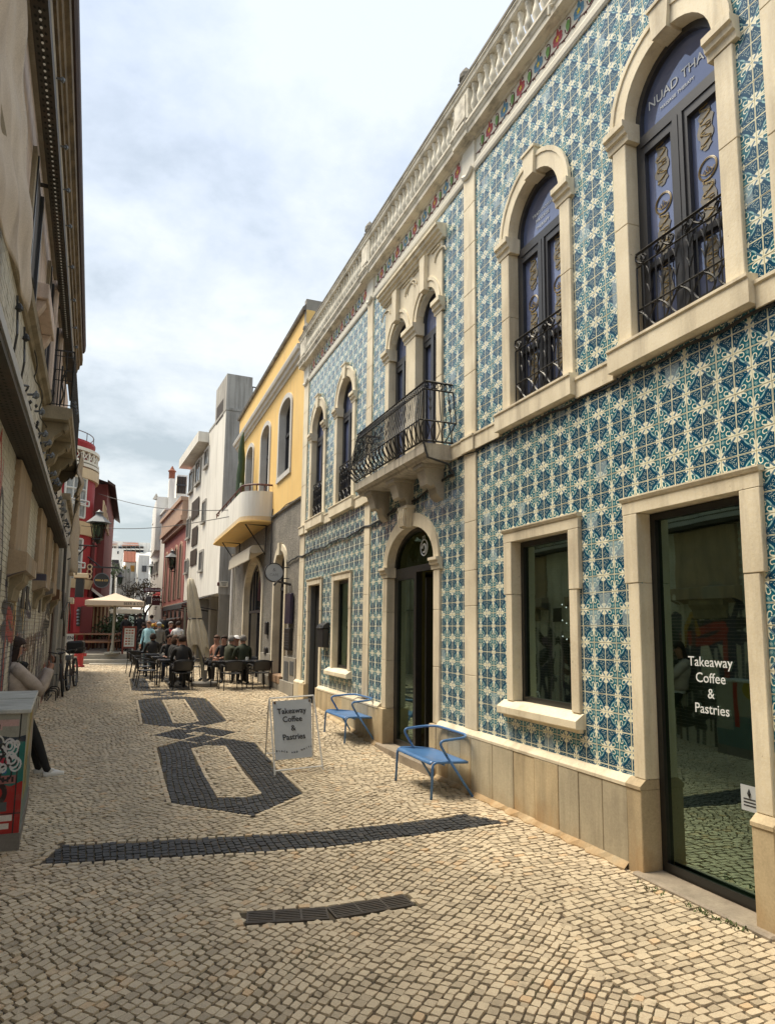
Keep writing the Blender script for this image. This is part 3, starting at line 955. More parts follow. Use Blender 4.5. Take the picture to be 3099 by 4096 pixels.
# ---------------- upper arched windows
def hung_iron(mb, y0, y1, z0, z1, x):
    """flat iron guard with scroll friezes"""
    r = .009
    for z in (z1, z1-.115, z0+.255, z0+.02):
        mb.tube([(x, y0, z), (x, y1, z)], r if z != z1 else .014, 4)
    n = 13
    for i in range(n+1):
        y = y0+(y1-y0)*i/n
        mb.tube([(x, y, z0+.02), (x, y, z1-.115)], .0078, 4, cap=False)
    k = 6
    wv = (y1-y0)/k
    for i in range(k):      # running scroll under the rail
        c = y0+wv*(i+.5); s_ = 1 if i % 2 else -1
        pts = [(x, c+s_*(wv*.5-wv*.5*t_+.22*wv*math.sin(t_*7)), z1-.0575+.045*math.sin(t_*6.3+1)) for t_ in [j/12 for j in range(13)]]
        mb.tube(pts, .0095, 4)
        mb.tube([(x, c+.03*math.cos(a), z1-.06+.03*math.sin(a)) for a in [j*.75 for j in range(8)]], .008, 4)
    k = 4
    wv = (y1-y0)/k
    for i in range(k):      # wine-glass scrolls at the foot
        c = y0+wv*(i+.5)
        for s_ in (-1, 1):
            pts = [(x, c+s_*(.012+.095*(abs(t_)**1.6)), z0+.03+.215*((t_+1)/2)) for t_ in [-1+j/6 for j in range(13)]]
            mb.tube(pts, .009, 4)
            e_ = pts[-1]
            mb.tube([(x, e_[1]-s_*(.022-.022*math.cos(a)), e_[2]+.022*math.sin(a)-.02) for a in [j*.7 for j in range(6)]], .005, 4)
    for i in (1, 3, 5, 7, 9, 11):
        y = y0+(y1-y0)*i/n
        for zt in (z0+.38, z0+.53):
            for s_ in (-1, 1):
                mb.tube([(x, y, zt-.03), (x, y+s_*.022, zt+.03), (x, y+s_*.034, zt+.055)], [.009, .007, .003], 4)

def blob_pts(kind, s):
    return s
def gold_motif(mb, x, cy, cz, w, h, seed):
    """ragged floral column, flat sticker on the glass"""
    rr = random.Random(seed)
    n = 34
    pts = []
    for i in range(n):
        a = 2*math.pi*i/n
        r = 1+.18*math.sin(a*9+seed)+.10*rr.uniform(-1, 1)
        yy = w*.5*r*(abs(math.cos(a))**.6)*(1 if math.cos(a) > 0 else -1)
        zz_ = h*.5*(1+.05*math.sin(a*7))*(abs(math.sin(a))**.8)*(1 if math.sin(a) > 0 else -1)
        pts.append((cy+yy, cz+zz_))
    mb.extr(pts, x-.0015, x, back=False, m=1)
    for k in range(int(h/.030)):
        zc = cz-h*.45+k*.030
        mb.tube([(x-.003, cy+w*.38*math.sin(k*1.9+t_*3.6), zc+.045*t_+.012*math.cos(k+t_*6)) for t_ in (0, .2, .4, .6, .8, 1)], .0042, 3)
def lotus(mb, x, cy, cz, r):
    for rr in (r, r*.9):
        mb.tube([(x, cy+rr*math.cos(a), cz+rr*math.sin(a)) for a in [i*math.pi/14 for i in range(28)]], .0035, 3, closed=True)
    for k in (-1, 0, 1):
        c = cy+k*r*.28; h_ = r*(.75 if k == 0 else .5)
        mb.tube([(x, c, cz-r*.5), (x, c-r*.2, cz-r*.5+h_*.5), (x, c, cz-r*.5+h_), (x, c+r*.2, cz-r*.5+h_*.5), (x, c, cz-r*.5)], .0035, 3)
    mb.tube([(x, cy-r*.75, cz-r*.1), (x, cy-r*.3, cz-r*.5), (x, cy+r*.3, cz-r*.5), (x, cy+r*.75, cz-r*.1)], .0035, 3)

def up_window(cy, txt, guard=True, wide=.455, ow=.61, label=None):
    w = sub('arched_window', label, loc=(W, cy, 4.04))
    Ao = arch(cy, ow, 5.93, 5.93, ow+.02, 18)[1:-1]
    Ai = arch(cy, wide, 5.93, 5.93, wide, 18)[1:-1]
    for a, b in ((0, 4), (4, 8), (10, 14), (14, 18)):
        vous(a, b, .04, par=w, Ao=Ao, Ai=Ai, mat=M['limestone'])
    p = MB(); p.ring(arch(cy, ow+.014, 5.93, 5.93, ow+.034, 18)[1:-1], arch(cy, ow-.03, 5.93, 5.93, ow-.01, 18)[1:-1], W-.052, W-.02)
    p.build('arch_fillet', M['limestone'], w)
    p = MB()
    p.extr([(cy-.075, 5.93+wide-.03), (cy-.105, 5.93+ow+.075), (cy+.105, 5.93+ow+.075), (cy+.075, 5.93+wide-.03)], W-.075, W+.26)
    p.prof([(W, 5.93+ow+.075), (W-.088, 5.93+ow+.075), (W-.088, 5.93+ow+.105), (W, 5.93+ow+.105)], cy-.118, cy+.118)
    p.build('keystone', M['limestone'], w)
    for s_ in (-1, 1):
        a, b = sorted((cy+s_*wide, cy+s_*ow))
        for z0_, z1_ in ((4.046, 5.05), (5.05, 5.755)):
            p = MB(); p.bbox(W-.038, W+.26, a, b, z0_, z1_-.002, b=.005); p.build('jamb_stone', M['limestone'], w)
        p = MB()
        p.prof([(W+.25, 5.757), (W-.045, 5.757), (W-.052, 5.81), (W-.072, 5.82), (W-.078, 5.86), (W-.10, 5.872), (W-.10, 5.925), (W+.25, 5.925)], a-.045, b+.045)
        p.build('impost', M['limestone'], w)
    x = W+.08
    p = MB()
    t = .055
    p.ring(arch(cy, wide, 4.05, 5.93, wide, 18), arch(cy, wide-t, 4.05, 5.93, wide-t, 18), x, x+.07)
    p.box(x-.01, x+.07, cy-wide+t, cy+wide-t, 5.70, 5.79)
    p.box(x-.015, x+.07, cy-.05, cy+.05, 4.05, 5.70)
    p.box(x-.02, x-.015, cy-.008, cy+.008, 4.05, 5.70)
    for s_ in (-1, 1):
        a, b = sorted((cy+s_*.05, cy+s_*(wide-t)))
        p.box(x, x+.06, a, b, 4.05, 4.17); p.box(x, x+.06, a, b, 5.63, 5.70)
        p.box(x, x+.06, a, a+.035, 4.17, 5.63); p.box(x, x+.06, b-.035, b, 4.17, 5.63)
        p.box(x+.005, x+.055, a, b, 4.62, 4.67)
    p.build('frame', M['frame'], w)
    q = MB()
    q.extr(arch(cy, wide-t, 5.79, 5.93, wide-t, 18), x+.04, x+.045, back=False, sides=False)
    for s_ in (-1, 1):
        a, b = sorted((cy+s_*.085, cy+s_*(wide-t-.035)))
        q.face([(x+.04, a, 4.17), (x+.04, b, 4.17), (x+.04, b, 5.63), (x+.04, a, 5.63)])
    q.build('glass', M['glass_up'], w, recalc=False)
    if txt is not None:
        for s_ in (-1, 1):
            c = cy+s_*.22
            for cz_, sd in ((5.44, 3), (4.86, 7), (4.42, 9)):
                mb = MB(); gold_motif(mb, x+.036, c, cz_, .13, .33, sd+s_); mb.build('gold_sticker', [M['gold'], M['gold_film']], w)
            mb = MB(); lotus(mb, x+.034, c, 5.12, .085); mb.build('lotus_sticker', M['gold'], w)
        for s, size, z, al in txt:
            text_mesh(s, size, M['decal_white'], 'lettering', w, (x+.034, cy+.035, z), (0, -1, 0), (0, 0, 1), spacing=al or 1.15)
    if guard:
        p = MB(); hung_iron(p, cy-wide+.012, cy+wide-.012, 4.05, 4.78, W+.03); p.build('iron_guard', M['iron'], w)
    return w
up_window(3.70, [('NUAD THAI', .112, 6.035, 1.0), ('MASSAGE THERAPY', .040, 5.925, 1.0)])
up_window(5.525, [('TRADITIONAL', .05, 6.06, 0), ('MASSAGE', .05, 5.98, 0), ('THERAPY', .05, 5.90, 0)])
up_window(11.71, None)
up_window(13.56, None)

# ---------------- twin window of the middle bay
tw = sub('twin_window', loc=(W, 8.63, 4))
for cy in (8.12, 9.14):
    Ao = arch(cy, .50, 6.04, 6.04, .80, 18)[1:-1]
    Ai = arch(cy, .34, 6.0, 6.0, .36, 18)[1:-1]
    p = MB()
    p.extr([(cy-.51, 6.045), (cy-.51, 6.84), (cy+.51, 6.84), (cy+.51, 6.045), (cy+.34, 6.045)] + [(cy+.34*math.cos(a), 6.045+.345*math.sin(a)) for a in [math.pi*i/14 for i in range(1, 14)]] + [(cy-.34, 6.045)], W-.035, W+.26)
    p.build('arch_block', M['limestone'], tw)
    p = MB(); p.ring(arch(cy, .47, 6.04, 6.04, .48, 18)[1:-1], arch(cy, .425, 6.04, 6.04, .435, 18)[1:-1], W-.05, W-.03)
    for s_ in (-1, 1):      # carved spandrel arcs
        p.tube([(W-.045, cy+s_*(.47-.17*math.cos(a)), 6.62+.11*math.sin(a)) for a in [i*math.pi/8 for i in range(9)]], .012, 5)
        p.tube([(W-.045, cy+s_*.46, 6.80), (W-.045, cy+s_*.2, 6.80)], .012, 5)
    p.build('arch_moulding', M['limestone'], tw)
    p = MB()
    p.extr([(cy-.065, 6.35), (cy-.085, 6.84), (cy+.085, 6.84), (cy+.065, 6.35)], W-.10, W+.25)
    p.build('keystone', M['limestone'], tw)
    x = W+.08; t = .05
    p = MB()
    p.ring(arch(cy, .34, 4.0, 6.04, .345, 18), arch(cy, .34-t, 4.0, 6.04, .345-t, 18), x, x+.07)
    p.box(x-.01, x+.07, cy-.29, cy+.29, 5.74, 5.83)
    p.box(x-.015, x+.07, cy-.04, cy+.04, 4.0, 5.74)
    for s_ in (-1, 1):
        a, b = sorted((cy+s_*.04, cy+s_*.29))
        p.box(x, x+.06, a, b, 4.0, 4.14); p.box(x, x+.06, a, b, 5.66, 5.74)
        p.box(x, x+.06, a, a+.03, 4.1, 5.7); p.box(x, x+.06, b-.03, b, 4.1, 5.7)
    p.build('frame', M['frame'], tw)
    q = MB()
    q.extr(arch(cy, .29, 5.83, 6.04, .295, 18), x+.04, x+.045, back=False, sides=False)
    for s_ in (-1, 1):
        a, b = sorted((cy+s_*.07, cy+s_*.26))
        q.face([(x+.04, a, 4.14), (x+.04, b, 4.14), (x+.04, b, 5.66), (x+.04, a, 5.66)])
    q.build('glass', M['glass_up'], tw, recalc=False)
for (a, b) in ((7.62, 7.78), (8.46, 8.80), (9.48, 9.64)):
    for z0_, z1_ in ((3.995, 5.0), (5.0, 5.86)):
        p = MB(); p.bbox(W-.038, W+.26, a, b, z0_+.001, z1_-.002, b=.005); p.build('jamb_stone', M['limestone'], tw)
    p = MB()
    p.prof([(W+.25, 5.862), (W-.045, 5.862), (W-.052, 5.91), (W-.075, 5.925), (W-.08, 5.965), (W-.105, 5.98), (W-.105, 6.04), (W+.25, 6.04)], a-.045, b+.045)
    p.build('impost', M['limestone'], tw)
p = MB()
p.prof([(W+.1, 6.842), (W-.06, 6.842), (W-.07, 6.875), (W-.095, 6.885), (W-.10, 6.92), (W-.135, 6.935), (W-.14, 6.975), (W-.165, 6.985), (W-.165, 7.02), (W+.0, 7.035), (W+.1, 7.035)], 7.54, 9.74)
p.build('hood_cornice', M['limestone'], tw)

# ---------------- stone balcony with bellied iron railing
bal = thing('stone_balcony', 'stone balcony on three brackets with bellied black wrought-iron railing, above the arched doorway', 'balcony', (W, 8.64, 3.8))
bal.parent = fac; bal.location = Vector((0, -.01, 3.8))
del bal['category']
bal.name = 'balcony'
p = MB()
p.prof([(W+.02, 3.80), (W-.30, 3.80), (W-.33, 3.815), (W-.34, 3.85), (W-.40, 3.87), (W-.40, 3.975), (W-.385, 3.99), (W+.05, 3.99)], 7.34, 9.95)
p.build('slab', surf('balcony_stone', (.55, .50, .41), (.42, .37, .30), .85, 3, .8, dirt=(.09, .07, .05), dirt_amt=.75, dirt_scale=(5, 9, .8), bump=.4), bal)
for cy in (7.72, 8.66, 9.58):
    p = MB()
    pr = [(W+.01, 3.80), (W-.30, 3.80), (W-.30, 3.745), (W-.28, 3.73), (W-.275, 3.70), (W-.245, 3.62), (W-.23, 3.55), (W-.19, 3.52), (W-.15, 3.55), (W-.12, 3.52), (W-.10, 3.44), (W-.05, 3.38), (W+.01, 3.36)]
    p.prof(pr, cy-.115, cy+.115)
    p.prof([(W, 3.798), (W-.32, 3.798), (W-.32, 3.755), (W, 3.755)], cy-.145, cy+.145)
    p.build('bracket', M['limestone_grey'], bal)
def belly(t_):   # t_ 0..1 from foot to rail: outward offset
    return .015+.115*math.sin(math.pi*min(1, max(0, (t_-.02))/.62)) if t_ < .64 else .015+.0*(t_)
def belly_off(z):
    t_ = (z-4.0)/.77
    if t_ < .30: return .01+.115*math.sin(math.pi*.5*t_/.30)
    return .125*(1-((t_-.30)/.70)**.8)+.0
p = MB()
xf = W-.375
yA, yB = 7.37, 9.92
def corner(off):
    return [(W-.01, yA-off), (xf-off, yA-off), (xf-off, yB+off), (W-.01, yB+off)]
for z, r in ((4.772, .016), (4.665, .011), (4.24, .011), (4.02, .014)):
    o_ = belly_off(z)
    c_ = corner(o_)
    for a, b in zip(c_[:-1], c_[1:]):
        p.tube([(a[0], a[1], z), (b[0], b[1], z)], r, 4)
nb = 54
def wall_pt(u, off):
    """u along the plan path 0..1"""
    c_ = corner(off)
    L = [math.dist(c_[i], c_[i+1]) for i in range(3)]
    s_ = u*sum(L)
    for i in range(3):
        if s_ <= L[i] or i == 2:
            k = s_/L[i]
            return (c_[i][0]+(c_[i+1][0]-c_[i][0])*k, c_[i][1]+(c_[i+1][1]-c_[i][1])*k)
        s_ -= L[i]
for i in range(nb+1):
    u = i/nb
    pts = []
    for z in (4.24, 4.34, 4.44, 4.55, 4.665):
        q = wall_pt(u, belly_off(z)); pts.append((q[0], q[1], z))
    p.tube(pts, .0075, 4, cap=False)
for i in range(nb//2):
    u = (i+.5)/(nb/2)
    for s_ in (-1, 1):
        pts = []
        for j in range(9):
            t_ = j/8
            z = 4.02+.22*t_
            q = wall_pt(min(1, max(0, u+s_*(.003+.011*abs(2*t_-1)**1.5))), belly_off(z))
            pts.append((q[0], q[1], z))
        p.tube(pts, .009, 4, cap=False)
        q = pts[-1]
    for k in range(2):
        uu = min(1, max(0, u+(-.25+.5*k)/(nb/2)))
        pts = []
        for a in [j*.8 for j in range(8)]:
            z = 4.718+.036*math.sin(a)
            q = wall_pt(min(1, max(0, uu+.0045*math.cos(a))), belly_off(z))
            pts.append((q[0], q[1], z))
        p.tube(pts, .008, 4)
    if i % 2 == 0:
        for zt in (4.40, 4.52):
            for s_ in (-1, 1):
                q0 = wall_pt(u, belly_off(zt)); q1 = wall_pt(min(1, max(0, u+s_*.007)), belly_off(zt+.05))
                p.tube([(q0[0], q0[1], zt-.02), (q1[0], q1[1], zt+.05)], [.009, .003], 4)
p.build('railing', M['iron'], bal)

# ---------------- painted frieze, cornice, balustrade
p = MB()
p.prof([(W+.01, 7.24), (W-.02, 7.24), (W-.035, 7.265), (W-.038, 7.32), (W-.025, 7.355), (W-.012, 7.36), (W-.012, 7.66), (W+.01, 7.66)], Y0F, Y1F)
p.build('frieze', M['frieze_white'], fac)
FL = {'red': flat('flower_red', (.46, .05, .06), .4), 'blue': flat('flower_blue', (.08, .24, .38), .4), 'gold': flat('flower_gold', (.85, .60, .05), .4),
      'green': flat('leaf_green', (.16, .36, .07), .4), 'stem': flat('stem_maroon', (.13, .03, .03), .5)}
def motif(colr):
    """one repeat: flower, stem with curls, framed leaf; local y runs towards +y"""
    mb = MB()
    for k in range(6):
        a = math.pi*.5+2*math.pi*k/6
        L = .095 if k in (0, 3) else .075
        c = (math.cos(a)*L*.6, math.sin(a)*L*.6+.0)
        pts = [(c[0]+L*.5*math.cos(b)*abs(math.cos(a))+.026*math.cos(b), c[1]+L*.55*math.sin(b)*abs(math.sin(a))+.026*math.sin(b)) for b in [i*math.pi/5 for i in range(10)]]
        mb.extr(pts, -.003, 0, m=0, back=False)
    mb.extr([(.045*math.cos(b)*(1 if i % 2 else .45), .045*math.sin(b)*(1 if i % 2 else .45)) for i, b in enumerate([j*math.pi/6 for j in range(12)])], -.005, -.001, m=1, back=False)
    lc = .21
    mb.extr([(lc+.038*math.cos(b)*(1+.15*math.sin(3*b)), .0+.07*math.sin(b)*(1+.12*math.cos(5*b))) for b in [i*math.pi/8 for i in range(16)]], -.003, 0, m=2, back=False)
    mb.tube([(-.003, lc+.058*math.cos(a), .098*math.sin(a)) for a in [1.2+i*.38 for i in range(14)]], .0055, 3, m=3)
    mb.tube([(-.003, -.02, -.10), (-.003, .06, -.115), (-.003, .14, -.10), (-.003, .22, -.125), (-.003, .32, -.12), (-.003, .40, -.10)], .0065, 3, m=3)
    mb.tube([(-.003, .10+.022*math.cos(a), -.135+.018*math.sin(a)) for a in [i*.8 for i in range(6)]], .005, 3, m=3)
    mb.tube([(-.003, .30+.022*math.cos(a), -.145+.018*math.sin(a)) for a in [i*.8 for i in range(6)]], .005, 3, m=3)
    mb.tube([(-.003, -.05, .085), (-.003, -.065, .115)], .009, 4, m=3)
    return mb
protos = {}
for nm_, col_ in (('red', FL['red']), ('blue', FL['blue'])):
    o = motif(nm_).build('flower_motif', [col_, FL['gold'], FL['green'], FL['stem']], fac, world=False)
    protos[nm_] = o
k = 0
spots = []
for a, b in ((2.9, 6.72), (7.05, 10.24), (10.57, 14.42)):
    n = int((b-a)/.345)
    for i in range(n):
        spots.append((a+.16+i*(b-a-.26)/(n-.35), 'red' if i % 2 == 0 else 'blue'))
used_ = set()
for y, c_ in spots:
    if c_ in used_:
        o = protos[c_].copy(); SC.collection.objects.link(o); o.parent = fac
    else:
        o = protos[c_]; used_.add(c_)
    o.location = (-.0125, y-YC, 7.53); o.scale = (1, .80, .80)
for a, b in ((6.73, 7.04), (10.255, 10.555), (14.43, 14.87)):
    p = MB(); p.bbox(W-.04, W, a, b, 7.30, 7.645, b=.004); p.build('frieze_block', M['frieze_white'], fac)
    p = MB(); p.tube([(W-.035, a+.03+(b-a-.06)*t_, 7.31-.05*math.sin(math.pi*t_)) for t_ in [i/8 for i in range(9)]], .035, 6); p.build('swag', M['frieze_white'], fac)
def cornice(ya, yb, dx=0.0):
    p = MB()
    p.prof([(W+.05, 7.642), (W-.025-dx, 7.642), (W-.04-dx, 7.66), (W-.135-dx, 7.672), (W-.135-dx, 7.735), (W-.145-dx, 7.742), (W-.155-dx, 7.765), (W-.172-dx, 7.78), (W-.172-dx, 7.81), (W-.10-dx, 7.828), (W+.05, 7.828)], ya, yb)
    p.build('cornice', M['cornice_white'], fac)
    p = MB()
    p.prof([(W+.05, 7.83), (W-.14-dx, 7.83), (W-.14-dx, 7.868), (W-.125-dx, 7.875), (W+.05, 7.875)], ya, yb)
    p.build('balustrade_base', M['coping'], fac)
edges = [2.42, 6.70, 7.07, 10.22, 10.59, 14.40, 14.90]
for i, (a, b) in enumerate(zip(edges[:-1], edges[1:])):
    cornice(a+.001, b-.001, .022 if i % 2 == 1 else 0)
for a, b in ((2.42, 2.9), (6.70, 7.07), (10.22, 10.59), (14.40, 14.90)):
    p = MB(); p.bbox(W-.135, W+.07, a, b, 7.877, 8.283, b=.006)
    p.box(W-.145, W-.135, a+.06, b-.06, 7.93, 8.23)
    p.build('balustrade_pier', M['cornice_white'], fac)
    cyf = (a+b)/2
    p = MB(); p.lathe([(.02, 0), (.075, .01), (.05, .04), (.09, .09), (.085, .15), (.05, .21), (.02, .25), (.004, .27)], (W-.06, cyf, 8.455), 10)
    for q_ in range(5):
        a_ = q_*1.25
        p.lathe([(.002, -.02), (.022, 0), (.002, .02)], (W-.06+.085*math.cos(a_), cyf+.085*math.sin(a_), 8.50), 6)
    p.build('finial', M['coping'], fac)
p = MB()
p.prof([(W+.03, 8.285), (W-.135, 8.285), (W-.15, 8.30), (W-.155, 8.34), (W-.17, 8.352), (W-.17, 8.375), (W+.03, 8.375)], Y0F, 14.90)
p.build('balustrade_rail', M['cornice_white'], fac)
p = MB()
p.prof([(W+.035, 8.377), (W-.178, 8.377), (W-.18, 8.41), (W-.155, 8.445), (W+.035, 8.455)], Y0F, 14.92)
p.build('balustrade_coping', M['coping'], fac)
p = MB()
p.lathe([(.042, 0), (.042, .03), (.026, .045), (.024, .07), (.050, .16), (.052, .21), (.040, .27), (.022, .36), (.020, .44), (.034, .47), (.026, .50), (.042, .52), (.042, .565)], (0, 0, 0), 8)
b0 = p.build('baluster', M['cornice_white'], fac, world=False, smooth=True)
first = True
for a, b in ((2.9, 6.70), (7.07, 10.22), (10.59, 14.40)):
    n = int((b-a)/.145)
    for i in range(n):
        y = a+(b-a)*(i+.5)/n
        o = b0 if first else b0.copy()
        if not first: SC.collection.objects.link(o); o.parent = fac
        first = False
        o.location = (-.085, y-YC, 7.876); o.scale = (.9, .9, .725)
# roof body behind the balustrade
p = MB(); p.box(W+.29, W+6, Y0F, Y1F, 3.75, 7.85); p.build('roof_body', M['grey_smooth'], fac)
p = MB(); p.box(W+.285, W+6, Y0F, Y0F+.1, -.1, 7.9); p.build('end_wall', M['grey_smooth'], fac)

# ---------------- things fixed to the wall
mbx = thing('letter_box', 'black metal letter box on the tiled wall between the side door and small window', 'letter box', (W-.02, 12.6, 1.5))
p = MB(); p.bbox(W-.13, W-.01, 12.46, 12.86, 1.40, 1.76, b=.012)
p.prof([(W-.01, 1.762), (W-.15, 1.762), (W-.12, 1.82), (W-.06, 1.86), (W-.01, 1.87)], 12.44, 12.88)
p.build('box', M['black_plastic'], mbx)
p = MB(); p.lathe([(.03, 0), (.03, .012)], (0, 0, 0), 12)
o = p.build('lock', M['metal_grey'], mbx, world=False); o.rotation_euler = (0, -math.pi/2, 0); o.location = (-.112, 0, .30)
cab = MB()
pts = []
for i in range(60):
    t_ = i/59
    y = 7.28+(16.3-7.28)*t_
    z = 3.62-.20*math.sin(min(1, t_*2.1)*math.pi*.5)+.018*math.sin(t_*38)+.01*math.sin(t_*91)-.10*t_
    pts.append((W-.03, y, z))
cab.tube([(W-.41, 7.33, 3.98), (W-.37, 7.30, 3.80), (W-.12, 7.28, 3.74)]+pts, .014, 5)
cab.tube([(W-.035, p_[1], p_[2]-.022+.008*math.sin(i*1.3)) for i, p_ in enumerate(pts)], .008, 4)
tag(cab.build('wall_cable', M['wire']), 'black cable bundle drooping across the tiles below the balcony', 'cable')
cab = MB()
cab.tube([(W-.02, 2.9+i*.1, 3.785+.012*math.sin(i*1.1)) for i in range(44)], .012, 5)
tag(cab.build('sill_cable', M['wire']), 'black cable running under the string course of the tiled wall', 'cable')
p = MB()
p.tube([(0, 0, 0), (-.12, 0, .03), (-.16, 0, 0), (-.16, 0, -.10)], .015, 6)
o = tag(p.build('cornice_spout', M['cornice_white']), 'small white drain spout curling out under the tiled building cornice', 'drain spout')
o.location = (W-.03, 4.95, 7.72)
# lower neighbour beside and behind the viewer
nb_ = thing('plain_building', 'plain pale building continuing the row past the tiled facade', 'building', (W, -2, 0))
p = MB(); p.box(W+.02, W+6, -9, Y0F-.01, -.1, 7.2); p.build('wall', M['white_wall'], nb_)
p = MB(); p.box(W-.15, W+6, -9, Y0F-.01, 7.2, 7.5); p.build('cornice', M['limestone'], nb_)
for y in (-7, -4.6, -2.2, .4):
    p = MB(); p.box(W+.0, W+.06, y, y+1, .2, 2.6); p.build('door', M['wood_dark'], nb_)
    p = MB(); p.box(W+.0, W+.06, y, y+1, 4.1, 6.1); p.build('window', M['glass_far'], nb_)
# ================================================================ street surface
def gxy(X, Y): return gz(Y)
HEX = []
def hexa(yc, x0, x1, h, top):
    xm = (x0+x1)/2
    return [(x0, yc-h), (xm, yc-top), (x1, yc-h), (x1, yc+h), (xm+.03, yc+top), (x0, yc+h)]
HEX.append((hexa(8.84, .625, 1.95, 1.43, 2.15), [(1.06, 7.49), (1.30, 7.40), (1.55, 7.52), (1.545, 10.14), (1.28, 10.26), (1.04, 10.10)]))
HEX.append((hexa(13.60, .50, 1.815, 1.50, 2.08), [(.935, 12.10), (1.15, 12.0), (1.39, 12.14), (1.41, 14.98), (1.15, 15.1), (.93, 15.0)]))
HEX.append((hexa(18.75, .415, 1.68, 1.78, 2.28), [(.80, 17.2), (1.03, 17.1), (1.26, 17.2), (1.26, 20.3), (1.03, 20.4), (.80, 20.3)]))
def dia(xc, yc, w, h, hw, hh):
    return ([(xc-w, yc), (xc, yc-h), (xc+w, yc), (xc, yc+h)], [(xc-hw, yc), (xc, yc-hh), (xc+hw, yc), (xc, yc+hh)])
HEX.append(dia(1.22, 11.13, .61, .70, .16, .14))
HEX.append(dia(1.09, 16.05, .55, .57, .15, .12))
HEX.append(dia(1.00, 21.6, .52, .5, .13, .1))
HEX.append(([(-.30, 6.27), (.8, 6.10), (1.77, 5.97), (2.6, 6.0), (3.20, 6.08), (3.42, 5.72), (2.6, 5.64), (1.66, 5.57), (.8, 5.68), (-.06, 5.80), (-.42, 5.86)], None))
def inpoly(x, y, P):
    r = False; n = len(P)
    for i in range(n):
        x1, y1 = P[i]; x2, y2 = P[(i+1) % n]
        if (y1 > y) != (y2 > y) and x < (x2-x1)*(y-y1)/(y2-y1)+x1: r = not r
    return r
def dedge(x, y, P):
    d = 9; n = len(P)
    for i in range(n):
        x1, y1 = P[i]; x2, y2 = P[(i+1) % n]
        dx, dy = x2-x1, y2-y1
        t = max(0, min(1, ((x-x1)*dx+(y-y1)*dy)/(dx*dx+dy*dy)))
        d = min(d, math.hypot(x-x1-t*dx, y-y1-t*dy))
    return d
BBs = [(min(p[0] for p in P)-.3, max(p[0] for p in P)+.3, min(p[1] for p in P)-.3, max(p[1] for p in P)+.3) for P, H in HEX]
def classify(x, y):
    """0 field, 1 dark, 2 border strip (kept free for the lined-up stones)"""
    for (P, H), bb in zip(HEX, BBs):
        if not (bb[0] < x < bb[1] and bb[2] < y < bb[3]): continue
        ins = inpoly(x, y, P)
        if ins and H is not None and inpoly(x, y, H):
            return 2 if dedge(x, y, H) < .062 else 0
        if ins: return 1
        if dedge(x, y, P) < .070: return 2
    return 0
DRAINS = [((.83, 4.405), (1.315, 4.305)), ((1.335, 4.305), (1.87, 4.32))]
def in_drain(x, y):
    yc = 4.355-.206*(x-1.07) if x < 1.325 else 4.32+.056*(x-1.6)
    return .80 < x < 1.90 and abs(y-yc) < .115
def wobble(x, y):
    return (.06*math.sin(x*1.1+y*.7)+.018*math.sin(x*3.7-y*2.1+1), .06*math.sin(y*.9-x*.6+2)+.018*math.sin(y*2.9+x*2.7))
XL = lambda y: -.81-.0314*y+.0      # foot of the left wall
def ground_ok(x, y):
    if x > W-.06 and y < 14.9: return False
    if x > 4.6 or x < XL(y)-.02: return False
    return True
stones = []      # (corners[4], dark, tint)
def lay(ang, pitch, y_lo, y_hi, want, x_lo=-2.5, x_hi=4.2, jit=.12, aspect=1.25, seed=1):
    rr = random.Random(seed)
    ca, sa = math.cos(ang), math.sin(ang)
    cs = [(x, y) for x in (x_lo, x_hi) for y in (y_lo, y_hi)]
    us = [x*ca+y*sa for x, y in cs]; vs_ = [-x*sa+y*ca for x, y in cs]
    v = min(vs_)
    while v < max(vs_):
        h_ = pitch*rr.uniform(.92, 1.08)
        u = min(us)-rr.uniform(0, pitch)
        while u < max(us):
            w_ = pitch*aspect*rr.uniform(.78, 1.28)
            cu, cv = u+w_/2, v+h_/2
            x, y = cu*ca-cv*sa, cu*sa+cv*ca
            if x_lo <= x <= x_hi and y_lo <= y < y_hi:
                wx, wy = wobble(x, y)
                if want(x+wx, y+wy) :
                    q = []
                    for (a, b) in ((u, v), (u+w_, v), (u+w_, v+h_), (u, v+h_)):
                        X_, Y_ = a*ca-b*sa, a*sa+b*ca
                        w2 = wobble(X_, Y_)
                        q.append((X_+w2[0]+rr.uniform(-jit, jit)*pitch, Y_+w2[1]+rr.uniform(-jit, jit)*pitch))
                    stones.append((q, rr.random()))
            u += w_
        v += h_
out_st = []
def collect(dark, detail):
    global stones
    out_st.extend((q, dark, t, detail) for q, t in stones)
    stones = []
def zone_r(x, y): return x > 2.75+.25*math.sin(y*1.4)+.12*math.sin(y*3.7)
NEAR = 7.0
for (ya, yb, pt, det) in ((1.2, 7.0, .057, 2), (7.0, 12.0, .060, 1), (12.0, 18.0, .074, 0), (18.0, 29.5, .10, 0)):
    lay(R_(40), pt, ya, yb, lambda x, y: classify(x, y) == 0 and not zone_r(x, y) and ground_ok(x, y) and not in_drain(x, y), seed=int(yb), aspect=1.15)
    collect(0, det)
    lay(R_(4), pt, ya, yb, lambda x, y: classify(x, y) == 0 and zone_r(x+.022, y) and ground_ok(x, y), x_lo=2.2, x_hi=4.5, seed=int(yb)+50, aspect=1.45)
    collect(0, det)
    lay(R_(90), pt*.98, ya, yb, lambda x, y: classify(x, y) == 1 and ground_ok(x, y), seed=int(yb)+90, aspect=1.1, jit=.1)
    collect(1, det)
lay(R_(38), .10, -3.0, 1.2, lambda x, y: ground_ok(x, y), seed=5); collect(0, 0)
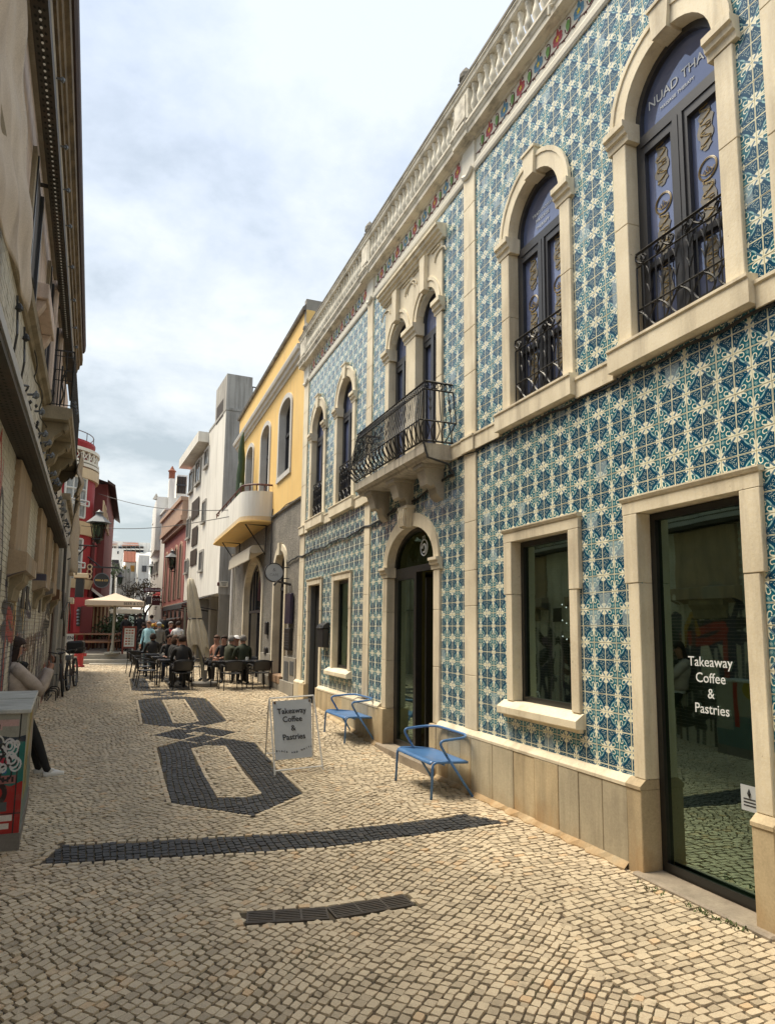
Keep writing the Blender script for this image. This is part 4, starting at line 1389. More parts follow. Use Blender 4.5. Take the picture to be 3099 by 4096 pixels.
# lined-up border stones
rr = random.Random(3)
def border(P, off, w=.055, ln=.075):
    n = len(P)
    cx_ = sum(p[0] for p in P)/n; cy_ = sum(p[1] for p in P)/n
    area = sum(P[i][0]*P[(i+1) % n][1]-P[(i+1) % n][0]*P[i][1] for i in range(n))
    sg = 1 if area > 0 else -1
    for i in range(n):
        a, b = Vector(P[i]), Vector(P[(i+1) % n])
        L = (b-a).length; d = (b-a)/L; nn = Vector((d.y, -d.x))*sg
        k = max(1, int(L/(ln*(1 if a.y < 12 else 1.4))))
        for j in range(k):
            s0, s1 = L*j/k, L*(j+1)/k
            q = []
            for s_, o_ in ((s0, off), (s1, off), (s1, off+w), (s0, off+w)):
                p_ = a+d*s_+nn*o_
                wx, wy = 0, 0
                q.append((p_.x+rr.uniform(-.004, .004), p_.y+rr.uniform(-.004, .004)))
            if ground_ok(q[0][0], q[0][1]):
                out_st.append((q, 0, .55+.45*rr.random(), 1 if a.y < 12 else 0))
for P, H in HEX:
    border(P, .012)
    if H is not None: border(H, -.062)
border([(.81, 4.31), (1.325, 4.205), (1.89, 4.235), (1.89, 4.43), (1.325, 4.40), (.81, 4.505)], .004, .06, .085)

def stone_geo(q, dark, t, detail):
    cx_ = sum(p[0] for p in q)/4; cy_ = sum(p[1] for p in q)/4
    size = math.dist(q[0], q[2])/1.41
    rr = random.Random(int(cx_*7919)+int(cy_*104729))
    gap = (.0020 if detail else .0045)+rr.uniform(0, .0022)
    gap = gap*size/.06
    if detail == 2: sh = .0032; zt = rr.uniform(-.003, .003)
    else: sh = .0045; zt = rr.uniform(-.003, .003)
    g0 = gz(cy_)
    def ins(p, k):
        dx, dy = cx_-p[0], cy_-p[1]; L = math.hypot(dx, dy)
        return (p[0]+dx/L*k*1.41, p[1]+dy/L*k*1.41)
    lo = [ins(p, gap) for p in q]; hi = [ins(p, gap+sh) for p in q]
    tx, ty = rr.uniform(-.03, .03), rr.uniform(-.03, .03)
    if detail == 2:       # corners knocked off
        def cut(P4, c):
            o = []
            for i in range(4):
                a, b, d = P4[i-1], P4[i], P4[(i+1) % 4]
                o.append((b[0]+(a[0]-b[0])*c, b[1]+(a[1]-b[1])*c)); o.append((b[0]+(d[0]-b[0])*c, b[1]+(d[1]-b[1])*c))
            return o
        c = rr.uniform(.04, .13)
        lo, hi = cut(lo, c), cut(hi, c*1.05)
    n = len(lo)
    V = [(x, y, g0-.020) for x, y in lo]+[(x, y, gz(y)+.004+zt+(x-cx_)*tx+(y-cy_)*ty) for x, y in hi]
    F = [tuple(range(n, 2*n))]+[(i, (i+1) % n, n+(i+1) % n, n+i) for i in range(n)]
    return V, F
def cobble_mat(name, c1, c2, c3, rough):
    mt, t, b = newmat(name)
    g = NG(t); P = g.pos()
    at_ = g.n('ShaderNodeAttribute'); at_.attribute_name = 'tint'
    rp = g.n('ShaderNodeValToRGB')
    r = rp.color_ramp
    r.elements[0].position = 0; r.elements[0].color = (*c1, 1)
    r.elements[1].position = 1; r.elements[1].color = (*c3, 1)
    e = r.elements.new(.5); e.color = (*c2, 1)
    e = r.elements.new(.93); e.color = (*c2, 1)
    g.l(at_.outputs['Fac'], rp.inputs[0])
    c = g.mix(g.math('MULTIPLY', g.ramp(g.noise(P, 1.1, 7, .6), .38, .66), .55), rp.outputs[0], tuple(x*.62 for x in c2))
    c = g.mix(g.math('MULTIPLY', g.ramp(g.noise(P, 5.5, 6, .65), .56, .74), .55), c, (.13, .095, .06, 1))
    c = g.mix(.30, c, g.ramp(g.noise(P, 160, 3, .7), .25, .75), 'OVERLAY')
    g.l(c, b.inputs['Base Color'])
    b.inputs['Roughness'].default_value = rough
    g.bump(g.noise(P, 120, 4, .6), .5, .004, b)
    return mt
M['cobble'] = cobble_mat('cobble_limestone', (.43, .35, .245), (.70, .58, .41), (.68, .47, .27), .62)
M['cobble_dark'] = cobble_mat('cobble_basalt', (.055, .057, .062), (.038, .040, .045), (.09, .085, .08), .6)

street = thing('street', None, None, (0, 0, 0)); street['kind'] = 'structure'
# bed: one sheet to the horizon, stepped to follow the rise of the street
p = MB()
ys = [-20, -3, 0, 2, 4, 6, 8.6, 9.8, 11.4, 13, 15.7, 18, 22, 27, 30, 36, 60, 400]
for a, b in zip(ys[:-1], ys[1:]):
    p.face([(-300, a, gz(a)-.0075), (300, a, gz(a)-.0075), (300, b, gz(b)-.0075), (-300, b, gz(b)-.0075)])
bedm = surf('joint_earth', (.12, .09, .06), (.07, .055, .038), .95, 3, .8, dirt=(.06, .085, .025), dirt_amt=.6, dirt_scale=(3, 3, 3), bump=.5, fine=90)
o = p.build('joint_bed', bedm, street, recalc=False)
def size_px(s):
    q = s[0]; cx_ = sum(p[0] for p in q)/4; cy_ = sum(p[1] for p in q)/4
    c = pix((cx_, cy_, gz(cy_)))
    if c is None or not (5 < c[0] < 3094 and 5 < c[1] < 4091): return 0
    P4 = [pix((a, b, gz(b))) for a, b in q]
    if any(v is None for v in P4): return 0
    return abs(sum(P4[i][0]*P4[(i+1) % 4][1]-P4[(i+1) % 4][0]*P4[i][1] for i in range(4)))/2
out_st.sort(key=lambda s: -size_px(s))
def stone_obj(lst, name, kind=None):
    for dk in (0, 1):
        V = []; F = []; TT = []
        for s in lst:
            if s[1] != dk: continue
            v, f = stone_geo(*s)
            b = len(V); V += v; F += [tuple(b+i for i in g_) for g_ in f]; TT += [s[2]]*len(v)
        if not V: continue
        me = bpy.data.meshes.new(name)
        me.from_pydata(V, [], F)
        a = me.attributes.new('tint', 'FLOAT', 'POINT'); a.data.foreach_set('value', TT)
        me.materials.append(M['cobble_dark'] if dk else M['cobble'])
        o = bpy.data.objects.new(name, me); SC.collection.objects.link(o); o.parent = street
        if kind: o['kind'] = kind
for s in out_st[:300]: stone_obj([s], 'cobblestone')
stone_obj(out_st[300:], 'cobblestones', 'stuff')
print('stones', len(out_st))

# drain gratings
M['cast_iron'] = surf('cast_iron', (.10, .085, .07), (.06, .05, .042), .6, 12, .8, dirt=(.10, .065, .04), dirt_amt=.6, dirt_scale=(9, 9, 9), bump=.5)
def grating(x0, y0c, x1, y1c, wd, label):
    a = math.atan2(y1c-y0c, x1-x0); L = math.hypot(x1-x0, y1c-y0c)
    t = thing('drain_grating', label, 'drain', ((x0+x1)/2, (y0c+y1c)/2, 0), a, 'drain gratings in the cobbles')
    h = wd/2; l = L/2
    p = MB()
    p.box(-l, l, -h, -h+.012, -.01, .006); p.box(-l, l, h-.012, h, -.01, .006)
    p.box(-l, -l+.012, -h+.012, h-.012, -.01, .006); p.box(l-.012, l, -h+.012, h-.012, -.01, .006)
    p.build('frame', M['cast_iron'], t, world=False)
    for k in range(1, 3):
        p = MB(); x = -l+2*l*k/3; p.box(x-.007, x+.007, -h+.012, h-.012, -.006, .007); p.build('cross_bar', M['cast_iron'], t, world=False)
    nb_ = 6
    b_ = None
    for k in range(nb_):
        y = -h+.012+(wd-.024)*(k+.5)/nb_
        if b_ is None:
            p = MB(); p.box(-l+.012, l-.012, -.0065, .0065, -.0056, .006); b_ = p.build('bar', M['cast_iron'], t, world=False)
            o = b_
        else:
            o = b_.copy(); SC.collection.objects.link(o); o.parent = t
        o.location = (0, y, 0)
    p = MB(); p.box(-l, l, -h, h, -.0070, -.0058); p.build('pit_shade', M['dark'], t, world=False)  # thin dark sheet in place of the shade in the drain hole
grating(.83, 4.405, 1.315, 4.305, .175, 'left one of two iron drain gratings, one slot wider open')
grating(1.335, 4.305, 1.87, 4.335, .175, 'right one of two iron drain gratings in the cobbles')
# weeds in the joint by the shop step
p = MB(); rr = random.Random(5)
for cl, n in (((3.52, 3.55), 60), ((3.50, 3.95), 26), ((3.55, 3.30), 40)):
    for i in range(n):
        x, y = cl[0]+rr.gauss(0, .02), cl[1]+rr.gauss(0, .07)
        a = rr.uniform(0, 6.28); l = rr.uniform(.008, .022)
        dx, dy = math.cos(a)*l, math.sin(a)*l; h_ = rr.uniform(.008, .03)
        p.face([(x-dy*.3, y+dx*.3, .005), (x+dy*.3, y-dx*.3, .005), (x+dx+dy*.2, y+dy-dx*.2, h_), (x+dx-dy*.2, y+dy+dx*.2, h_)])
tag(p.build('weeds', M['moss'], recalc=False), 'tuft of green weeds growing along the shop step', 'weeds', kind='stuff')
# ================================================================ the old building on the left
LA = R_(1.8)
def LT(x, y, z):       # x out from the wall, y along it
    c, s_ = math.cos(LA), math.sin(LA)
    return (-.81+x*c-y*s_, x*s_+y*c, z)
class LB(MB):
    """builder in the left wall's own frame"""
    def build(s, name, mat, parent=None, **k):
        s.v = [LT(*p) for p in s.v]
        return MB.build(s, name, mat, parent, **k)
left = thing('old_building', 'old derelict two-storey building with graffiti, peeling plaster and hanging netting on the left', 'building', (-1.0, 8, 0))
# graffiti, painted by this script as pixels over a 14 x 3.6 m stretch of wall
def graffiti():
    Wp, Hp = 2100, 540
    Yy = np.linspace(3.2, 17.2, Wp)[None, :]; Zz = np.linspace(0, 3.6, Hp)[:, None]
    C = np.ones((Hp, Wp, 3), np.float32)*np.array([.70, .68, .60], np.float32)
    Al = np.zeros((Hp, Wp, 1), np.float32)
    r_ = random.Random(21)
    def stroke(pts, rad, col, al=.9):
        for (a, b) in zip(pts[:-1], pts[1:]):
            y0, y1 = min(a[0], b[0])-rad*1.5, max(a[0], b[0])+rad*1.5
            z0, z1 = min(a[1], b[1])-rad*1.5, max(a[1], b[1])+rad*1.5
            i0, i1 = int((y0-3.2)/14*Wp), int((y1-3.2)/14*Wp)+1
            j0, j1 = int(z0/3.6*Hp), int(z1/3.6*Hp)+1
            i0, i1, j0, j1 = max(0, i0), min(Wp, i1), max(0, j0), min(Hp, j1)
            if i1 <= i0 or j1 <= j0: continue
            d = sdf_seg(Yy[:, i0:i1]+0*Zz[j0:j1], Zz[j0:j1]+0*Yy[:, i0:i1], a, (b[0]+1e-5, b[1]))
            k = np.clip((rad-d)/(.25*rad)+.5, 0, 1)[..., None].astype(np.float32)*al
            C[j0:j1, i0:i1] = C[j0:j1, i0:i1]*(1-k)+np.array(col, np.float32)*k
            Al[j0:j1, i0:i1] = np.maximum(Al[j0:j1, i0:i1], k)
    def curve(c, sx, sz, n, ph, f=(2, 3)):
        return [(c[0]+sx*math.sin(f[0]*t+ph), c[1]+sz*math.cos(f[1]*t+ph*1.7)) for t in [i/n*2*math.pi for i in range(n+1)]]
    black = (.05, .05, .06); blue = (.12, .13, .25); red = (.62, .10, .09); pur = (.36, .27, .36); grey = (.30, .32, .33); yel = (.72, .55, .12); teal_ = (.20, .35, .35); brown = (.35, .22, .12)
    # broad faded fills
    for i in range(46):
        y = 3.4+r_.random()*13.5; z = r_.uniform(.1, 2.3)
        stroke([(y, z), (y+r_.uniform(-.2, .5), z+r_.uniform(-.1, .5))], r_.uniform(.10, .32), r_.choice([grey, pur, (.5, .48, .5), (.55, .5, .42), teal_, (.45, .40, .38)]), .45)
    # tags with drips
    for i in range(60):
        y = 3.4+r_.random()*13.4; z = r_.uniform(.4, 2.2)
        col = r_.choice([black, black, black, blue, grey, red, pur, brown])
        pts = curve((y, z), r_.uniform(.3, .9), r_.uniform(.12, .45), 26, r_.uniform(0, 6), r_.choice([(1, 2), (2, 3), (1, 3), (3, 2)]))
        pts = pts[:r_.randint(10, 26)]
        stroke(pts, r_.uniform(.045, .095), col)
        for k in range(r_.randint(1, 5)):
            p0 = r_.choice(pts); L = r_.uniform(.3, 1.5)
            stroke([(p0[0], p0[1]), (p0[0]+r_.uniform(-.02, .02), max(0, p0[1]-L))], r_.uniform(.018, .04), col, .85)
    for y, z in ((8.6, 1.75), (9.6, 1.9)):
        stroke([(y, z), (y+.1, z+.3), (y+.25, z+.1), (y+.3, z-.2)], .05, yel, .8)
    for i in range(70):
        y = 3.4+r_.random()*13.4
        z = r_.uniform(1.2, 2.4)
        stroke([(y, z), (y+r_.uniform(-.03, .03), z-r_.uniform(.6, 1.9))], r_.uniform(.022, .06), r_.choice([black, (.2, .2, .22), pur, (.85, .83, .78)]), .75)
    # tall tags above head height
    stroke([(6.25, 2.95), (6.5, 3.38), (6.75, 2.9), (6.5, 2.6), (6.2, 2.75), (6.6, 2.95)], .035, red, .9)
    stroke([(6.55, 2.7), (6.6, 2.3)], .03, red, .9); stroke([(6.8, 3.2), (6.7, 2.2)], .02, red, .8)
    stroke(curve((7.0, 2.55), .22, .38, 22, 1.2, (1, 1)), .045, (.08, .09, .16), .85)
    stroke([(7.0, 2.3), (6.85, 1.8), (6.9, 1.2)], .08, (.07, .08, .14), .85)
    stroke([(7.25, 2.2), (7.1, 1.7), (7.3, 1.2), (7.2, .6)], .06, (.10, .10, .16), .85)
    stroke([(9.5, 2.05), (9.15, 1.7), (8.95, 1.2)], .11, (.10, .11, .12), .85)
    stroke([(6.7, 2.1), (6.45, 2.5), (6.2, 2.2), (6.35, 1.8)], .05, (.08, .08, .14), .9)
    out_ = np.concatenate([C, Al], axis=2)
    return out_[::1]
def graf_mat(name, base, brick=True):
    mt = surf(name, base, tuple(c*.7 for c in base), .75, 2.5, .8, dirt=(.13, .11, .08), dirt_amt=.6, dirt_scale=(3, 3, .5), bump=.3)
    t = mt.node_tree; g = NG(t); b = t.nodes['Principled BSDF']
    old = b.inputs['Base Color'].links[0].from_socket
    sp = g.n('ShaderNodeSeparateXYZ'); g.l(g.pos(), sp.inputs[0])
    u = g.math('DIVIDE', g.math('SUBTRACT', sp.outputs['Y'], 3.2), 14.0)
    v = g.math('DIVIDE', sp.outputs['Z'], 3.6)
    cb = g.n('ShaderNodeCombineXYZ'); g.l(u, cb.inputs[0]); g.l(v, cb.inputs[1])
    tx = g.n('ShaderNodeTexImage'); tx.image = GIMG; tx.extension = 'CLIP'
    g.l(cb.outputs[0], tx.inputs[0])
    f = g.math('MULTIPLY', tx.outputs['Alpha'], g.ramp(g.noise(g.pos(), 9, 5, .7), .10, .32))
    c = g.mix(f, old, tx.outputs['Color'])
    g.l(c, b.inputs['Base Color'])
    return mt
GIMG = make_image('graffiti', graffiti())
GIMG.colorspace_settings.name = 'sRGB'
M['old_brick'] = graf_mat('old_brick', (.62, .59, .49))
M['old_pilaster'] = graf_mat('old_pilaster', (.38, .28, .18))
M['white_brick_high'] = surf('white_brick_high', (.60, .57, .48), (.45, .42, .35), .7, 2.5, .8, dirt=(.16, .14, .10), dirt_amt=.6, dirt_scale=(3, 3, .5))
# core
p = LB(); p.box(-.6, -.012, -9, 17.0, -.2, 6.9); p.build('wall_core', M['left_plaster'], left)
# glazed bricks of the ground floor, each proud of its joint
PIL = [(7.72, 9.0), (10.85, 12.0), (12.95, 14.0), (15.4, 16.4)]
bricks = []
rr = random.Random(8)
bh, bl = .056, .17
z = 0.0; row = 0
while z < 4.72:
    y = 3.0-(row % 2)*bl/2
    while y < 16.9:
        y2 = y+bl
        ok = z+bh > gz(y)
        if z > 2.28 and z < 3.46 and any(a < y+bl*.5 < b for a, b in PIL): ok = False
        if ok: bricks.append((y, y2, z, z+bh, rr.random()))
        y = y2
    z += bh; row += 1
def brick_geo(mb, b):
    y, y2, z0, z1, r = b
    g_ = .0032; d = .003*r
    mb.box(-.014, 0+d, y+g_, y2-g_, z0+g_, z1-g_, skip='l')
def bsize(b):
    a = pix(LT(0, b[0], b[2])); c = pix(LT(0, b[1], b[3]))
    if a is None or c is None or c[0] < 2 or a[1] > 4000 or c[1] < 5: return 0
    return abs(a[0]-c[0])*abs(a[1]-c[1])
bricks.sort(key=lambda b: -bsize(b))
for b in bricks[:300]:
    q = LB(); brick_geo(q, b); q.build('brick', M['old_brick'] if b[2] < 3.45 else M['white_brick_high'], left, recalc=False)
q = LB(); q2 = LB()
for b in bricks[300:]: brick_geo(q if b[2] < 3.45 else q2, b)
q.build('bricks', M['old_brick'], left, recalc=False, kind='stuff')
q2.build('bricks', M['white_brick_high'], left, recalc=False, kind='stuff')
p = LB(); p.box(-.012, .0, -9, 3.0, -.1, 6.9); p.build('render_coat', M['plaster_white_old'], left)
for a, b in PIL:
    p = LB(); p.bbox(-.01, .055, a, b, 2.44, 3.42, b=.008); p.build('pilaster', M['old_pilaster'], left)
    p = LB()
    p.prof([(0, 2.22), (.06, 2.25), (.17, 2.29), (.17, 2.47), (.06, 2.49), (0, 2.49)], a-.04, b+.04)
    p.build('pilaster_bracket', M['old_pilaster'], left)
    p = LB()
    p.prof([(0, 1.98), (.03, 2.0), (.05, 2.12), (.12, 2.2), (.13, 2.285), (0, 2.24)], a+.25, b-.35)
    p.build('corbel', M['left_stone'], left)
for y in (9.4, 10.0, 12.4):
    p = LB(); p.box(.0, .012, y, y+.32, 1.95, 2.25)
    p.build('vent_plate', M['steel_rust'], left)
# lower steel channel
p = LB()
p.prof([(.0, 3.44), (.20, 3.44), (.20, 3.60), (.188, 3.60), (.188, 3.452), (.012, 3.452), (.012, 3.60), (0, 3.60)], 3.0, 16.6)
p.build('steel_channel', M['steel_rust'], left)
p = LB(); p.box(.196, .214, 3.0, 16.6, 3.50, 3.575); p.build('channel_lip', M['steel_light'], left)
def perforations(x0, x1, y0, y1, z, name, rows=(.3, .5, .7), mat=None):
    p = LB()
    y = y0
    while y < y1:
        for k in rows:
            x = x0+(x1-x0)*k
            p.poly([(x+.011*math.cos(a), y+.016*math.sin(a), z) for a in [i*math.pi/3 for i in range(6)]], [tuple(range(6))])
        y += .075
    p.build(name, mat or M['dark'], left, recalc=False, kind='stuff')
perforations(0, .20, 3.6, 16, 3.4375, 'perforations')
# white ribbed band above the channel is brick too; ledge over it
p = LB()
p.prof([(0, 4.74), (.03, 4.74), (.05, 4.78), (.10, 4.80), (.115, 4.86), (.03, 4.88), (0, 4.88)], 2.0, 14.9)
p.build('ledge', M['left_stone'], left)
# upper storey: plaster skin, shutters, hoods
p = LB(); p.box(-.012, .012, -9, 14.9, 4.885, 6.75); p.build('upper_plaster', M['left_plaster'], left)
for a, b, z0, z1 in ((7.0, 7.75, 4.9, 6.3), (9.35, 9.9, 5.0, 6.35), (10.7, 11.4, 4.9, 6.35), (12.4, 13.1, 4.9, 6.35)):
    w = bpy.data.objects.new('window', None); SC.collection.objects.link(w); w.parent = left
    w.location = Vector(LT(0, a, z0))-left.location
    p = LB(); p.box(.012, .03, a, b, z0, z1); p.build('opening', M['dark'], w)
    for s_ in (a, b-.05):
        p = LB(); p.box(.03, .06, s_, s_+.05, z0, z1); p.build('frame', M['frame'], w)
    p = LB(); p.box(.03, .05, a+.08, (a+b)/2, z0+.05, z1-.05); p.build('shutter', M['shutter_dark'], w)
    p = LB(); p.box(.012, .05, a-.14, a-.02, z0, z1); p.build('surround', M['left_stone'], w)
    p = LB(); p.box(.012, .05, b+.02, b+.14, z0, z1); p.build('surround', M['left_stone'], w)
for a, b in ((8.05, 9.3),):
    p = LB()
    p.bbox(.01, .15, a, b, 5.32, 5.50, b=.01)
    p.prof([(.01, 5.17), (.05, 5.18), (.09, 5.24), (.12, 5.315), (.01, 5.315)], a+.05, a+.2)
    p.prof([(.01, 5.17), (.05, 5.18), (.09, 5.24), (.12, 5.315), (.01, 5.315)], b-.2, b-.05)
    p.build('planter_sill', M['left_plaster'], left)
for y in (9.95, 11.6):
    p = LB(); p.tube([(.07, y, 4.9), (.07, y, 6.4)], .05, 8); p.tube([(.07, y, 6.3), (.07, y, 6.42)], .065, 8); p.build('drain_pipe', M['left_plaster'], left)
# upper channel
p = LB()
p.prof([(.11, 6.28), (.235, 6.28), (.235, 6.40), (.225, 6.40), (.225, 6.29), (.12, 6.29), (.12, 6.40), (.11, 6.40)], 1.5, 14.9)
p.build('steel_channel', M['steel_rust'], left)
perforations(.11, .235, 3.6, 12.5, 6.2775, 'perforations', (.25, .5, .75))
o_ = perforations(.11, .235, 5.2, 11.5, 6.2765, 'light_dots', (.52,), flat('hole_glow', (.34, .31, .25), .5, emit=(.9, .85, .7), estr=.03))  # flat dots: light at the holes put into a pale, faintly glowing colour
for y in (4.5, 7.5, 10.5, 13.5):
    p = LB(); p.box(.0, .11, y, y+.03, 6.3, 6.33); p.build('channel_bracket', M['steel_rust'], left)
# eaves mouldings and gutter
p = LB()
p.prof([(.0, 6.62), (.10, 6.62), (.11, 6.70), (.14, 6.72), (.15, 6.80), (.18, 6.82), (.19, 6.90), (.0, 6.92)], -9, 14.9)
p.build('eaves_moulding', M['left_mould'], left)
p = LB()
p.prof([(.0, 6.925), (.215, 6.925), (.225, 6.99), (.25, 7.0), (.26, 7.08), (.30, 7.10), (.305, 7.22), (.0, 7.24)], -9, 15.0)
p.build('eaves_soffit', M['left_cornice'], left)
p = LB()
p.prof([(.2, 7.245), (.325, 7.245), (.35, 7.30), (.355, 7.42), (.34, 7.43), (.2, 7.43)], -9, 14.7)
p.build('gutter', surf('gutter_rust', (.055, .032, .026), (.035, .02, .018), .8, 6, .8), left)
# stubs of broken fixings along channels and eaves
rr = random.Random(31)
def fixing(x, y, z, s_=1.0):
    p = LB()
    p.tube([(x-.02, y, z), (x+.07*s_, y, z+.01)], .012*s_, 5)
    p.tube([(x+.03*s_, y-.03*s_, z-.03*s_), (x+.05*s_, y+.02*s_, z+.05*s_)], .010*s_, 5)
    p.lathe([(.01, -.03*s_), (.028*s_, -.01), (.028*s_, .02*s_), (.008, .035*s_)], (x+.05*s_, y, z), 6)
    p.build('fixing', M['metal_grey'], left)
for i, y in enumerate((6.6, 7.6, 8.4, 9.2, 10.3, 11.4, 12.5, 13.4)): fixing(.20, y, 6.86, .8)
for i in range(17): fixing(.22, 6.3+i*.62+rr.uniform(-.1, .1), 3.66+rr.uniform(-.03, .08), .9)
for i in range(4): fixing(.36, 10.6+i*.35, 4.95+i*.05, .6)
# loops of dead wire and light string
p = LB()
pts = [(.03+.03*math.sin(i*.9), 5.2+i*.14, 5.3-.012*i+.05*math.sin(i*.5)+(-.35 if i > 16 else 0)*min(1, (i-16)/8 if i > 16 else 0)) for i in range(46)]
p.tube(pts, .008, 4)
pts = [(.12+.05*math.sin(i*1.3), 6.4+i*.16, 3.78+.07*math.sin(i*.8)) for i in range(66)]
p.tube(pts, .010, 4)
for i in range(40):
    y = 6.6+i*.25; p.lathe([(.004, -.02), (.016, 0), (.004, .02)], (.19+.03*math.sin(i), y, 3.70+.05*math.sin(i*2.1)), 5)
for y0_ in (7.3, 6.6):
    p.tube([(.02, y0_, 4.66), (.03, y0_+.05, 4.45), (.05, y0_-.06, 4.28), (.03, y0_-.02, 4.12)], .010, 4)
    p.lathe([(.01, 0), (.035, .02), (.03, .05), (.01, .08)], (.04, y0_+.02, 4.52), 6)
p.tube([(.02, 8.1, 4.15), (.06, 8.08, 4.05), (.02, 8.05, 3.98), (-.0, 8.12, 4.05), (.02, 8.1, 4.15)], .012, 5)
o = p.build('loose_wires', M['wire'], left)
# balcony on scrolled corbels
lb = bpy.data.objects.new('balcony', None); SC.collection.objects.link(lb); lb.parent = left; lb.location = Vector(LT(0, 10.2, 4.6))-left.location
p = LB()
p.prof([(.0, 4.58), (.34, 4.58), (.35, 4.62), (.375, 4.64), (.375, 4.75), (0, 4.77)], 10.22, 14.2)
p.build('slab', M['left_stone'], lb)
for y in (10.4, 11.5, 12.6, 13.7):
    p = LB()
    p.prof([(.0, 4.575), (.33, 4.575), (.33, 4.50), (.29, 4.46), (.27, 4.49), (.22, 4.43), (.16, 4.38), (.12, 4.26), (.05, 4.20), (0, 4.12)], y, y+.2)
    p.build('corbel', M['left_stone'], lb)
p = LB()
for z_ in (4.80, 5.50, 5.58, 5.15, 5.30):
    p.tube([(.0, 10.26, z_), (.35, 10.26, z_), (.35, 13.9, z_)], .012 if z_ > 5.55 else .007, 4)
for i in range(5): p.tube([(.35*i/4, 10.26, 4.78), (.35*i/4, 10.26, 5.58)], .008, 4)
for i in range(32): p.tube([(.35, 10.26+i*.114, 4.78), (.35, 10.26+i*.114, 5.58)], .008, 4, cap=False)
for a in (.10, .22): p.tube([(a, 10.25, 4.8), (a+.03, 10.25, 4.95), (a, 10.25, 5.1), (a+.03, 10.25, 5.3)], .01, 4)
p.build('railing', M['iron'], lb)
# torn netting hung over the front
def sheet(name, label, y0, y1, z0, z1, off, amp, mat, seed, taper=0.0, nx=40, nz=26, knot=None):
    r = random.Random(seed)
    ph = [r.uniform(0, 6) for _ in range(6)]
    p = LB()
    V = []; F = []
    for j in range(nz+1):
        t_ = j/nz
        for i in range(nx+1):
            u = i/nx
            wy = y0+(y1-y0)*u
            z_ = z1+(z0-z1)*t_+ .06*math.sin(u*9+ph[5])*t_
            x = off+amp*(math.sin(u*17+ph[0]+t_*2)*.5+math.sin(u*31+ph[1]-t_*3)*.3+math.sin(u*7+t_*5+ph[2])*.6)*(.4+.6*t_)
            x += .03*math.sin(t_*8+u*4+ph[3])+.012*math.sin(t_*31+u*22)+.010*math.sin(u*57-t_*12)
            wy += taper*t_*(u-.5)+.05*math.sin(t_*6+ph[4])
            if knot:
                d = math.exp(-((t_-knot)/.09)**2)
                wy = wy*(1-.55*d)+((y0+y1)/2)*.55*d; x += .10*d
            V.append((x, wy, z_))
    for j in range(nz):
        for i in range(nx):
            a = j*(nx+1)+i
            F.append((a, a+1, a+nx+2, a+nx+1))
    p.poly(V, F)
    o = p.build(name, mat, None, smooth=True)
    tag(o, label, 'netting')
    sm = o.modifiers.new('thickness', 'SOLIDIFY'); sm.thickness = .006
    return o
sheet('netting', 'wide brown sheet of netting hung over the upper front of the old building', 1.2, 4.75, 4.15, 7.0, .13, .05, M['cloth_net'], 3, taper=2.0, nx=90, nz=60, knot=None)
sheet('netting', 'long torn strip of pale cloth hanging below the far end of the old building cornice', 13.6, 14.9, 2.75, 5.0, .42, .05, M['cloth_light'], 9, taper=-.7, nx=18, nz=24)
sheet('netting', 'short ragged cloth flap caught at the corner of the old balcony', 12.9, 13.9, 4.05, 4.75, .44, .05, M['cloth_light'], 12, taper=.3, nx=12, nz=10)
# door leaf, pipes and cables at the far end of the old front
p = LB(); p.box(.0, .03, 16.5, 17.0, .3, 3.3); p.build('service_door', M['wood_dark'], left)
# lower white house beyond
lw = thing('white_house', 'low whitewashed house with cables next to the derelict building', 'building', LT(0, 19, .3))
p = LB(); p.box(-3, .10, 17.0, 24.5, -.1, 4.6); p.build('wall', M['plaster_white_old'], lw)
p = LB(); p.box(-3, .18, 17.0, 24.5, 4.6, 4.75); p.build('eave', M['left_stone'], lw)
for y in (18.0, 21.0):
    p = LB(); p.bbox(.0, .16, y, y+.5, .2, 3.6, b=.01); p.build('pilaster', M['plaster_white_old'], lw)
p = LB(); p.box(.10, .13, 19.1, 20.2, .3, 2.6); p.build('door', M['shutter_dark'], lw)
p = LB(); p.box(.10, .12, 22.2, 23.3, 1.0, 2.6); p.build('window', M['glass_far'], lw)
p = LB(); p.bbox(.1, .24, 23.4, 24.4, 2.45, 2.62, b=.01); p.build('door_hood', M['limestone'], lw)
p = LB()
p.tube([(.13, 17.3, 3.6), (.15, 17.3, 2.5), (.18, 17.6, 2.0), (.20, 18.2, 1.8), (.2, 18.6, 1.5)], .02, 5)
p.tube([(.13, 17.9, 3.6), (.15, 17.9, 2.6), (.18, 17.5, 2.2), (.16, 17.4, 1.9)], .02, 5)
p.tube([(.16, 18.6, 2.1), (.20, 19.6, 2.35), (.2, 21.0, 2.4), (.2, 22.5, 2.1), (.2, 22.9, 1.6)], .018, 5)
tag(p.build('hanging_cables', M['wire']), 'tangle of black cables hanging down the low whitewashed house', 'cable')

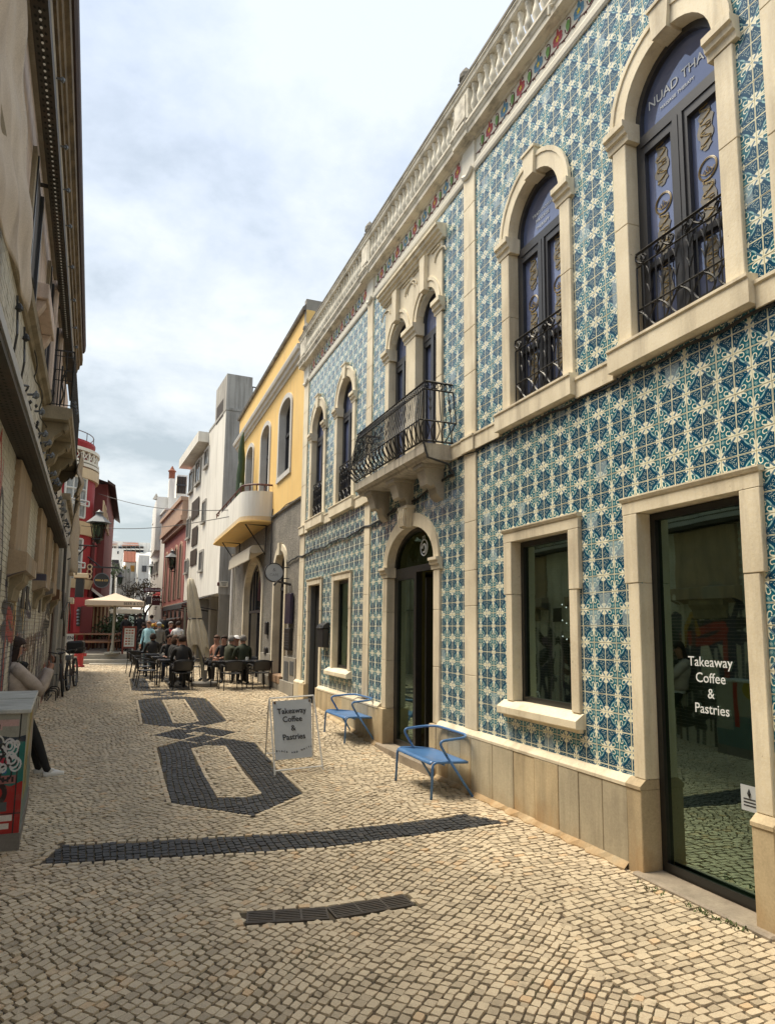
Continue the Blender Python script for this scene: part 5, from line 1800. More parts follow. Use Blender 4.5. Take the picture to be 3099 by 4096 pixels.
# ---------------- painted utility cabinet
cabn = thing('utility_cabinet', 'metal utility cabinet covered in graffiti and stickers in the left foreground', 'cabinet', (-.99, 7.1, 0), R_(3.8))
def cabinet_paint(side):
    S1, S2 = (200, 260) if side == 'front' else (400, 260)
    U, V = np.meshgrid(np.linspace(0, 1, S1), np.linspace(0, 1, S2))
    C = np.ones((S2, S1, 3))*np.array([.55, .57, .53])
    r_ = random.Random(2 if side == 'front' else 4)
    def fill(mask, col, a=1.0):
        nonlocal C
        k = np.clip(mask, 0, 1)[..., None]*a
        C = C*(1-k)+np.array(col)*k
    wv = .02*np.sin(U*20)+.02*np.sin(V*31)
    if side == 'front':
        fill((V < .47+wv)*1.0, (.62, .10, .07)); fill(((V > .45+wv) & (V < .80+wv))*1.0, (.05, .42, .38))
        fill((V > .80+wv)*1.0, (.60, .60, .55)); fill((V < .10)*1.0, (.42, .40, .34))
        fill((np.abs(V-.80) < .02+wv*.3)*1.0, (.10, .16, .22))
        fill((np.abs(np.hypot((U-.72)*.8, V-.40)-.07) < .022)*1.0, (.15, .06, .04))
        fill((np.abs(U-.93) < .006)*1.0, (.1, .1, .1)); fill((np.abs(V-.245) < .004)*1.0, (.1, .05, .04))
        for (u, v, w_, h_, c) in ((.80, .925, .22, .05, (.75, .62, .60)), (.62, .92, .10, .05, (.72, .55, .10)), (.78, .30, .12, .07, (.30, .33, .33)), (.80, .215, .22, .045, (.82, .80, .76)), (.78, .155, .20, .04, (.82, .80, .76)), (.75, .50, .34, .06, (.60, .38, .36)), (.55, .90, .35, .05, (.75, .62, .60)), (.18, .90, .16, .05, (.72, .55, .10)), (.72, .74, .2, .04, (.1, .1, .12)), (.75, .64, .13, .05, (.7, .15, .25)),
                                  (.62, .33, .2, .06, (.35, .38, .38)), (.55, .22, .32, .05, (.82, .80, .76)), (.5, .17, .3, .04, (.82, .80, .76)), (.5, .50, .5, .07, (.60, .38, .36)), (.72, .56, .18, .03, (.15, .35, .6))):
            fill(((np.abs(U-u) < w_/2) & (np.abs(V-v) < h_/2))*1.0, c)
            if w_ > .25:
                for k in range(6): fill(((np.abs(U-u+w_*.4-k*w_*.16) < .012) & (np.abs(V-v) < h_*.32))*1.0, (.08, .06, .06))
        for k in range(26):
            a, b = r_.uniform(.55, .92), r_.uniform(.50, .78)
            fill((np.abs(np.hypot((U-a)*.8, V-b)-r_.uniform(.02, .06)) < .008)*1.0, r_.choice([(.85, .85, .82), (.1, .1, .12), (.8, .8, .8)]))
    else:
        fill((V < .5+wv)*1.0, (.30, .42, .42), .8); fill((V > .5)*1.0, (.58, .58, .52), .8)
        d = np.abs(U-.32-.10*np.sin(V*9)-.25*(V-.5))
        fill(((d < .18) & (V > .25))*1.0, (.62, .55, .06)); fill(((np.abs(d-.09) < .02) & (V > .25))*1.0, (.12, .12, .10))
        for k in range(9):
            a, b = r_.uniform(.2, .5), r_.uniform(.35, .9)
            fill((np.abs(np.hypot((U-a)*1.5, V-b)-.05) < .010)*1.0, (.10, .11, .08))
        fill(((np.abs(U-.78) < .025) & (V > .35))*1.0, (.60, .12, .08)); fill(((U > .82) & (V > .3))*1.0, (.60, .60, .55), .9)
        fill((V < .06)*1.0, (.33, .27, .2))
    C = C*(.92+.10*np.random.default_rng(3).random((S2, S1, 1)))
    return make_image('cabinet_'+side, np.clip(C, 0, 1))
def cab_mat(side):
    mt, t, b = newmat('cabinet_'+side); g = NG(t)
    tx = g.n('ShaderNodeTexImage'); tx.image = cabinet_paint(side)
    g.l(g.mix(g.math('MULTIPLY', g.ramp(g.noise(g.pos(), 14, 6, .7), .5, .75), .5), tx.outputs[0], (.16, .14, .11, 1)), b.inputs['Base Color'])
    b.inputs['Roughness'].default_value = .5
    return mt
cw, cl, ch = .32, .86, 1.08
mf, ms = cab_mat('front'), cab_mat('side')
topm = surf('cabinet_top', (.56, .57, .53), (.34, .35, .32), .55, 3, .8, dirt=(.08, .08, .07), dirt_amt=.7, dirt_scale=(2, 9, 2))
p = MB(); p.box(-cw, cw, -cl, cl, -.02, .13); p.build('base', M['concrete'], cabn, world=False)
p = MB()
p.face([(-cw+.01, -cl+.01, .13), (cw-.01, -cl+.01, .13), (cw-.01, -cl+.01, ch-.03), (-cw+.01, -cl+.01, ch-.03)], [(0, .1), (1, .1), (1, 1), (0, 1)], m=0)
p.face([(cw-.01, -cl+.01, .13), (cw-.01, cl-.01, .13), (cw-.01, cl-.01, ch-.03), (cw-.01, -cl+.01, ch-.03)], [(0, .06), (1, .06), (1, 1), (0, 1)], m=1)
p.face([(cw-.01, cl-.01, .13), (-cw+.01, cl-.01, .13), (-cw+.01, cl-.01, ch-.03), (cw-.01, cl-.01, ch-.03)], [(0, 0), (1, 0), (1, 1), (0, 1)], m=1)
p.face([(-cw+.01, cl-.01, .13), (-cw+.01, -cl+.01, .13), (-cw+.01, -cl+.01, ch-.03), (-cw+.01, cl-.01, ch-.03)], [(0, 0), (1, 0), (1, 1), (0, 1)], m=1)
p.build('body', [mf, ms], cabn, world=False, recalc=False)
p = MB(); p.bbox(-cw-.01, cw+.015, -cl-.015, cl+.015, ch-.035, ch, b=.006); p.box(-cw, cw, -.01, .01, ch, ch+.006); p.build('lid', topm, cabn, world=False)
p = MB(); p.box(-.02, -.01, -cl-.0, -cl+.011, .14, ch-.04); p.build('door_gap', M['dark'], cabn, world=False)
# ================================================================ yellow building next along the right side
yb = thing('yellow_building', 'yellow rendered building with grey ground floor and curved white balcony', 'building', (W, 19, .3))
YW = W
yop = [('arch', 16.23, 17.38, .62, 3.25, .42), ('arch', 19.05, 21.85, .30, 2.75, .95),
       ('arch', 16.10, 17.36, 5.62, 7.28, .26), ('arch', 18.66, 19.86, 4.80, 7.28, .26), ('arch', 21.20, 22.40, 4.80, 7.28, .26)]
def zcut(ops, z0, z1): return [o for o in ops if o[3] >= z0-.01 and o[4] < z1]
p = MB(); p.extr([(14.865, -.1), (14.865, 4.70), (24.3, 4.70), (24.3, -.1)], YW, YW+.19, holes=[grown(o) for o in zcut(yop, 0, 4)])
p.build('lower_wall', M['grey_render'], yb)
p = MB(); p.extr([(14.88, 4.702), (14.88, 8.25), (24.3, 8.25), (24.3, 4.702)], YW-.015, YW+.19, holes=[grown(o) for o in zcut(yop, 4.7, 8)])
p.box(YW-.015, YW+.19, 14.88, 24.3, 8.25, 9.15)
p.build('upper_wall', M['yellow'], yb)
p = MB(); p.box(YW+.26, YW+6, 14.88, 24.3, -.1, 8.6); p.build('core', M['dark'], yb)
p = MB(); p.prof([(YW, 4.66), (YW-.05, 4.67), (YW-.06, 4.70), (YW-.02, 4.72), (YW, 4.72)], 14.9, 18.0); p.build('band', M['grey_smooth'], yb)
p = MB()
p.prof([(YW+.1, 8.02), (YW-.05, 8.02), (YW-.07, 8.08), (YW-.12, 8.10), (YW-.14, 8.18), (YW-.19, 8.20), (YW-.21, 8.27), (YW-.21, 8.31), (YW-.05, 8.35), (YW+.1, 8.35)], 14.92, 24.42)
p.build('cornice', M['trim_grey'], yb)
p = MB(); p.prof([(YW+.3, 9.15), (YW-.08, 9.15), (YW-.10, 9.22), (YW-.02, 9.30), (YW+.3, 9.30)], 14.9, 24.35); p.build('coping', M['coping'], yb)
p = MB(); p.box(YW-.02, YW+6, 14.89, 15.05, 7.9, 9.42); p.build('party_wall', M['grey_smooth'], yb)
for o in yop:
    k, y0, y1, z0, zs, r = o
    w = bpy.data.objects.new('window' if z0 > 4 else 'doorway', None); SC.collection.objects.link(w); w.parent = yb
    w.location = Vector((YW, y0, z0))-yb.location
    up = z0 > 4
    g_ = .13 if up else .16
    p = MB(); p.ring(arch((y0+y1)/2, (y1-y0)/2+g_, z0, zs, r+g_), arch((y0+y1)/2, (y1-y0)/2, z0, zs, r), YW-(.05 if up else .045), YW+.2)
    p.build('surround', M['trim_grey'] if up else M['limestone_low'], w)
    if up and z0 > 5:
        p = MB(); p.box(YW-.06, YW+.2, y0-g_, y1+g_, z0-.13, z0-.003); p.build('sill', M['trim_grey'], w)
    p = MB(); t = .06
    p.ring(arch((y0+y1)/2, (y1-y0)/2, z0, zs, r), arch((y0+y1)/2, (y1-y0)/2-t, z0, zs, r-t), YW+.14, YW+.2)
    p.box(YW+.13, YW+.2, y0, y1, zs-.55 if not up else 6.7, zs-.47 if not up else 6.78)
    p.box(YW+.13, YW+.2, (y0+y1)/2-.03, (y0+y1)/2+.03, z0, zs-.5)
    if y1-y0 > 2:
        for q_ in (.2, .35, .65, .8):
            p.box(YW+.14, YW+.19, y0+(y1-y0)*q_-.02, y0+(y1-y0)*q_+.02, zs-.5, zs+r*.75)
        p.box(YW+.13, YW+.2, y0+.9, y0+.97, z0, zs-.5)
    p.build('frame', M['frame'], w)
    q = MB(); q.extr(arch((y0+y1)/2, (y1-y0)/2-t, z0, zs, r-t), YW+.17, YW+.175, back=False, sides=False)
    q.build('glass', M['glass_far'] if not (16 < y0 < 17 and not up) else M['dark'], w, recalc=False)
    if z0 < 4 and y0 < 17:
        p = MB(); p.extr([(16.72, 3.56), (16.70, 3.86), (16.92, 3.86), (16.90, 3.56)], YW-.09, YW); p.build('keystone', M['limestone_low'], w)
# grey plinth
for a, b in ((14.87, 16.05), (17.56, 18.86), (22.05, 24.3)):
    p = MB(); p.bbox(YW-.05, YW+.02, a, b, -.1, 1.10, b=.006); p.build('plinth', M['grey_smooth'], yb)
p = MB(); p.bbox(YW-.09, YW+.02, 14.87, 18.9, -.1, .56, b=.01); p.build('base_course', M['grey_smooth'], yb)
p = MB(); p.bbox(YW-.10, YW+.2, 16.2, 17.42, .45, .63, b=.01); p.build('threshold', surf('terracotta_step', (.34, .22, .14), (.25, .16, .10), .8), yb)
for y0, y1, z0, z1, m_ in ((15.0, 15.35, .72, 1.02, 'frame'), (15.5, 15.9, .55, 1.0, 'grey_smooth')):
    p = MB(); p.box(YW-.06, YW-.05, y0, y1, z0, z1); p.build('meter_hatch', M['metal_grey'], yb)
# curved balcony
bl = bpy.data.objects.new('balcony', None); SC.collection.objects.link(bl); bl.parent = yb; bl.location = Vector((YW, 21, 4.7))-yb.location
def balc_plan(d, y0=18.05, y1=24.2, r=.55):
    pts = [(YW, y0)]
    xo = YW-d
    for i in range(9):
        a = math.pi/2*i/8
        pts.append((xo+r-r*math.sin(a), y0+r-r*math.cos(a)))
    for i in range(9):
        a = math.pi/2*i/8
        pts.append((xo+r-r*math.cos(a), y1-r+r*math.sin(a)))
    pts.append((YW, y1))
    return pts
P0 = balc_plan(.80); P1 = balc_plan(.72, 18.13, 24.12, .50)
p = MB()
p.extr([(a, b) for a, b in P0], 4.60, 4.72, T=lambda x, y, z: (y, z, x))
p.build('slab', M['cream_trim'], bl)
p = MB()
for i in range(len(P0)-1):
    a, b, c, d = P0[i], P0[i+1], P1[i+1], P1[i]
    for z0, z1, A_, B_ in ((4.72, 5.40, a, b),):
        p.face([(A_[0], A_[1], z0), (B_[0], B_[1], z0), (B_[0], B_[1], z1), (A_[0], A_[1], z1)])
        p.face([(d[0], d[1], z0), (c[0], c[1], z0), (c[0], c[1], z1), (d[0], d[1], z1)])
        p.face([(a[0], a[1], z1), (b[0], b[1], z1), (c[0], c[1], z1), (d[0], d[1], z1)])
p.build('parapet', M['white_wall'], bl)
p = MB(); p.extr([(a, b) for a, b in balc_plan(.83, 18.0, 24.25)], 4.56, 4.60, T=lambda x, y, z: (y, z, x)); p.build('slab_edge', M['yellow'], bl)
p = MB()
mid_ = [((a[0]+b[0])/2, (a[1]+b[1])/2) for a, b in zip(P0, P1)]
p.tube([(a, b, 5.58) for a, b in mid_], .028, 6)
for i in range(1, len(mid_)-1, 2): p.tube([(mid_[i][0], mid_[i][1], 5.40), (mid_[i][0], mid_[i][1], 5.58)], .015, 4)
for k in range(6):
    y = 18.8+k*.85; p.tube([(YW-.76, y, 5.40), (YW-.76, y, 5.58)], .015, 4)
p.build('handrail', flat('rail_brown', (.10, .03, .025), .5), bl)
for y in (18.6, 23.0):
    p = MB(); p.tube([(YW-.05, y, 4.55), (YW-.62, y, 4.55), (YW-.05, y, 3.75), (YW-.05, y, 4.55)], .022, 4); p.build('steel_strut', M['iron'], bl)
# folded awning
aw = thing('retracted_awning', 'folded cream awning with valance above the wide arched cafe door of the yellow building', 'awning', (YW-.2, 20.5, 3.9))
p = MB(); p.prof([(YW-.02, 4.05), (YW-.36, 4.02), (YW-.42, 3.92), (YW-.38, 3.80), (YW-.02, 3.84)], 18.9, 22.6); p.build('cassette', M['canvas_light'], aw)
p = MB(); p.prof([(YW-.40, 3.92), (YW-.425, 3.92), (YW-.45, 3.62), (YW-.435, 3.60)], 18.9, 22.6); p.build('valance', M['canvas_light'], aw)
# cactus on the balcony
ca = thing('cactus', 'tall green cactus growing above the rail of the curved balcony', 'cactus', (YW-.45, 20.9, 4.72))
p = MB()
def rib_col(mb, pts, rs):
    P_ = []; Q_ = []
    for k in range(len(pts)-1):
        for t_ in (0, .34, .67):
            P_.append(tuple(pts[k][i]+(pts[k+1][i]-pts[k][i])*t_ for i in range(3))); Q_.append((rs[k]+(rs[k+1]-rs[k])*t_)*(1-.10*(t_ == 0)))
    mb.tube(P_+[pts[-1]], Q_+[rs[-1]], 9)
cx_, cy_ = YW-.45, 20.9
rib_col(p, [(cx_, cy_, 4.72), (cx_+.02, cy_, 5.5), (cx_, cy_+.03, 6.2), (cx_+.03, cy_, 6.8), (cx_, cy_-.02, 7.25), (cx_+.02, cy_-.05, 7.75)], [.14, .14, .13, .12, .10, .03])
rib_col(p, [(cx_+.1, cy_+.35, 4.72), (cx_+.12, cy_+.35, 5.6), (cx_+.10, cy_+.33, 6.3), (cx_+.1, cy_+.3, 6.9)], [.11, .11, .10, .04])
rib_col(p, [(cx_-.02, cy_-.3, 4.72), (cx_-.02, cy_-.32, 5.5), (cx_-.0, cy_-.28, 6.1)], [.10, .10, .05])
p.build('stem', M['cactus'], ca, smooth=True)
# round hanging sign
rs_ = thing('round_sign', 'round grey hanging sign with black rim on a bracket by the narrow arched door', 'sign', (YW-.62, 15.9, 3.35))
def disc(mb, c, r, t, n=32, axis='y', m=None):
    pts = [(r*math.cos(2*math.pi*i/n), r*math.sin(2*math.pi*i/n)) for i in range(n)]
    if axis == 'y': T = lambda x, y, z: (c[0]+y, c[1]+x, c[2]+z)
    else: T = lambda x, y, z: (c[0]+x, c[1]+y, c[2]+z)
    mb.extr(pts, -t/2, t/2, T=T, m=m)
SGX, SGY, SGZ = 0, 15.9, 0
s_c = at(1096, 2290, 15.9)
SGX, SGZ = s_c.x, s_c.z
rs_.location = (SGX, SGY, SGZ)
p = MB(); disc(p, (SGX, SGY, SGZ), .215, .07); p.build('panel', M['sign_grey'], rs_)
p = MB(); p.ring([(.225*math.cos(i*math.pi/16), .225*math.sin(i*math.pi/16)) for i in range(32)], [(.205*math.cos(i*math.pi/16), .205*math.sin(i*math.pi/16)) for i in range(32)], -.045, .045, closed=True, T=lambda x, y, z: (SGX+y, SGY+x, SGZ+z)); p.build('rim', M['iron'], rs_)
p = MB()
for dz in (-.13, .13): p.tube([(SGX+.18, SGY, SGZ+dz), (YW, SGY, SGZ+dz)], .012, 5)
p.build('bracket', M['iron'], rs_)
faint = flat('faint_ink', (.22, .23, .26), .7)
text_mesh('CAFE', .09, faint, 'lettering', rs_, (SGX, SGY-.037, SGZ-.06), (1, 0, 0), (0, 0, 1))
text_mesh('&', .12, faint, 'lettering', rs_, (SGX, SGY-.037, SGZ+.06), (1, 0, 0), (0, 0, 1))
# panels beside the narrow door
pn = thing('menu_board', 'tall dark menu board under a small lamp beside the narrow arched door', 'menu board', (YW, 15.6, 2.2))
p = MB(); p.bbox(YW-.10, YW-.02, 15.3, 15.85, 1.85, 2.55, b=.01); p.build('panel', surf('violet_dark', (.03, .025, .06), (.02, .018, .03), .3), pn)
p = MB(); p.tube([(YW-.02, 15.6, 2.75), (YW-.35, 15.6, 2.82), (YW-.42, 15.6, 2.72)], .03, 6); p.build('lamp_arm', M['iron'], pn)
pn2 = thing('notice_box', 'low dark notice box with small print below the tall menu board', 'notice board', (YW, 15.6, 1.5))
p = MB(); p.bbox(YW-.08, YW-.0, 15.35, 15.9, 1.25, 1.75, b=.01); p.build('panel', M['frame_black'], pn2)
p = MB()
for k in range(6): p.box(YW-.083, YW-.081, 15.42, 15.82, 1.32+k*.06, 1.335+k*.06)
p.build('print', M['metal_grey'], pn2)
for y, z, h_, lb_ in ((18.15, 1.75, .34, 'upper black entry phone on the pillar between the cafe doors'), (18.15, 1.15, .2, 'lower round black bell on the pillar between the cafe doors')):
    p = MB(); p.bbox(YW-.07, YW, y-.12, y+.12, z-h_/2, z+h_/2, b=.02)
    tag(p.build('entry_phone', M['black_plastic']), lb_, 'intercom')
p = MB(); p.tube([(YW-.03, 17.9, 4.9), (YW-.05, 17.9, 4.6), (YW-.04, 15.2+2.7, 4.0), (YW-.04, 17.92, 3.0)], .014, 4)
p.tube([(YW-.04, 18.0, 4.64), (YW-.05, 16.2, 4.74), (YW-.03, 15.0, 4.68)], .014, 4)
tag(p.build('wall_cable', M['wire']), 'black cable along the top of the grey ground floor of the yellow building', 'cable')
p = MB(); p.tube([(YW-.08, 24.1, .3), (YW-.08, 24.1, 3.4), (YW-.08, 24.1, 4.3)], .055, 8)
tag(p.build('downpipe', M['white_paint']), 'white downpipe on the far corner of the yellow building', 'downpipe')

# ================================================================ the row further down on the right, turned a little to the left
class Row:
    """a facade line: origin on the ground, running away at an angle; at_px gives (s, z) for a pixel"""
    def __init__(s, X, Y, a): s.o = Vector((X, Y, 0)); s.d = Vector((math.sin(a), math.cos(a), 0)); s.n = Vector((-math.cos(a), math.sin(a), 0))
    def sz(s, px, py, off=0.0):
        r = ray(px, py); o = s.o+s.n*off
        t = ((o-Vector((0, 0, EYE))).dot(s.n))/r.dot(s.n)
        P = Vector((0, 0, EYE))+r*t
        return (P-s.o).dot(s.d), P.z
    def T(s, off, y, z):       # off > 0 into the street
        P = s.o+s.d*y+s.n*off
        return (P.x, P.y, z)
    def box(s, mb, o0, o1, y0, y1, z0, z1, m=None):
        b = len(mb.v)
        V = [s.T(o, y, z) for z in (z0, z1) for y in (y0, y1) for o in (o0, o1)]
        mb.poly(V, [(0, 2, 3, 1), (4, 5, 7, 6), (0, 1, 5, 4), (2, 6, 7, 3), (0, 4, 6, 2), (1, 3, 7, 5)], m)
    def pxrect(s, mb, x0, y0, x1, y1, o0, o1, m=None):
        """box on the facade spanning two photograph corners"""
        a = s.sz(x0, y0); b = s.sz(x1, y1)
        ya, yb_ = sorted((a[0], b[0])); za, zb = sorted((a[1], b[1]))
        s.box(mb, o0, o1, ya, yb_, za, zb, m)
def row2(x0, Y0, x1, Y1):
    """facade on the left of the street: its outward side faces right"""
    a = at(x0, 2400, Y0); b = at(x1, 2400, Y1)
    r = Row(a.x, a.y, math.atan2(b.x-a.x, b.y-a.y)); r.n = -r.n; r.L = math.hypot(b.x-a.x, b.y-a.y)
    return r
def far_window(row, par, x0, y0, x1, y1, mat=None, fr=True, name='window', dep=.05, frame_mat=None):
    """x0,y0 top-left px; x1,y1 bottom-right px, measured on the facade plane"""
    a = row.sz((x0+x1)/2, y0); b = row.sz((x0+x1)/2, y1)
    ya = row.sz(x0, (y0+y1)/2)[0]; yb_ = row.sz(x1, (y0+y1)/2)[0]
    ya, yb_ = sorted((ya, yb_)); z0, z1 = sorted((a[1], b[1]))
    w = bpy.data.objects.new(name, None); SC.collection.objects.link(w); w.parent = par
    w.location = Vector(row.T(0, ya, z0))-abs_loc(par)
    p = MB(); row.box(p, .004, .012, ya, yb_, z0, z1); p.build('pane', mat or M['glass_far'], w)
    if fr:
        t = min(.10, (yb_-ya)*.12)
        p = MB()
        for q in ((ya-t, ya), (yb_, yb_+t)): row.box(p, 0, dep, q[0], q[1], z0, z1+t)
        row.box(p, 0, dep, ya, yb_, z1, z1+t); row.box(p, 0, dep+.04, ya-t, yb_+t, z0-t, z0)
        row.box(p, .0, .03, (ya+yb_)/2-.03, (ya+yb_)/2+.03, z0, z1)
        p.build('frame', frame_mat or M['white_wall_grey'], w)
    return w
AB = -R_(3.5)
c0 = at(872, 2400, 26.5)
RA = Row(c0.x, 26.5, AB)
wa = thing('white_apartment_block', 'tall white apartment block with grey weathered side wall and stained parapet', 'building', (c0.x, 26.5, .3))
top_z = at(905, 1640, 26.5).z
s_far = RA.sz(742, 2200)[0]
s_mid = RA.sz(835, 1800)[0]
z_mid = at(740, 1860, (RA.o+RA.d*s_far).y).z
p = MB(); RA.box(p, -7, 0, 0, s_mid, 3.05, top_z); p.build('tower_wall', M['white_wall'], wa)
p = MB(); RA.box(p, -7, -.03, s_mid+.002, s_far, 3.05, RA.sz(742, 1900)[1]-.05); p.build('lower_wall', M['white_wall'], wa)
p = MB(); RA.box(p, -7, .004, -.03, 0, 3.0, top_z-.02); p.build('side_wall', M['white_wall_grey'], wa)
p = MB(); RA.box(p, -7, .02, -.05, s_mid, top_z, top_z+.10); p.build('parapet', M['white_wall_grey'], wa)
zp = at(915, 1512, 27).z
p = MB(); RA.box(p, -1.0, .01, .0, 2.2, top_z+.1, zp); p.build('roof_box', M['white_wall_grey'], wa)
p = MB()
for i in range(10): q0 = RA.T(-1.1-i*.35, .4, top_z+.1); p.tube([q0, (q0[0], q0[1], zp-.25)], .02, 4)
q0, q1 = RA.T(-1.0, .4, zp-.25), RA.T(-4.6, .4, zp-.25); p.tube([q0, q1], .03, 4)
p.build('roof_railing', M['metal_grey'], wa)
# eaves slab of the lower part
zl = RA.sz(742, 1870)[1]
p = MB(); RA.box(p, -3, .45, s_mid+.05, s_far+.5, zl-.30, zl+.15); p.build('eaves_slab', M['white_wall'], wa)
for r_ in ((822, 1803, 836, 1862, 'w'), (868, 1615, 894, 1680, 'b'), (786, 1850, 802, 1930, 'w'), (760, 1895, 772, 1965, 'w'), (812, 2010, 824, 2085, 'w'), (768, 2000, 796, 2070, 'b'), (750, 2080, 760, 2150, 'w'), (768, 2110, 790, 2180, 'b'), (800, 2210, 813, 2280, 'w'), (762, 2200, 786, 2260, 'b'), (742, 2245, 752, 2290, 'w')):
    far_window(RA, wa, r_[0], r_[1], r_[2], r_[3], M['shutter_dark'] if r_[4] == 'b' else M['glass_far'], fr=r_[4] == 'w')
# shop floor in shadow under a dark awning
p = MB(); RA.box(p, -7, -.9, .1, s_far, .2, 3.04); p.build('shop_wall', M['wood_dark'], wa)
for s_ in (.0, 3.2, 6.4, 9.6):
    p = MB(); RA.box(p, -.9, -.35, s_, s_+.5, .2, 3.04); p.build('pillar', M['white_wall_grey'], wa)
p = MB(); RA.box(p, -4.5, -.05, -.02, .12, .2, 3.0); p.build('shop_side', M['grey_smooth'], wa)
p = MB(); a0 = RA.T(-.9, -.06, 1.0); RA.box(p, -1.9, -1.1, -.06, -.03, .4, 2.5); p.build('side_door', M['frame_black'], wa)
p = MB()
p.face([RA.T(.0, .1, 3.02), RA.T(.0, 5.5, 3.02), RA.T(1.3, 5.5, 2.62), RA.T(1.3, .1, 2.62)])
p.face([RA.T(1.3, .1, 2.62), RA.T(1.3, 5.5, 2.62), RA.T(1.3, 5.5, 2.45), RA.T(1.3, .1, 2.45)])
p.face([RA.T(.0, .1, 3.00), RA.T(.0, 5.5, 3.00), RA.T(1.3, 5.5, 2.60), RA.T(1.3, .1, 2.60)])
for k in (0, 1.8, 3.6, 5.4): p.tube([RA.T(.0, .1+k, 2.4), RA.T(1.25, .1+k, 2.6)], .02, 4)
tag(p.build('shop_awning', M['awning_black']), 'dark sloping awning under the white apartment block at the corner', 'awning')
# street name plate on the grey side wall
ns = at(897, 2336, 26.4)
st = thing('street_sign', 'small cream street name plate with red numeral tile on the grey side wall', 'sign', (ns.x, 26.44, ns.z))
p = MB(); p.bbox(ns.x-.16, ns.x+.16, 26.425, 26.46, ns.z-.11, ns.z+.11, b=.006); p.build('plate', M['frieze_white'], st)
p = MB(); p.bbox(ns.x-.25, ns.x-.18, 26.43, 26.46, ns.z-.08, ns.z+.06, b=.006); p.build('numeral_tile', M['maroon_sign'], st)
p = MB()
for k in range(3): p.box(ns.x-.11+k*.02, ns.x+.11-k*.02, 26.421, 26.424, ns.z+.045-k*.05, ns.z+.062-k*.05)
p.build('print', M['ink'], st)

# pink building
c1 = RA.T(0, s_far+.05, 0)
RP = Row(c1[0], c1[1], -R_(3.4))
pk = thing('pink_building', 'low pink building with arched windows and ornate cornice', 'building', (c1[0], c1[1], .4))
sp_far = RP.sz(657, 2250)[0]
zc = RP.sz(740, 2110)[1]
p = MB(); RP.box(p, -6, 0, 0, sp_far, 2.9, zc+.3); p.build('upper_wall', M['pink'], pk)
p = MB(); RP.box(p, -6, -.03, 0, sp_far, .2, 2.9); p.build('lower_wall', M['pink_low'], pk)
p = MB(); RP.box(p, -.1, .30, -.05, sp_far+.3, zc+.3, zc+.55); RP.box(p, -.1, .18, -.02, sp_far+.2, zc+.05, zc+.3); RP.box(p, -.1, .24, -.02, sp_far+.2, zc+.55, zc+1.3); RP.box(p, -.1, .34, -.05, sp_far+.25, zc+1.3, zc+1.5)
p.build('cornice', M['pink_trim'], pk)
p = MB(); RP.box(p, .0, .07, 0, sp_far, 2.86, 2.98); p.build('band', M['pink_trim'], pk)
for i in range(4):
    x0 = 729-i*19; w_ = 8-i*1.1
    s0 = RP.sz(x0, 2230)[0]; s1 = RP.sz(x0-w_, 2230)[0]
    w = bpy.data.objects.new('window', None); SC.collection.objects.link(w); w.parent = pk; w.location = Vector(RP.T(0, s0, 3.2))-pk.location
    s0, s1 = sorted((s0, s1)); cy_ = (s0+s1)/2; hw = (s1-s0)/2
    zt = zc-.75
    p = MB(); p.extr(arch(cy_, hw, 3.2, zt-hw, hw, 8), .01, .02, T=lambda x, y, z: RP.T(x, y, z)); p.build('pane', M['shutter_dark'], w)
    p = MB(); p.ring(arch(cy_, hw+.14, 3.2, zt-hw, hw+.14, 8), arch(cy_, hw, 3.2, zt-hw, hw, 8), 0, .06, T=lambda x, y, z: RP.T(x, y, z)); p.build('surround', M['pink_trim'], w)
for i in range(5):
    s0 = sp_far*(i+.5)/5.2
    p = MB(); p.extr(arch(s0, .25, 2.25, 2.45, .22, 8), .01, .03, T=lambda x, y, z: RP.T(x, y, z)); p.build('lunette', M['dark'], pk)
p = MB()
p.face([RP.T(.0, -.3, 2.25), RP.T(.0, sp_far*.8, 2.25), RP.T(1.1, sp_far*.8, 2.0), RP.T(1.1, -.3, 2.0)])
p.face([RP.T(1.1, -.3, 2.0), RP.T(1.1, sp_far*.8, 2.0), RP.T(1.1, sp_far*.8, 1.7), RP.T(1.1, -.3, 1.7)])
RP.box(p, 1.08, 1.16, -.35, sp_far*.8, 2.0, 2.1, m=1)
tag(p.build('shop_awning', [M['awning_black'], M['white_paint']]), 'black awning with pale edge on the pink building', 'awning')

# next white building
c2 = RP.T(0, sp_far+.1, 0)
RW = Row(c2[0], c2[1], -R_(3.6))
wb = thing('stepped_white_building', 'white building with chimney and dark roof loggia stepping up behind the pink one', 'building', (c2[0], c2[1], .4))
sw_far = RW.sz(606, 2250)[0]
zt = RW.sz(650, 2060)[1]
p = MB(); RW.box(p, -7, 0, .0, sw_far, .2, zt); p.build('wall', M['far_white'], wb)
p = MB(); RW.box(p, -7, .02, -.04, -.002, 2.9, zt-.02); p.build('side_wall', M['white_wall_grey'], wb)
p = MB(); RW.box(p, -7, .12, -.1, sw_far, zt, zt+.12); p.build('parapet', M['far_white'], wb)
def fbox(x0, y0, x1, y1, Y, dep, mat, par, name='wall', grow=0):
    a = at(x0, y1, Y); b = at(x1, y0, Y)
    p = MB(); p.box(min(a.x, b.x), max(a.x, b.x), Y, Y+dep, min(a.z, b.z), max(a.z, b.z))
    return p.build(name, mat, par)
YB = c2[1]+2.5
fbox(618, 1996, 760, 2200, YB, 6, M['far_white'], wb, 'upper_wall')
fbox(672, 1915, 702, 2050, YB-.3, 1.0, M['far_white'], wb, 'chimney_stack')
fbox(704, 1902, 752, 2040, YB+.2, 3, M['far_white'], wb, 'roof_room')
fbox(706, 1908, 747, 1972, YB+.15, .06, M['shutter_dark'], wb, 'loggia')
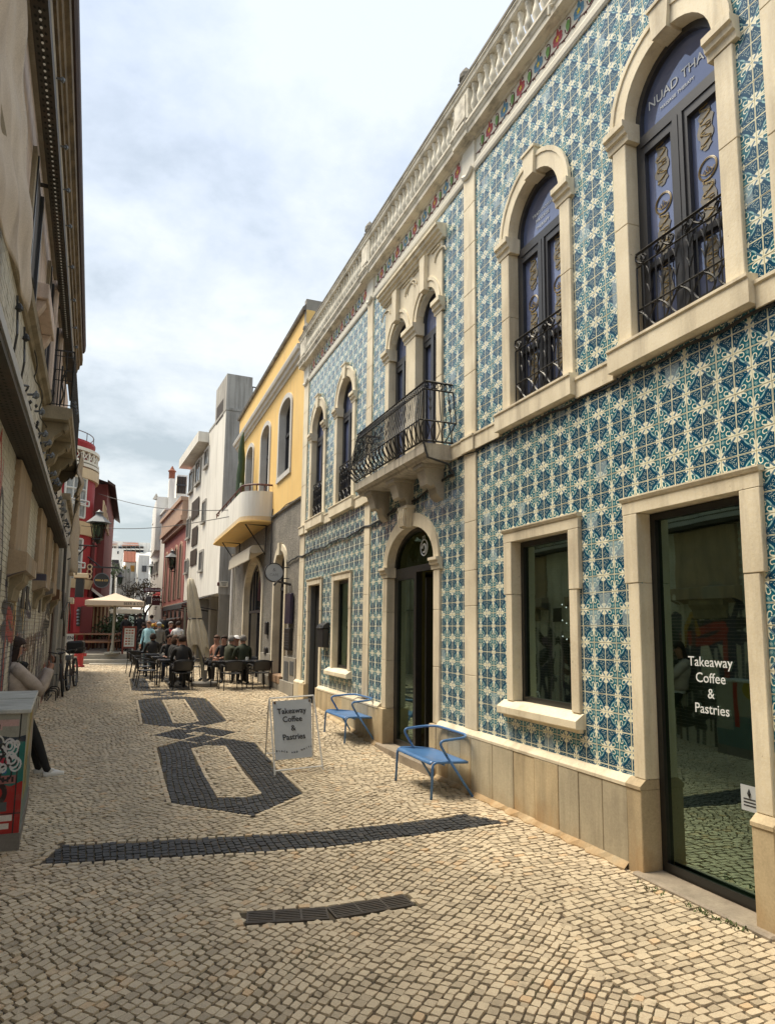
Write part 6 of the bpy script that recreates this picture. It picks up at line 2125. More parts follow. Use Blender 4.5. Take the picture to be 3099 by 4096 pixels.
for x in (719, 733): fbox(x, 1908, x+2, 1972, YB+.08, .06, M['frame'], wb, 'mullion')
fbox(706, 1938, 747, 1941, YB+.08, .06, M['frame'], wb, 'mullion')
cp = at(688, 1915, YB+.2)
p = MB(); p.lathe([(.20, 0), (.20, .45), (.26, .47), (.26, .52), (.16, .60), (.05, .80), (.02, .86)], (cp.x, YB+.2, cp.z), 12); p.build('chimney_cap', M['terracotta'], wb)
p = MB(); cp2 = at(625, 1998, YB+.5); p.lathe([(.22, 0), (.02, .4)], (cp2.x, YB+.5, cp2.z), 4); p.build('pinnacle', M['white_wall_grey'], wb)
for r_ in ((611, 2155, 616, 2200), (622, 2140, 627, 2185), (630, 2130, 636, 2175), (608, 2260, 612, 2300), (618, 2255, 623, 2295), (628, 2248, 634, 2290)):
    far_window(RW, wb, *r_, fr=True)
wt = thing('white_church_like_wall', None, None, (0, 0, 0))
bpy.data.objects.remove(wt)

# ---------------- red corner building on the left, with its round tower
YR = 33.0
tl = at(300, 2400, YR); tr_ = at(381, 2400, YR)
rb = thing('red_building', 'deep red building with a rounded corner tower and white balustraded top', 'building', (tl.x, YR, .6))
xr = at(350, 2400, YR+1.2).x
rad = 2.1
cxr, cyr = xr-rad, YR+1.6
def zpx(y, Y=YR): return at(340, y, Y).z
prf = [(rad, .3), (rad, zpx(1852))]
p = MB(); p.lathe(prf, (cxr, cyr, 0), 40); p.build('tower_wall', M['red'], rb, smooth=False)
def rband(z0, z1, r0, mat, name, r1=None):
    p = MB(); p.lathe([(rad-.05, z0), (r0, z0), (r1 or r0, z1), (rad-.05, z1)], (cxr, cyr, 0), 40); p.build(name, mat, rb)
rband(zpx(1908), zpx(1868), rad+.14, M['cream_trim'], 'cream_band')
rband(zpx(2135), zpx(2085), rad+.10, M['cream_trim'], 'cream_band', rad+.25)
rband(zpx(2352), zpx(2315), rad+.10, M['cream_trim'], 'cream_band', rad+.2)
rband(zpx(1862), zpx(1850), rad+.14, M['frieze_white'], 'cornice_ring')
# balustrade of crossed panels
zb0, zb1 = zpx(1836), zpx(1800)
rband(zb0-.10, zb0, rad+.12, M['frieze_white'], 'balustrade_rail'); rband(zb1, zb1+.14, rad+.12, M['frieze_white'], 'balustrade_rail')
p = MB()
N = 34
for i in range(N):
    a0, a1 = 2*math.pi*i/N, 2*math.pi*(i+1)/N
    f = lambda a, z: (cxr+(rad+.02)*math.cos(a), cyr+(rad+.02)*math.sin(a), z)
    p.tube([f(a0, zb0), f(a0, zb1)], .045, 4)
    p.tube([f(a0, zb0), f(a1, zb1)], .03, 4); p.tube([f(a1, zb0), f(a0, zb1)], .03, 4)
p.build('lattice', M['frieze_white'], rb)
p = MB(); p.lathe([(rad-.25, zb0-.2), (rad-.25, zb1+.2), (rad-.1, zb1+.45), (rad-.1, zb1+.55)], (cxr, cyr, 0), 36); p.build('drum', M['red'], rb)
p = MB(); zr = zb1+.95
p.tube([(cxr+(rad-.2)*math.cos(i*math.pi/16), cyr+(rad-.2)*math.sin(i*math.pi/16), zr) for i in range(32)], .025, 4, closed=True)
for i in range(12): p.tube([(cxr+(rad-.2)*math.cos(i*math.pi/6), cyr+(rad-.2)*math.sin(i*math.pi/6), zb1+.5), (cxr+(rad-.2)*math.cos(i*math.pi/6), cyr+(rad-.2)*math.sin(i*math.pi/6), zr)], .02, 4)
p.build('roof_rail', M['metal_grey'], rb)
# bow windows with glazing bars and white guard rails
def cyl_pt(a, z, r): return (cxr+r*math.cos(a), cyr+r*math.sin(a), z)
for (ya_, yb2) in ((1895, 2078), (2140, 2330)):
    z1, z0 = zpx(ya_+14), zpx(yb2-10)
    for (a0, a1) in ((-1.66, -1.20), (-1.10, -.60)):
        w = bpy.data.objects.new('bow_window', None); SC.collection.objects.link(w); w.parent = rb; w.location = Vector(cyl_pt(a0, z0, rad))-rb.location
        p = MB(); n = 8
        for i in range(n):
            b0_, b1_ = a0+(a1-a0)*i/n, a0+(a1-a0)*(i+1)/n
            p.face([cyl_pt(b0_, z0, rad+.03), cyl_pt(b1_, z0, rad+.03), cyl_pt(b1_, z1, rad+.03), cyl_pt(b0_, z1, rad+.03)])
        p.build('curtained_glass', M['curtain'], w)
        p = MB()
        for k in range(4):
            a = a0+(a1-a0)*k/3
            p.tube([cyl_pt(a, z0, rad+.05), cyl_pt(a, z1, rad+.05)], .05 if k in (0, 3) else .035, 4)
        for z in (z0, z0+(z1-z0)*.36, z0+(z1-z0)*.70, z1):
            p.tube([cyl_pt(a0+(a1-a0)*i/6, z, rad+.05) for i in range(7)], .045, 4)
        p.build('frame', M['white_frame'], w)
        p = MB()
        for z in (z0+(z1-z0)*.30, z0+(z1-z0)*.42):
            p.tube([cyl_pt(a0-.03+(a1-a0+.06)*i/6, z, rad+.20) for i in range(7)], .035, 4)
        for k in (0, 1): a = (a0-.03, a1+.03)[k]; p.tube([cyl_pt(a, z0+(z1-z0)*.30, rad+.20), cyl_pt(a, z0+(z1-z0)*.42, rad+.20)], .035, 4)
        p.build('guard_rail', M['white_frame'], w)
# body of the red building going back, dark red wing and its deep eaves
p = MB(); p.box(cxr-7, xr-.15, YR+1.6, YR+5, .3, zpx(1860)); p.build('body', M['red'], rb)
RB = row2(355, YR+1.6, 380, YR+5.5)
p = MB(); RB.box(p, -.4, .0, 0, 4.2, .3, zpx(2070, YR+1)); p.build('side_pier', M['red'], rb)
for s_ in (.2, 3.4):
    p = MB()
    q0 = at(405, 2060, YR+1.5)
    p.lathe([(.12, .5), (.12, zpx(2120)), (.18, zpx(2100)), (.16, zpx(2060))], (xr+.05, YR+1.3+s_, 0), 8); p.build('column', M['dark_red'], rb)
for z_ in (zpx(2085), zpx(2260)):
    p = MB()
    for k in range(3): p.tube([(xr+.02+.10*math.cos(a), YR+.9, z_-k*.22+.11*math.sin(a)) for a in [i*math.pi/4 for i in range(8)]], .03, 4, closed=True)
    p.build('scroll_ornament', M['cream_trim'], rb)
# maroon upper house with sloping roof behind
YM = 38.0
mb_ = thing('maroon_house', 'tall maroon house with deep dark eaves behind the red tower', 'building', (at(420, 2300, YM).x, YM, .6))
fa = at(395, 1935, YM); fb_ = at(440, 2090, YM+9)
p = MB()
z_top = fa.z
x_l = at(380, 2000, YM).x; x_c = at(403, 2000, YM).x
p.box(x_l-5, x_c, YM, YM+.3, .3, z_top); p.build('front_wall', M['maroon_wall'], mb_)
RM = row2(403, YM, 437, 50)
L_m = RM.L
p = MB(); RM.box(p, -5, 0, .0, L_m, .3, z_top); p.build('side_wall', M['maroon_wall'], mb_)
p = MB()
ov = .38
A_ = [RM.T(0, -.6, z_top+.0), RM.T(0, L_m+.5, z_top), RM.T(ov, L_m+.5, z_top-.25), RM.T(ov, -.6, z_top-.25)]
p.face(A_); p.face([(v[0], v[1], v[2]+.14) for v in A_]); 
for i in range(4): a, b = A_[i], A_[(i+1) % 4]; p.face([a, b, (b[0], b[1], b[2]+.14), (a[0], a[1], a[2]+.14)])
p.face([RM.T(-3, -.6, z_top+.9), RM.T(-3, L_m+.5, z_top+.9), RM.T(ov, L_m+.5, z_top-.10), RM.T(ov, -.6, z_top-.10)])
p.build('eaves', M['wood_dark'], mb_)
for (x_, y0_, y1_) in ((413, 2010, 2080), (420, 2030, 2095), (426, 2060, 2120), (431, 2080, 2135)):
    far_window(RM, mb_, x_-2, y0_, x_+2, y1_, M['shutter_dark'], frame_mat=M['cream_trim'])
# long pale house with striped shutters below it
c3 = at(404, 2300, 41)
RS = row2(404, 41, 436, 55)
sh = thing('striped_house', 'pale pink house front with a row of narrow dark shuttered windows', 'building', (c3.x, 41, .6))
L_s = RS.L
zs1 = RS.sz(404, 2180)[1]
p = MB(); RS.box(p, -5, 0, 0, L_s, .3, zs1); p.build('wall', surf('pale_pink', (.50, .40, .38), (.40, .32, .30), .85), sh)
for i in range(6):
    x_ = 407+i*5
    far_window(RS, sh, x_, 2205+i*5, x_+2.2, 2290+i*2, M['shutter_dark'], fr=False)
# narrow white house with planted balcony
c4 = at(438, 2300, 56)
RN = row2(438, 56, 462, 72)
nh = thing('narrow_white_house', 'narrow white house with a planted balcony at the end of the left row', 'building', (c4.x, 56, .6))
L_n = RN.L
p = MB(); RN.box(p, -5, 0, 0, L_n, .3, RN.sz(438, 2225)[1]); p.build('wall', M['far_white'], nh)
p = MB(); RN.box(p, 0, .5, 0, 12, RN.sz(438, 2225)[1], RN.sz(438, 2225)[1]+.25); p.build('roof', M['frame'], nh)
bq = at(450, 2275, 52)
for i in range(3):
    p = MB(); rr = random.Random(40+i)
    for k in range(160):
        x, y, z = bq.x+rr.gauss(0, .45), bq.y+rr.gauss(0, .4), bq.z+rr.gauss(0, .28)-i*.1
        a = rr.uniform(0, 6.28); l = .16
        p.face([(x, y, z), (x+l*math.cos(a), y+.05, z+l*math.sin(a)), (x+l*.5*math.cos(a+1), y-.05, z+l*.5*math.sin(a+1)-.1)])
    if i == 0: p.build('balcony_plants', M['leaf'], nh, recalc=False, kind='stuff')
# ---------------- houses closing the street
def closer(name, label, Y, boxes, mats, wins=(), roofs=()):
    a = at(boxes[0][0], boxes[0][3], Y)
    t = thing(name, label, 'building', (a.x, Y, 0))
    for i, b in enumerate(boxes): fbox(b[0], b[1], b[2], b[3], Y+b[4], 5, mats[i], t)
    for (x0, y0, x1, y1, m_) in wins:
        w = bpy.data.objects.new('window', None); SC.collection.objects.link(w); w.parent = t; q = at(x0, y1, Y-.05); w.location = Vector(q)-t.location
        fbox(x0, y0, x1, y1, Y-.06, .05, m_, w, 'pane')
        ww = (x1-x0)
        fbox(x0-ww*.12, y0-ww*.12, x0, y1+ww*.1, Y-.09, .08, M['far_white'], w, 'frame'); fbox(x1, y0-ww*.12, x1+ww*.12, y1+ww*.1, Y-.09, .08, M['far_white'], w, 'frame')
        fbox((x0+x1)/2-ww*.04, y0, (x0+x1)/2+ww*.04, y1, Y-.09, .03, M['white_frame'], w, 'mullion')
    return t
Mo = flat('orange_shutter', (.50, .26, .05), .7)
t1 = closer('white_end_house', 'bright white house with small window closing the street', 62, [(545, 2222, 600, 2420, 0)], [M['far_white']], [(569, 2263, 587, 2286, M['glass_far'])])
t2 = closer('tiled_roof_house', 'white house with terracotta tile roof and ochre shutters at the street end', 66, [(492, 2245, 548, 2420, 0)], [M['far_white']], [(494, 2262, 506, 2286, Mo), (522, 2262, 540, 2286, Mo)])
p = MB()
a = at(494, 2245, 66); b = at(545, 2228, 66)
for i in range(9):
    x = a.x+(b.x-a.x)*(i+.5)/9
    p.tube([(x, 65.4, a.z-.1), (x, 67.5, b.z+.6)], (b.x-a.x)/18, 6)
p.build('roof_tiles', M['terracotta'], t2)
t3 = closer('plain_white_house', 'weathered low white wall building left of the ochre-shuttered house', 60, [(462, 2278, 525, 2420, 0)], [M['white_wall_grey']], [])
t3b = closer('pale_terrace_house', 'pale stepped house behind the low white wall building', 72, [(435, 2195, 496, 2300, 0)], [M['far_white']], [(470, 2205, 476, 2215, M['glass_far'])])
# apartment hotel on the hill
ht = thing('hillside_apartments', 'large white apartment building with rows of balconies and red tiled roof on the hill', 'building', (at(520, 2300, 150).x, 150, 10))
fbox(432, 2172, 602, 2260, 152, 20, M['far_white'], ht)
fbox(470, 2178, 580, 2260, 149, 4, M['far_white'], ht, 'balcony_block')
for r_ in range(3):
    for c_ in range(6):
        x = 474+c_*17.5; y = 2186+r_*15
        fbox(x, y, x+14, y+10, 148.6, .5, M['shutter_dark'] if (r_+c_) % 3 else M['glass_far'], ht, 'loggia')
        fbox(x-1, y+9, x+15, y+11.5, 147.6, 1.4, M['far_white'], ht, 'balcony_slab')
for c_ in range(3):
    fbox(438+c_*10, 2186, 444+c_*10, 2194, 151.8, .3, M['shutter_dark'], ht, 'window')
p = MB()
def roof4(x0, x1, y0, y1, Y, dy):
    a, b = at(x0, y1, Y), at(x1, y1, Y); c, d = at(x0+(x1-x0)*.12, y0, Y+dy), at(x1-(x1-x0)*.12, y0, Y+dy)
    p.face([a, b, d, c]); p.face([(a.x, a.y, a.z), (c.x, c.y, c.z), (c.x, c.y+2*dy, c.z)]); p.face([(b.x, b.y, b.z), (d.x, d.y, d.z), (d.x, d.y+2*dy, d.z)])
roof4(488, 558, 2169, 2182, 148, 5); roof4(434, 470, 2169, 2177, 151, 4)
p.build('roof_tiles', M['terracotta'], ht)
# hillside they stand on
p = MB()
for i in range(24):
    pass
hb = MB(); hb.box(-60, 60, 75, 78, -1, 3.0); hb.box(-60, 60, 100, 103, -1, 9); hb.face([(-80, 78, 3), (80, 78, 3), (80, 160, 19), (-80, 160, 19)])
o = hb.build('hillside', M['far_white']); o['kind'] = 'structure'
# overhead wires
for k, (xa, ya_, Ya, xb, yb_, Yb) in enumerate(((1093, 2031, 18.2, 395, 1975, 33), (1093, 2031, 18.2, 300, 2100, 34))):
    a, b = at(xa, ya_, Ya), at(xb, yb_, Yb)
    pts = [a.lerp(b, t_)+Vector((0, 0, -.35*math.sin(math.pi*t_))) for t_ in [i/16 for i in range(17)]]
    p = MB(); p.tube(pts, .012, 4)
    tag(p.build('overhead_wire', M['wire']), ('upper' if k == 0 else 'lower')+' overhead wire crossing the street from the yellow building balcony', 'wire')
# ================================================================ blue armchairs
def rounded(pts, r=.05, n=5):
    """round the corners of a polyline"""
    pts = [Vector(p) for p in pts]
    o = [pts[0]]
    for a, b, c in zip(pts[:-2], pts[1:-1], pts[2:]):
        u = (a-b); v = (c-b)
        k = min(r, u.length*.45, v.length*.45)
        p0 = b+u.normalized()*k; p1 = b+v.normalized()*k
        for i in range(n+1):
            t = i/n
            o.append(p0*(1-t)**2+b*2*t*(1-t)+p1*t*t)
    o.append(pts[-1])
    return o
def blue_chair(label, loc, rz):
    t = thing('blue_armchair', label, 'armchair', loc, rz, 'wide blue metal armchairs by the cafe wall')
    # local: x towards the wall (back), y along the wall; front edge at x = 0
    hw = .485; sh = .385
    n, m_ = 14, 12
    p = MB(); V = []; F = []
    def seat(u, v):
        x = -.03+u*.45
        y = (v*2-1)*(hw-.03-(.10*max(0, u-.55)))
        z = sh+.004-.030*math.sin(math.pi*min(1, u*1.05))*(1-abs(v*2-1)**3*.6)-.04*(max(0, .12-u)/.12)**2-.03*u
        return (x, y, z)
    for i in range(n+1):
        for j in range(m_+1): V.append(seat(i/n, j/m_))
    for i in range(n):
        for j in range(m_): a = i*(m_+1)+j; F.append((a, a+1, a+m_+2, a+m_+1))
    p.poly(V, F)
    o = p.build('seat', M['blue_metal'], t, world=False, smooth=True)
    sm = o.modifiers.new('thickness', 'SOLIDIFY'); sm.thickness = .010
    for s_ in (-1, 1):
        y = s_*hw
        p = MB(); p.tube(rounded([(-.03, y, 0), (-.01, y, sh-.012), (.20, y, sh-.02), (.42, s_*(hw-.05), sh-.04)], .055), .0145, 8)
        p.build('front_leg', M['blue_metal'], t, world=False, smooth=True)
        p = MB(); p.tube([(.445, y*1.06, 0), (.15, y, sh+.045)], .0145, 8)
        p.lathe([(.02, 0), (.02, .02)], (.445, y*1.06, 0), 8)
        p.build('rear_leg', M['blue_metal'], t, world=False, smooth=True)
    p = MB()
    arm = rounded([(.15, -hw, sh+.045), (.05, -hw, sh+.20), (.36, -hw*1.0, sh+.225), (.452, -hw*.72, sh+.235), (.452, hw*.72, sh+.235), (.36, hw*1.0, sh+.225), (.05, hw, sh+.20), (.15, hw, sh+.045)], .085, 7)
    p.tube(arm, .0145, 8)
    p.build('arm_rail', M['blue_metal'], t, world=False, smooth=True)
    p = MB(); p.tube([(.14, -hw+.04, sh-.05), (.14, hw-.04, sh-.05)], .010, 6); p.build('cross_tube', M['blue_metal'], t, world=False)
    return t
blue_chair('wide blue metal armchair nearest the viewer, right in front of the cafe door step', (3.16, 7.19, 0), 0)
blue_chair('wide blue metal armchair farther away, between the white sandwich board and the plinth', (3.215, 10.33, .085), R_(1.5))

# ================================================================ sandwich board
sb = thing('sandwich_board', 'white framed sandwich board with grey panel reading Takeaway Coffee & Pastries', 'sandwich board', (2.2, 8.85, 0))
fl, fr = Vector((1.86, 8.38, .0)), Vector((2.49, 8.50, .0))
tlp, trp = Vector((1.835, 8.73, .868)), Vector((2.435, 8.83, .885))
bl_, br_ = Vector((1.91, 9.22, .02)), Vector((2.58, 9.30, .02))
p = MB()
for a, b in ((fl, tlp), (fr, trp), (tlp, trp), (fl.lerp(tlp, .055), fr.lerp(trp, .055))): p.tube([a, b], .0105, 4)
p.build('front_frame', M['white_paint'], sb)
p = MB()
for a, b in ((bl_, tlp+Vector((0, .012, -.02))), (br_, trp+Vector((0, .012, -.02))), (bl_.lerp(tlp, .12), br_.lerp(trp, .12))): p.tube([a, b], .009, 4)
p.build('rear_frame', M['white_paint'], sb)
def q4(u, v, off=0.0):
    P = fl.lerp(fr, u).lerp(tlp.lerp(trp, u), v)
    nn = (fr-fl).cross(tlp-fl).normalized()
    return P+nn*off
nn = (fr-fl).cross(tlp-fl).normalized()
p = MB()
c4_ = [(.05, .19), (.87, .19), (.95, .945), (.055, .945)]
c4_ = [(.035, .185), (.80, .185), (.925, .955), (.06, .955)]
V = [q4(u, v, .010) for u, v in c4_]+[q4(u, v, -.004) for u, v in c4_]
p.poly(V, [(0, 1, 2, 3), (7, 6, 5, 4), (0, 4, 5, 1), (1, 5, 6, 2), (2, 6, 7, 3), (3, 7, 4, 0)])
p.build('panel', M['sign_grey'], sb)
p = MB()
for u in (.10, .88):
    c = q4(u, .935, .014); p.box(c.x-.012, c.x+.012, c.y-.01, c.y+.004, c.z-.018, c.z+.012)
p.build('clip', flat('brown_clip', (.16, .09, .04), .6), sb)
xd = (q4(.8, .5)-q4(.1, .5)); yd = (q4(.5, .9)-q4(.5, .2))
xd.normalize(); yd = (yd-xd*yd.dot(xd)).normalized()
for s, u, v in (('Takeaway', .455, .805), ('Coffee', .45, .695), ('&', .45, .575), ('Pastries', .45, .46)):
    text_mesh(s, .098, M['ink'], 'lettering', sb, q4(u, v, .019), xd, yd, bold=.0016)
word = 'BLACK AND WHITE'
for i, ch_ in enumerate(word):
    if ch_ == ' ': continue
    u = .065+.73*i/(len(word)-1)
    v = .285+.022*math.cos(i/(len(word)-1)*2*math.pi)*1.0-.012+.018*(i/(len(word)-1))
    text_mesh(ch_, .028, M['ink'], 'small_letter', sb, q4(u, v, .019), xd, yd, bold=.0008)

# ================================================================ bicycles by the left wall
def bicycle(label, loc, rz, lean, rear_box=False):
    t = thing('bicycle', label, 'bicycle', loc, rz, 'bicycles parked at the foot of the left wall')
    # local: along +y, wheels at y = -.52 (front, nearer) and +.52
    t.rotation_euler = (0, lean, rz)
    R0 = .33
    for y in (-.52, .52):
        w = bpy.data.objects.new('wheel', None); SC.collection.objects.link(w); w.parent = t; w.location = (0, y, R0)
        p = MB(); p.tube([(0, R0*math.cos(a), R0*math.sin(a)) for a in [i*math.pi/16 for i in range(32)]], .024, 6, closed=True); p.build('tyre', M['rubber'], w, world=False, smooth=True)
        p = MB(); p.tube([(0, (R0-.03)*math.cos(a), (R0-.03)*math.sin(a)) for a in [i*math.pi/16 for i in range(32)]], .012, 4, closed=True)
        for i in range(14):
            a = i*math.pi/7; p.tube([(.02*(-1)**i, 0, 0), (0, (R0-.03)*math.cos(a), (R0-.03)*math.sin(a))], .0022, 3, cap=False)
        p.tube([(-.04, 0, 0), (.04, 0, 0)], .02, 6)
        p.build('rim', M['metal_grey'], w, world=False)
    p = MB()
    bb = (0, .02, .29); seat_ = (0, .17, .74); head = (0, -.36, .76); hb_ = (0, -.39, .64)
    for a, b, r in ((bb, seat_, .016), (bb, hb_, .02), (head, seat_, .016), (head, hb_, .02), (bb, (.0, .52, .33), .011), (seat_, (0, .52, .33), .010), (hb_, (.045, -.52, .33), .014), (hb_, (-.045, -.52, .33), .014)):
        p.tube([a, b], r, 6)
    p.build('frame', flat('bike_frame', (.035, .012, .012), .35), t, world=False)
    p = MB(); p.tube(rounded([(-.30, -.26, .92), (-.20, -.34, .93), (0, -.37, .86), (.20, -.34, .93), (.30, -.26, .92)], .06), .012, 6); p.tube([head, (0, -.37, .87)], .015, 6)
    p.tube([(-.30, -.26, .92), (-.32, -.17, .91)], .018, 6); p.tube([(.30, -.26, .92), (.32, -.17, .91)], .018, 6)
    p.build('handlebar', M['black_plastic'], t, world=False)
    p = MB(); p.bbox(-.06, .06, .08, .33, .84, .89, b=.02); p.tube([seat_, (0, .19, .85)], .013, 6); p.build('saddle', M['black_plastic'], t, world=False)
    p = MB(); p.tube([(.0, -.02, .29), (.10, -.02, .29), (.10, -.10, .16)], .01, 5); p.tube([(-.10, .04, .29), (-.10, .12, .42)], .01, 5); p.box(.07, .15, -.14, -.06, .14, .165); p.box(-.15, -.07, .08, .16, .41, .43); p.build('crank', M['metal_grey'], t, world=False)
    if rear_box:
        p = MB(); p.bbox(-.19, .19, .40, .78, .78, 1.08, b=.04); p.build('top_box', M['black_plastic'], t, world=False)
        p = MB(); p.bbox(-.06, .06, -.56, -.42, .66, .78, b=.02); p.build('lamp', M['metal_grey'], t, world=False)
    return t
bicycle('nearer dark red bicycle leaning against the left wall behind the woman', (-1.0, 16.55, gz(16.5)), R_(3), R_(-7))
bicycle('second bicycle with black top box and bags, parked behind the first', (-.90, 17.75, gz(17.7)), R_(-5), R_(-3), True)
rk = thing('bike_rack', 'low steel bicycle rack at the foot of the left wall', 'bike rack', (-1.2, 15.6, gz(15.6)))
p = MB()
for i in range(3):
    y = 15.3+i*.4; p.tube(rounded([(-1.24, y, gz(y)), (-1.24, y, gz(y)+.2), (-1.05, y, gz(y)+.2), (-1.05, y, gz(y))], .08), .012, 6)
p.tube([(-1.2, 15.2, gz(15.2)+.02), (-1.2, 16.3, gz(16.3)+.02)], .012, 5)
p.build('rack', M['iron'], rk)

# ================================================================ street lanterns
def lantern(label, x, y, z, arm, toward, s=1.0, grp='wrought-iron wall lanterns'):
    t = thing('wall_lantern', label, 'street lamp', (x, y, z), 0, grp)
    c = (x, y, z)
    p = MB()
    p.lathe([(.02*s, .30*s), (.09*s, .28*s), (.10*s, .24*s), (.26*s, .10*s), (.31*s, .06*s), (.31*s, .045*s), (.20*s, .04*s)], c, 6)
    p.lathe([(.08*s, .28*s), (.10*s, .33*s), (.05*s, .36*s), (.01*s, .40*s)], c, 8)
    p.build('hood', M['metal_grey'], t)
    p = MB()
    for k in range(6):
        a = k*math.pi/3
        p.tube([(x+.19*s*math.cos(a), y+.19*s*math.sin(a), z+.05*s), (x+.12*s*math.cos(a), y+.12*s*math.sin(a), z-.36*s)], .013*s, 4)
    p.lathe([(.13*s, -.36*s), (.14*s, -.38*s), (.07*s, -.42*s), (.02*s, -.50*s)], c, 6)
    p.build('cage', M['iron'], t)
    p = MB(); p.lathe([(.165*s, .04*s), (.105*s, -.35*s)], c, 6); p.build('glass', M['glass'], t)
    p = MB(); p.lathe([(.02*s, -.3*s), (.05*s, -.22*s), (.05*s, -.08*s), (.02*s, .0)], c, 8); p.build('bulb', M['lamp_glass'], t)
    w = (x+toward*arm, y, z-.55*s)
    p = MB()
    p.tube([(x, y, z-.46*s), (x, y, z-.55*s), w], .02*s, 5)
    p.tube([(w[0], y, z-.95*s), (x+toward*arm*.6, y, z-.80*s), (x+toward*arm*.35, y, z-.57*s)], .016*s, 5)
    p.tube([(w[0], y, z-.98*s), (w[0], y, z-.45*s)], .022*s, 5)
    p.tube([(x+toward*arm*.7+.08*s*math.cos(a), y, z-.65*s+.07*s*math.sin(a)) for a in [i*.7 for i in range(9)]], .012*s, 4)
    p.tube([(x+toward*(.02)+.09*s*math.cos(a), y, z-.50*s+.08*s*math.sin(a)) for a in [i*.7 for i in range(7)]], .012*s, 4)
    p.build('bracket', M['iron'], t)
    return t
q = at(396, 2100, 19.0); lantern('large black six-sided lantern on a bracket from the whitewashed house, left side', q.x, 19.0, q.z, q.x-LT(.1, 19, 0)[0], -1, 1.0)
q = at(690, 2235, c1[1]+3); lantern('black wall lantern on the pink building', q.x, q.y, q.z, .9, 1, 1.25)
q = at(612, 2270, c2[1]+6); lantern('small black wall lantern on the stepped white building', q.x, q.y, q.z, 1.3, 1, 1.2)
q = at(482, 2312, 45); lantern('farthest small lantern above the beige parasol, on its own post', q.x, q.y, q.z, .35, 1, .9)

# ================================================================ parasols
def parasol_open(label, px, pyc, half_px, top_py, edge_py, Y, base_py, cloth, lett=None, grp='open cafe parasols'):
    c = at(px, edge_py, Y); topz = at(px, top_py, Y).z; z0 = base_py
    t = thing('parasol', label, 'parasol', (c.x, Y, z0), 0, grp)
    r = half_px*Y/FOC*1.02
    p = MB()
    n = 8
    rim = [(c.x+r*1.08*math.cos(2*math.pi*(i+.5)/n), Y+r*1.08*math.sin(2*math.pi*(i+.5)/n), c.z) for i in range(n)] if n == 8 else None
    sq = [(c.x-r, Y-r, c.z), (c.x+r, Y-r, c.z), (c.x+r, Y+r, c.z), (c.x-r, Y+r, c.z)]
    ridge = []
    for i in range(4):
        a, b = Vector(sq[i]), Vector(sq[(i+1) % 4]); ridge += [a, a.lerp(b, .5)]
    apex = Vector((c.x, Y, topz))
    for i in range(8):
        a, b = ridge[i], ridge[(i+1) % 8]
        m1, m2 = a.lerp(apex, .5)+Vector((0, 0, .03*(i % 2)-.05)), b.lerp(apex, .5)+Vector((0, 0, .03*((i+1) % 2)-.05))
        p.face([a, b, m2, m1]); p.face([m1, m2, apex])
        p.face([a, b, b-Vector((0, 0, .17)), a-Vector((0, 0, .17))])
    o = p.build('canopy', cloth, t)
    sm = o.modifiers.new('thickness', 'SOLIDIFY'); sm.thickness = .012
    p = MB()
    for v in ridge: p.tube([v, apex-Vector((0, 0, .12))], .014, 4)
    for v in ridge[::2]: p.tube([v.lerp(apex, .45)-Vector((0, 0, .06)), (c.x, Y, c.z-.25)], .012, 4)
    p.build('rib', M['pole_grey'], t, kind='stuff')
    p = MB(); p.tube([(c.x, Y, z0), (c.x, Y, topz-.05)], .05, 8); p.build('pole', M['pole_grey'], t)
    p = MB(); p.lathe([(.30, 0), (.30, .06), (.08, .10), (.06, .35)], (c.x, Y, z0), 10); p.build('base', M['pole_grey'], t)
    if lett:
        text_mesh(lett, .14, M['ink'], 'lettering', t, (c.x+r*.62, Y-r-.012, c.z-.09), (1, 0, 0), (0, 0, 1), bold=.002)
    return t
TZ = .68
parasol_open('large open beige parasol over the picnic tables', 462, 0, 97, 2372, 2408, 29.0, TZ, M['canvas'], 'BEER & CO')
parasol_open('smaller pale open parasol behind the beige one', 507, 0, 55, 2427, 2440, 33.5, TZ, M['canvas_light'])
# closed parasol
cpar = thing('closed_parasol', 'tall closed beige parasol with a dark strap on a heavy round base', 'parasol', (2.08, 18.1, .31))
p = MB()
a = at(763, 2312, 17.6); base = Vector((2.12, 17.75, .31))
px_ = Vector((a.x, 17.6, 0))
def cl_pt(u, z, r):
    ang = 2*math.pi*u
    cx0 = px_.x+(base.x-px_.x)*max(0, (a.z-z)/(a.z-.31))*.85
    return (cx0+r*math.cos(ang), 17.65+r*math.sin(ang), z)
prof_ = [(a.z+.0, .02), (a.z-.02, .07), (a.z-.25, .11), (a.z-.7, .145), (a.z-.95, .155), (a.z-1.0, .142), (a.z-1.05, .16), (a.z-1.35, .215), (a.z-1.5, .22), (a.z-1.75, .22)]
n = 48; V = []; F = []
for k, (z, r) in enumerate(prof_):
    for i in range(n):
        u = i/n
        fold = 1+(.10+.10*k/9)*math.sin(u*2*math.pi*8)+.05*math.sin(u*2*math.pi*5+1)
        zz_ = z
        if k == len(prof_)-1: zz_ = z-.34*(math.sin(u*2*math.pi*4)*.5+.5)**2+.12
        if k == len(prof_)-2: zz_ = z-.06*(math.sin(u*2*math.pi*4)*.5+.5)
        V.append(cl_pt(u, zz_, r*fold))
for k in range(len(prof_)-1):
    for i in range(n): j = (i+1) % n; F.append((k*n+i, k*n+j, (k+1)*n+j, (k+1)*n+i))
F.append(tuple(range(n)))
p.poly(V, F); p.build('cloth', M['canvas_closed'], cpar, smooth=True)
p = MB(); p.tube([cl_pt(i/20, a.z-1.0, .158) for i in range(20)], .014, 4, closed=True); p.build('strap', M['iron'], cpar)
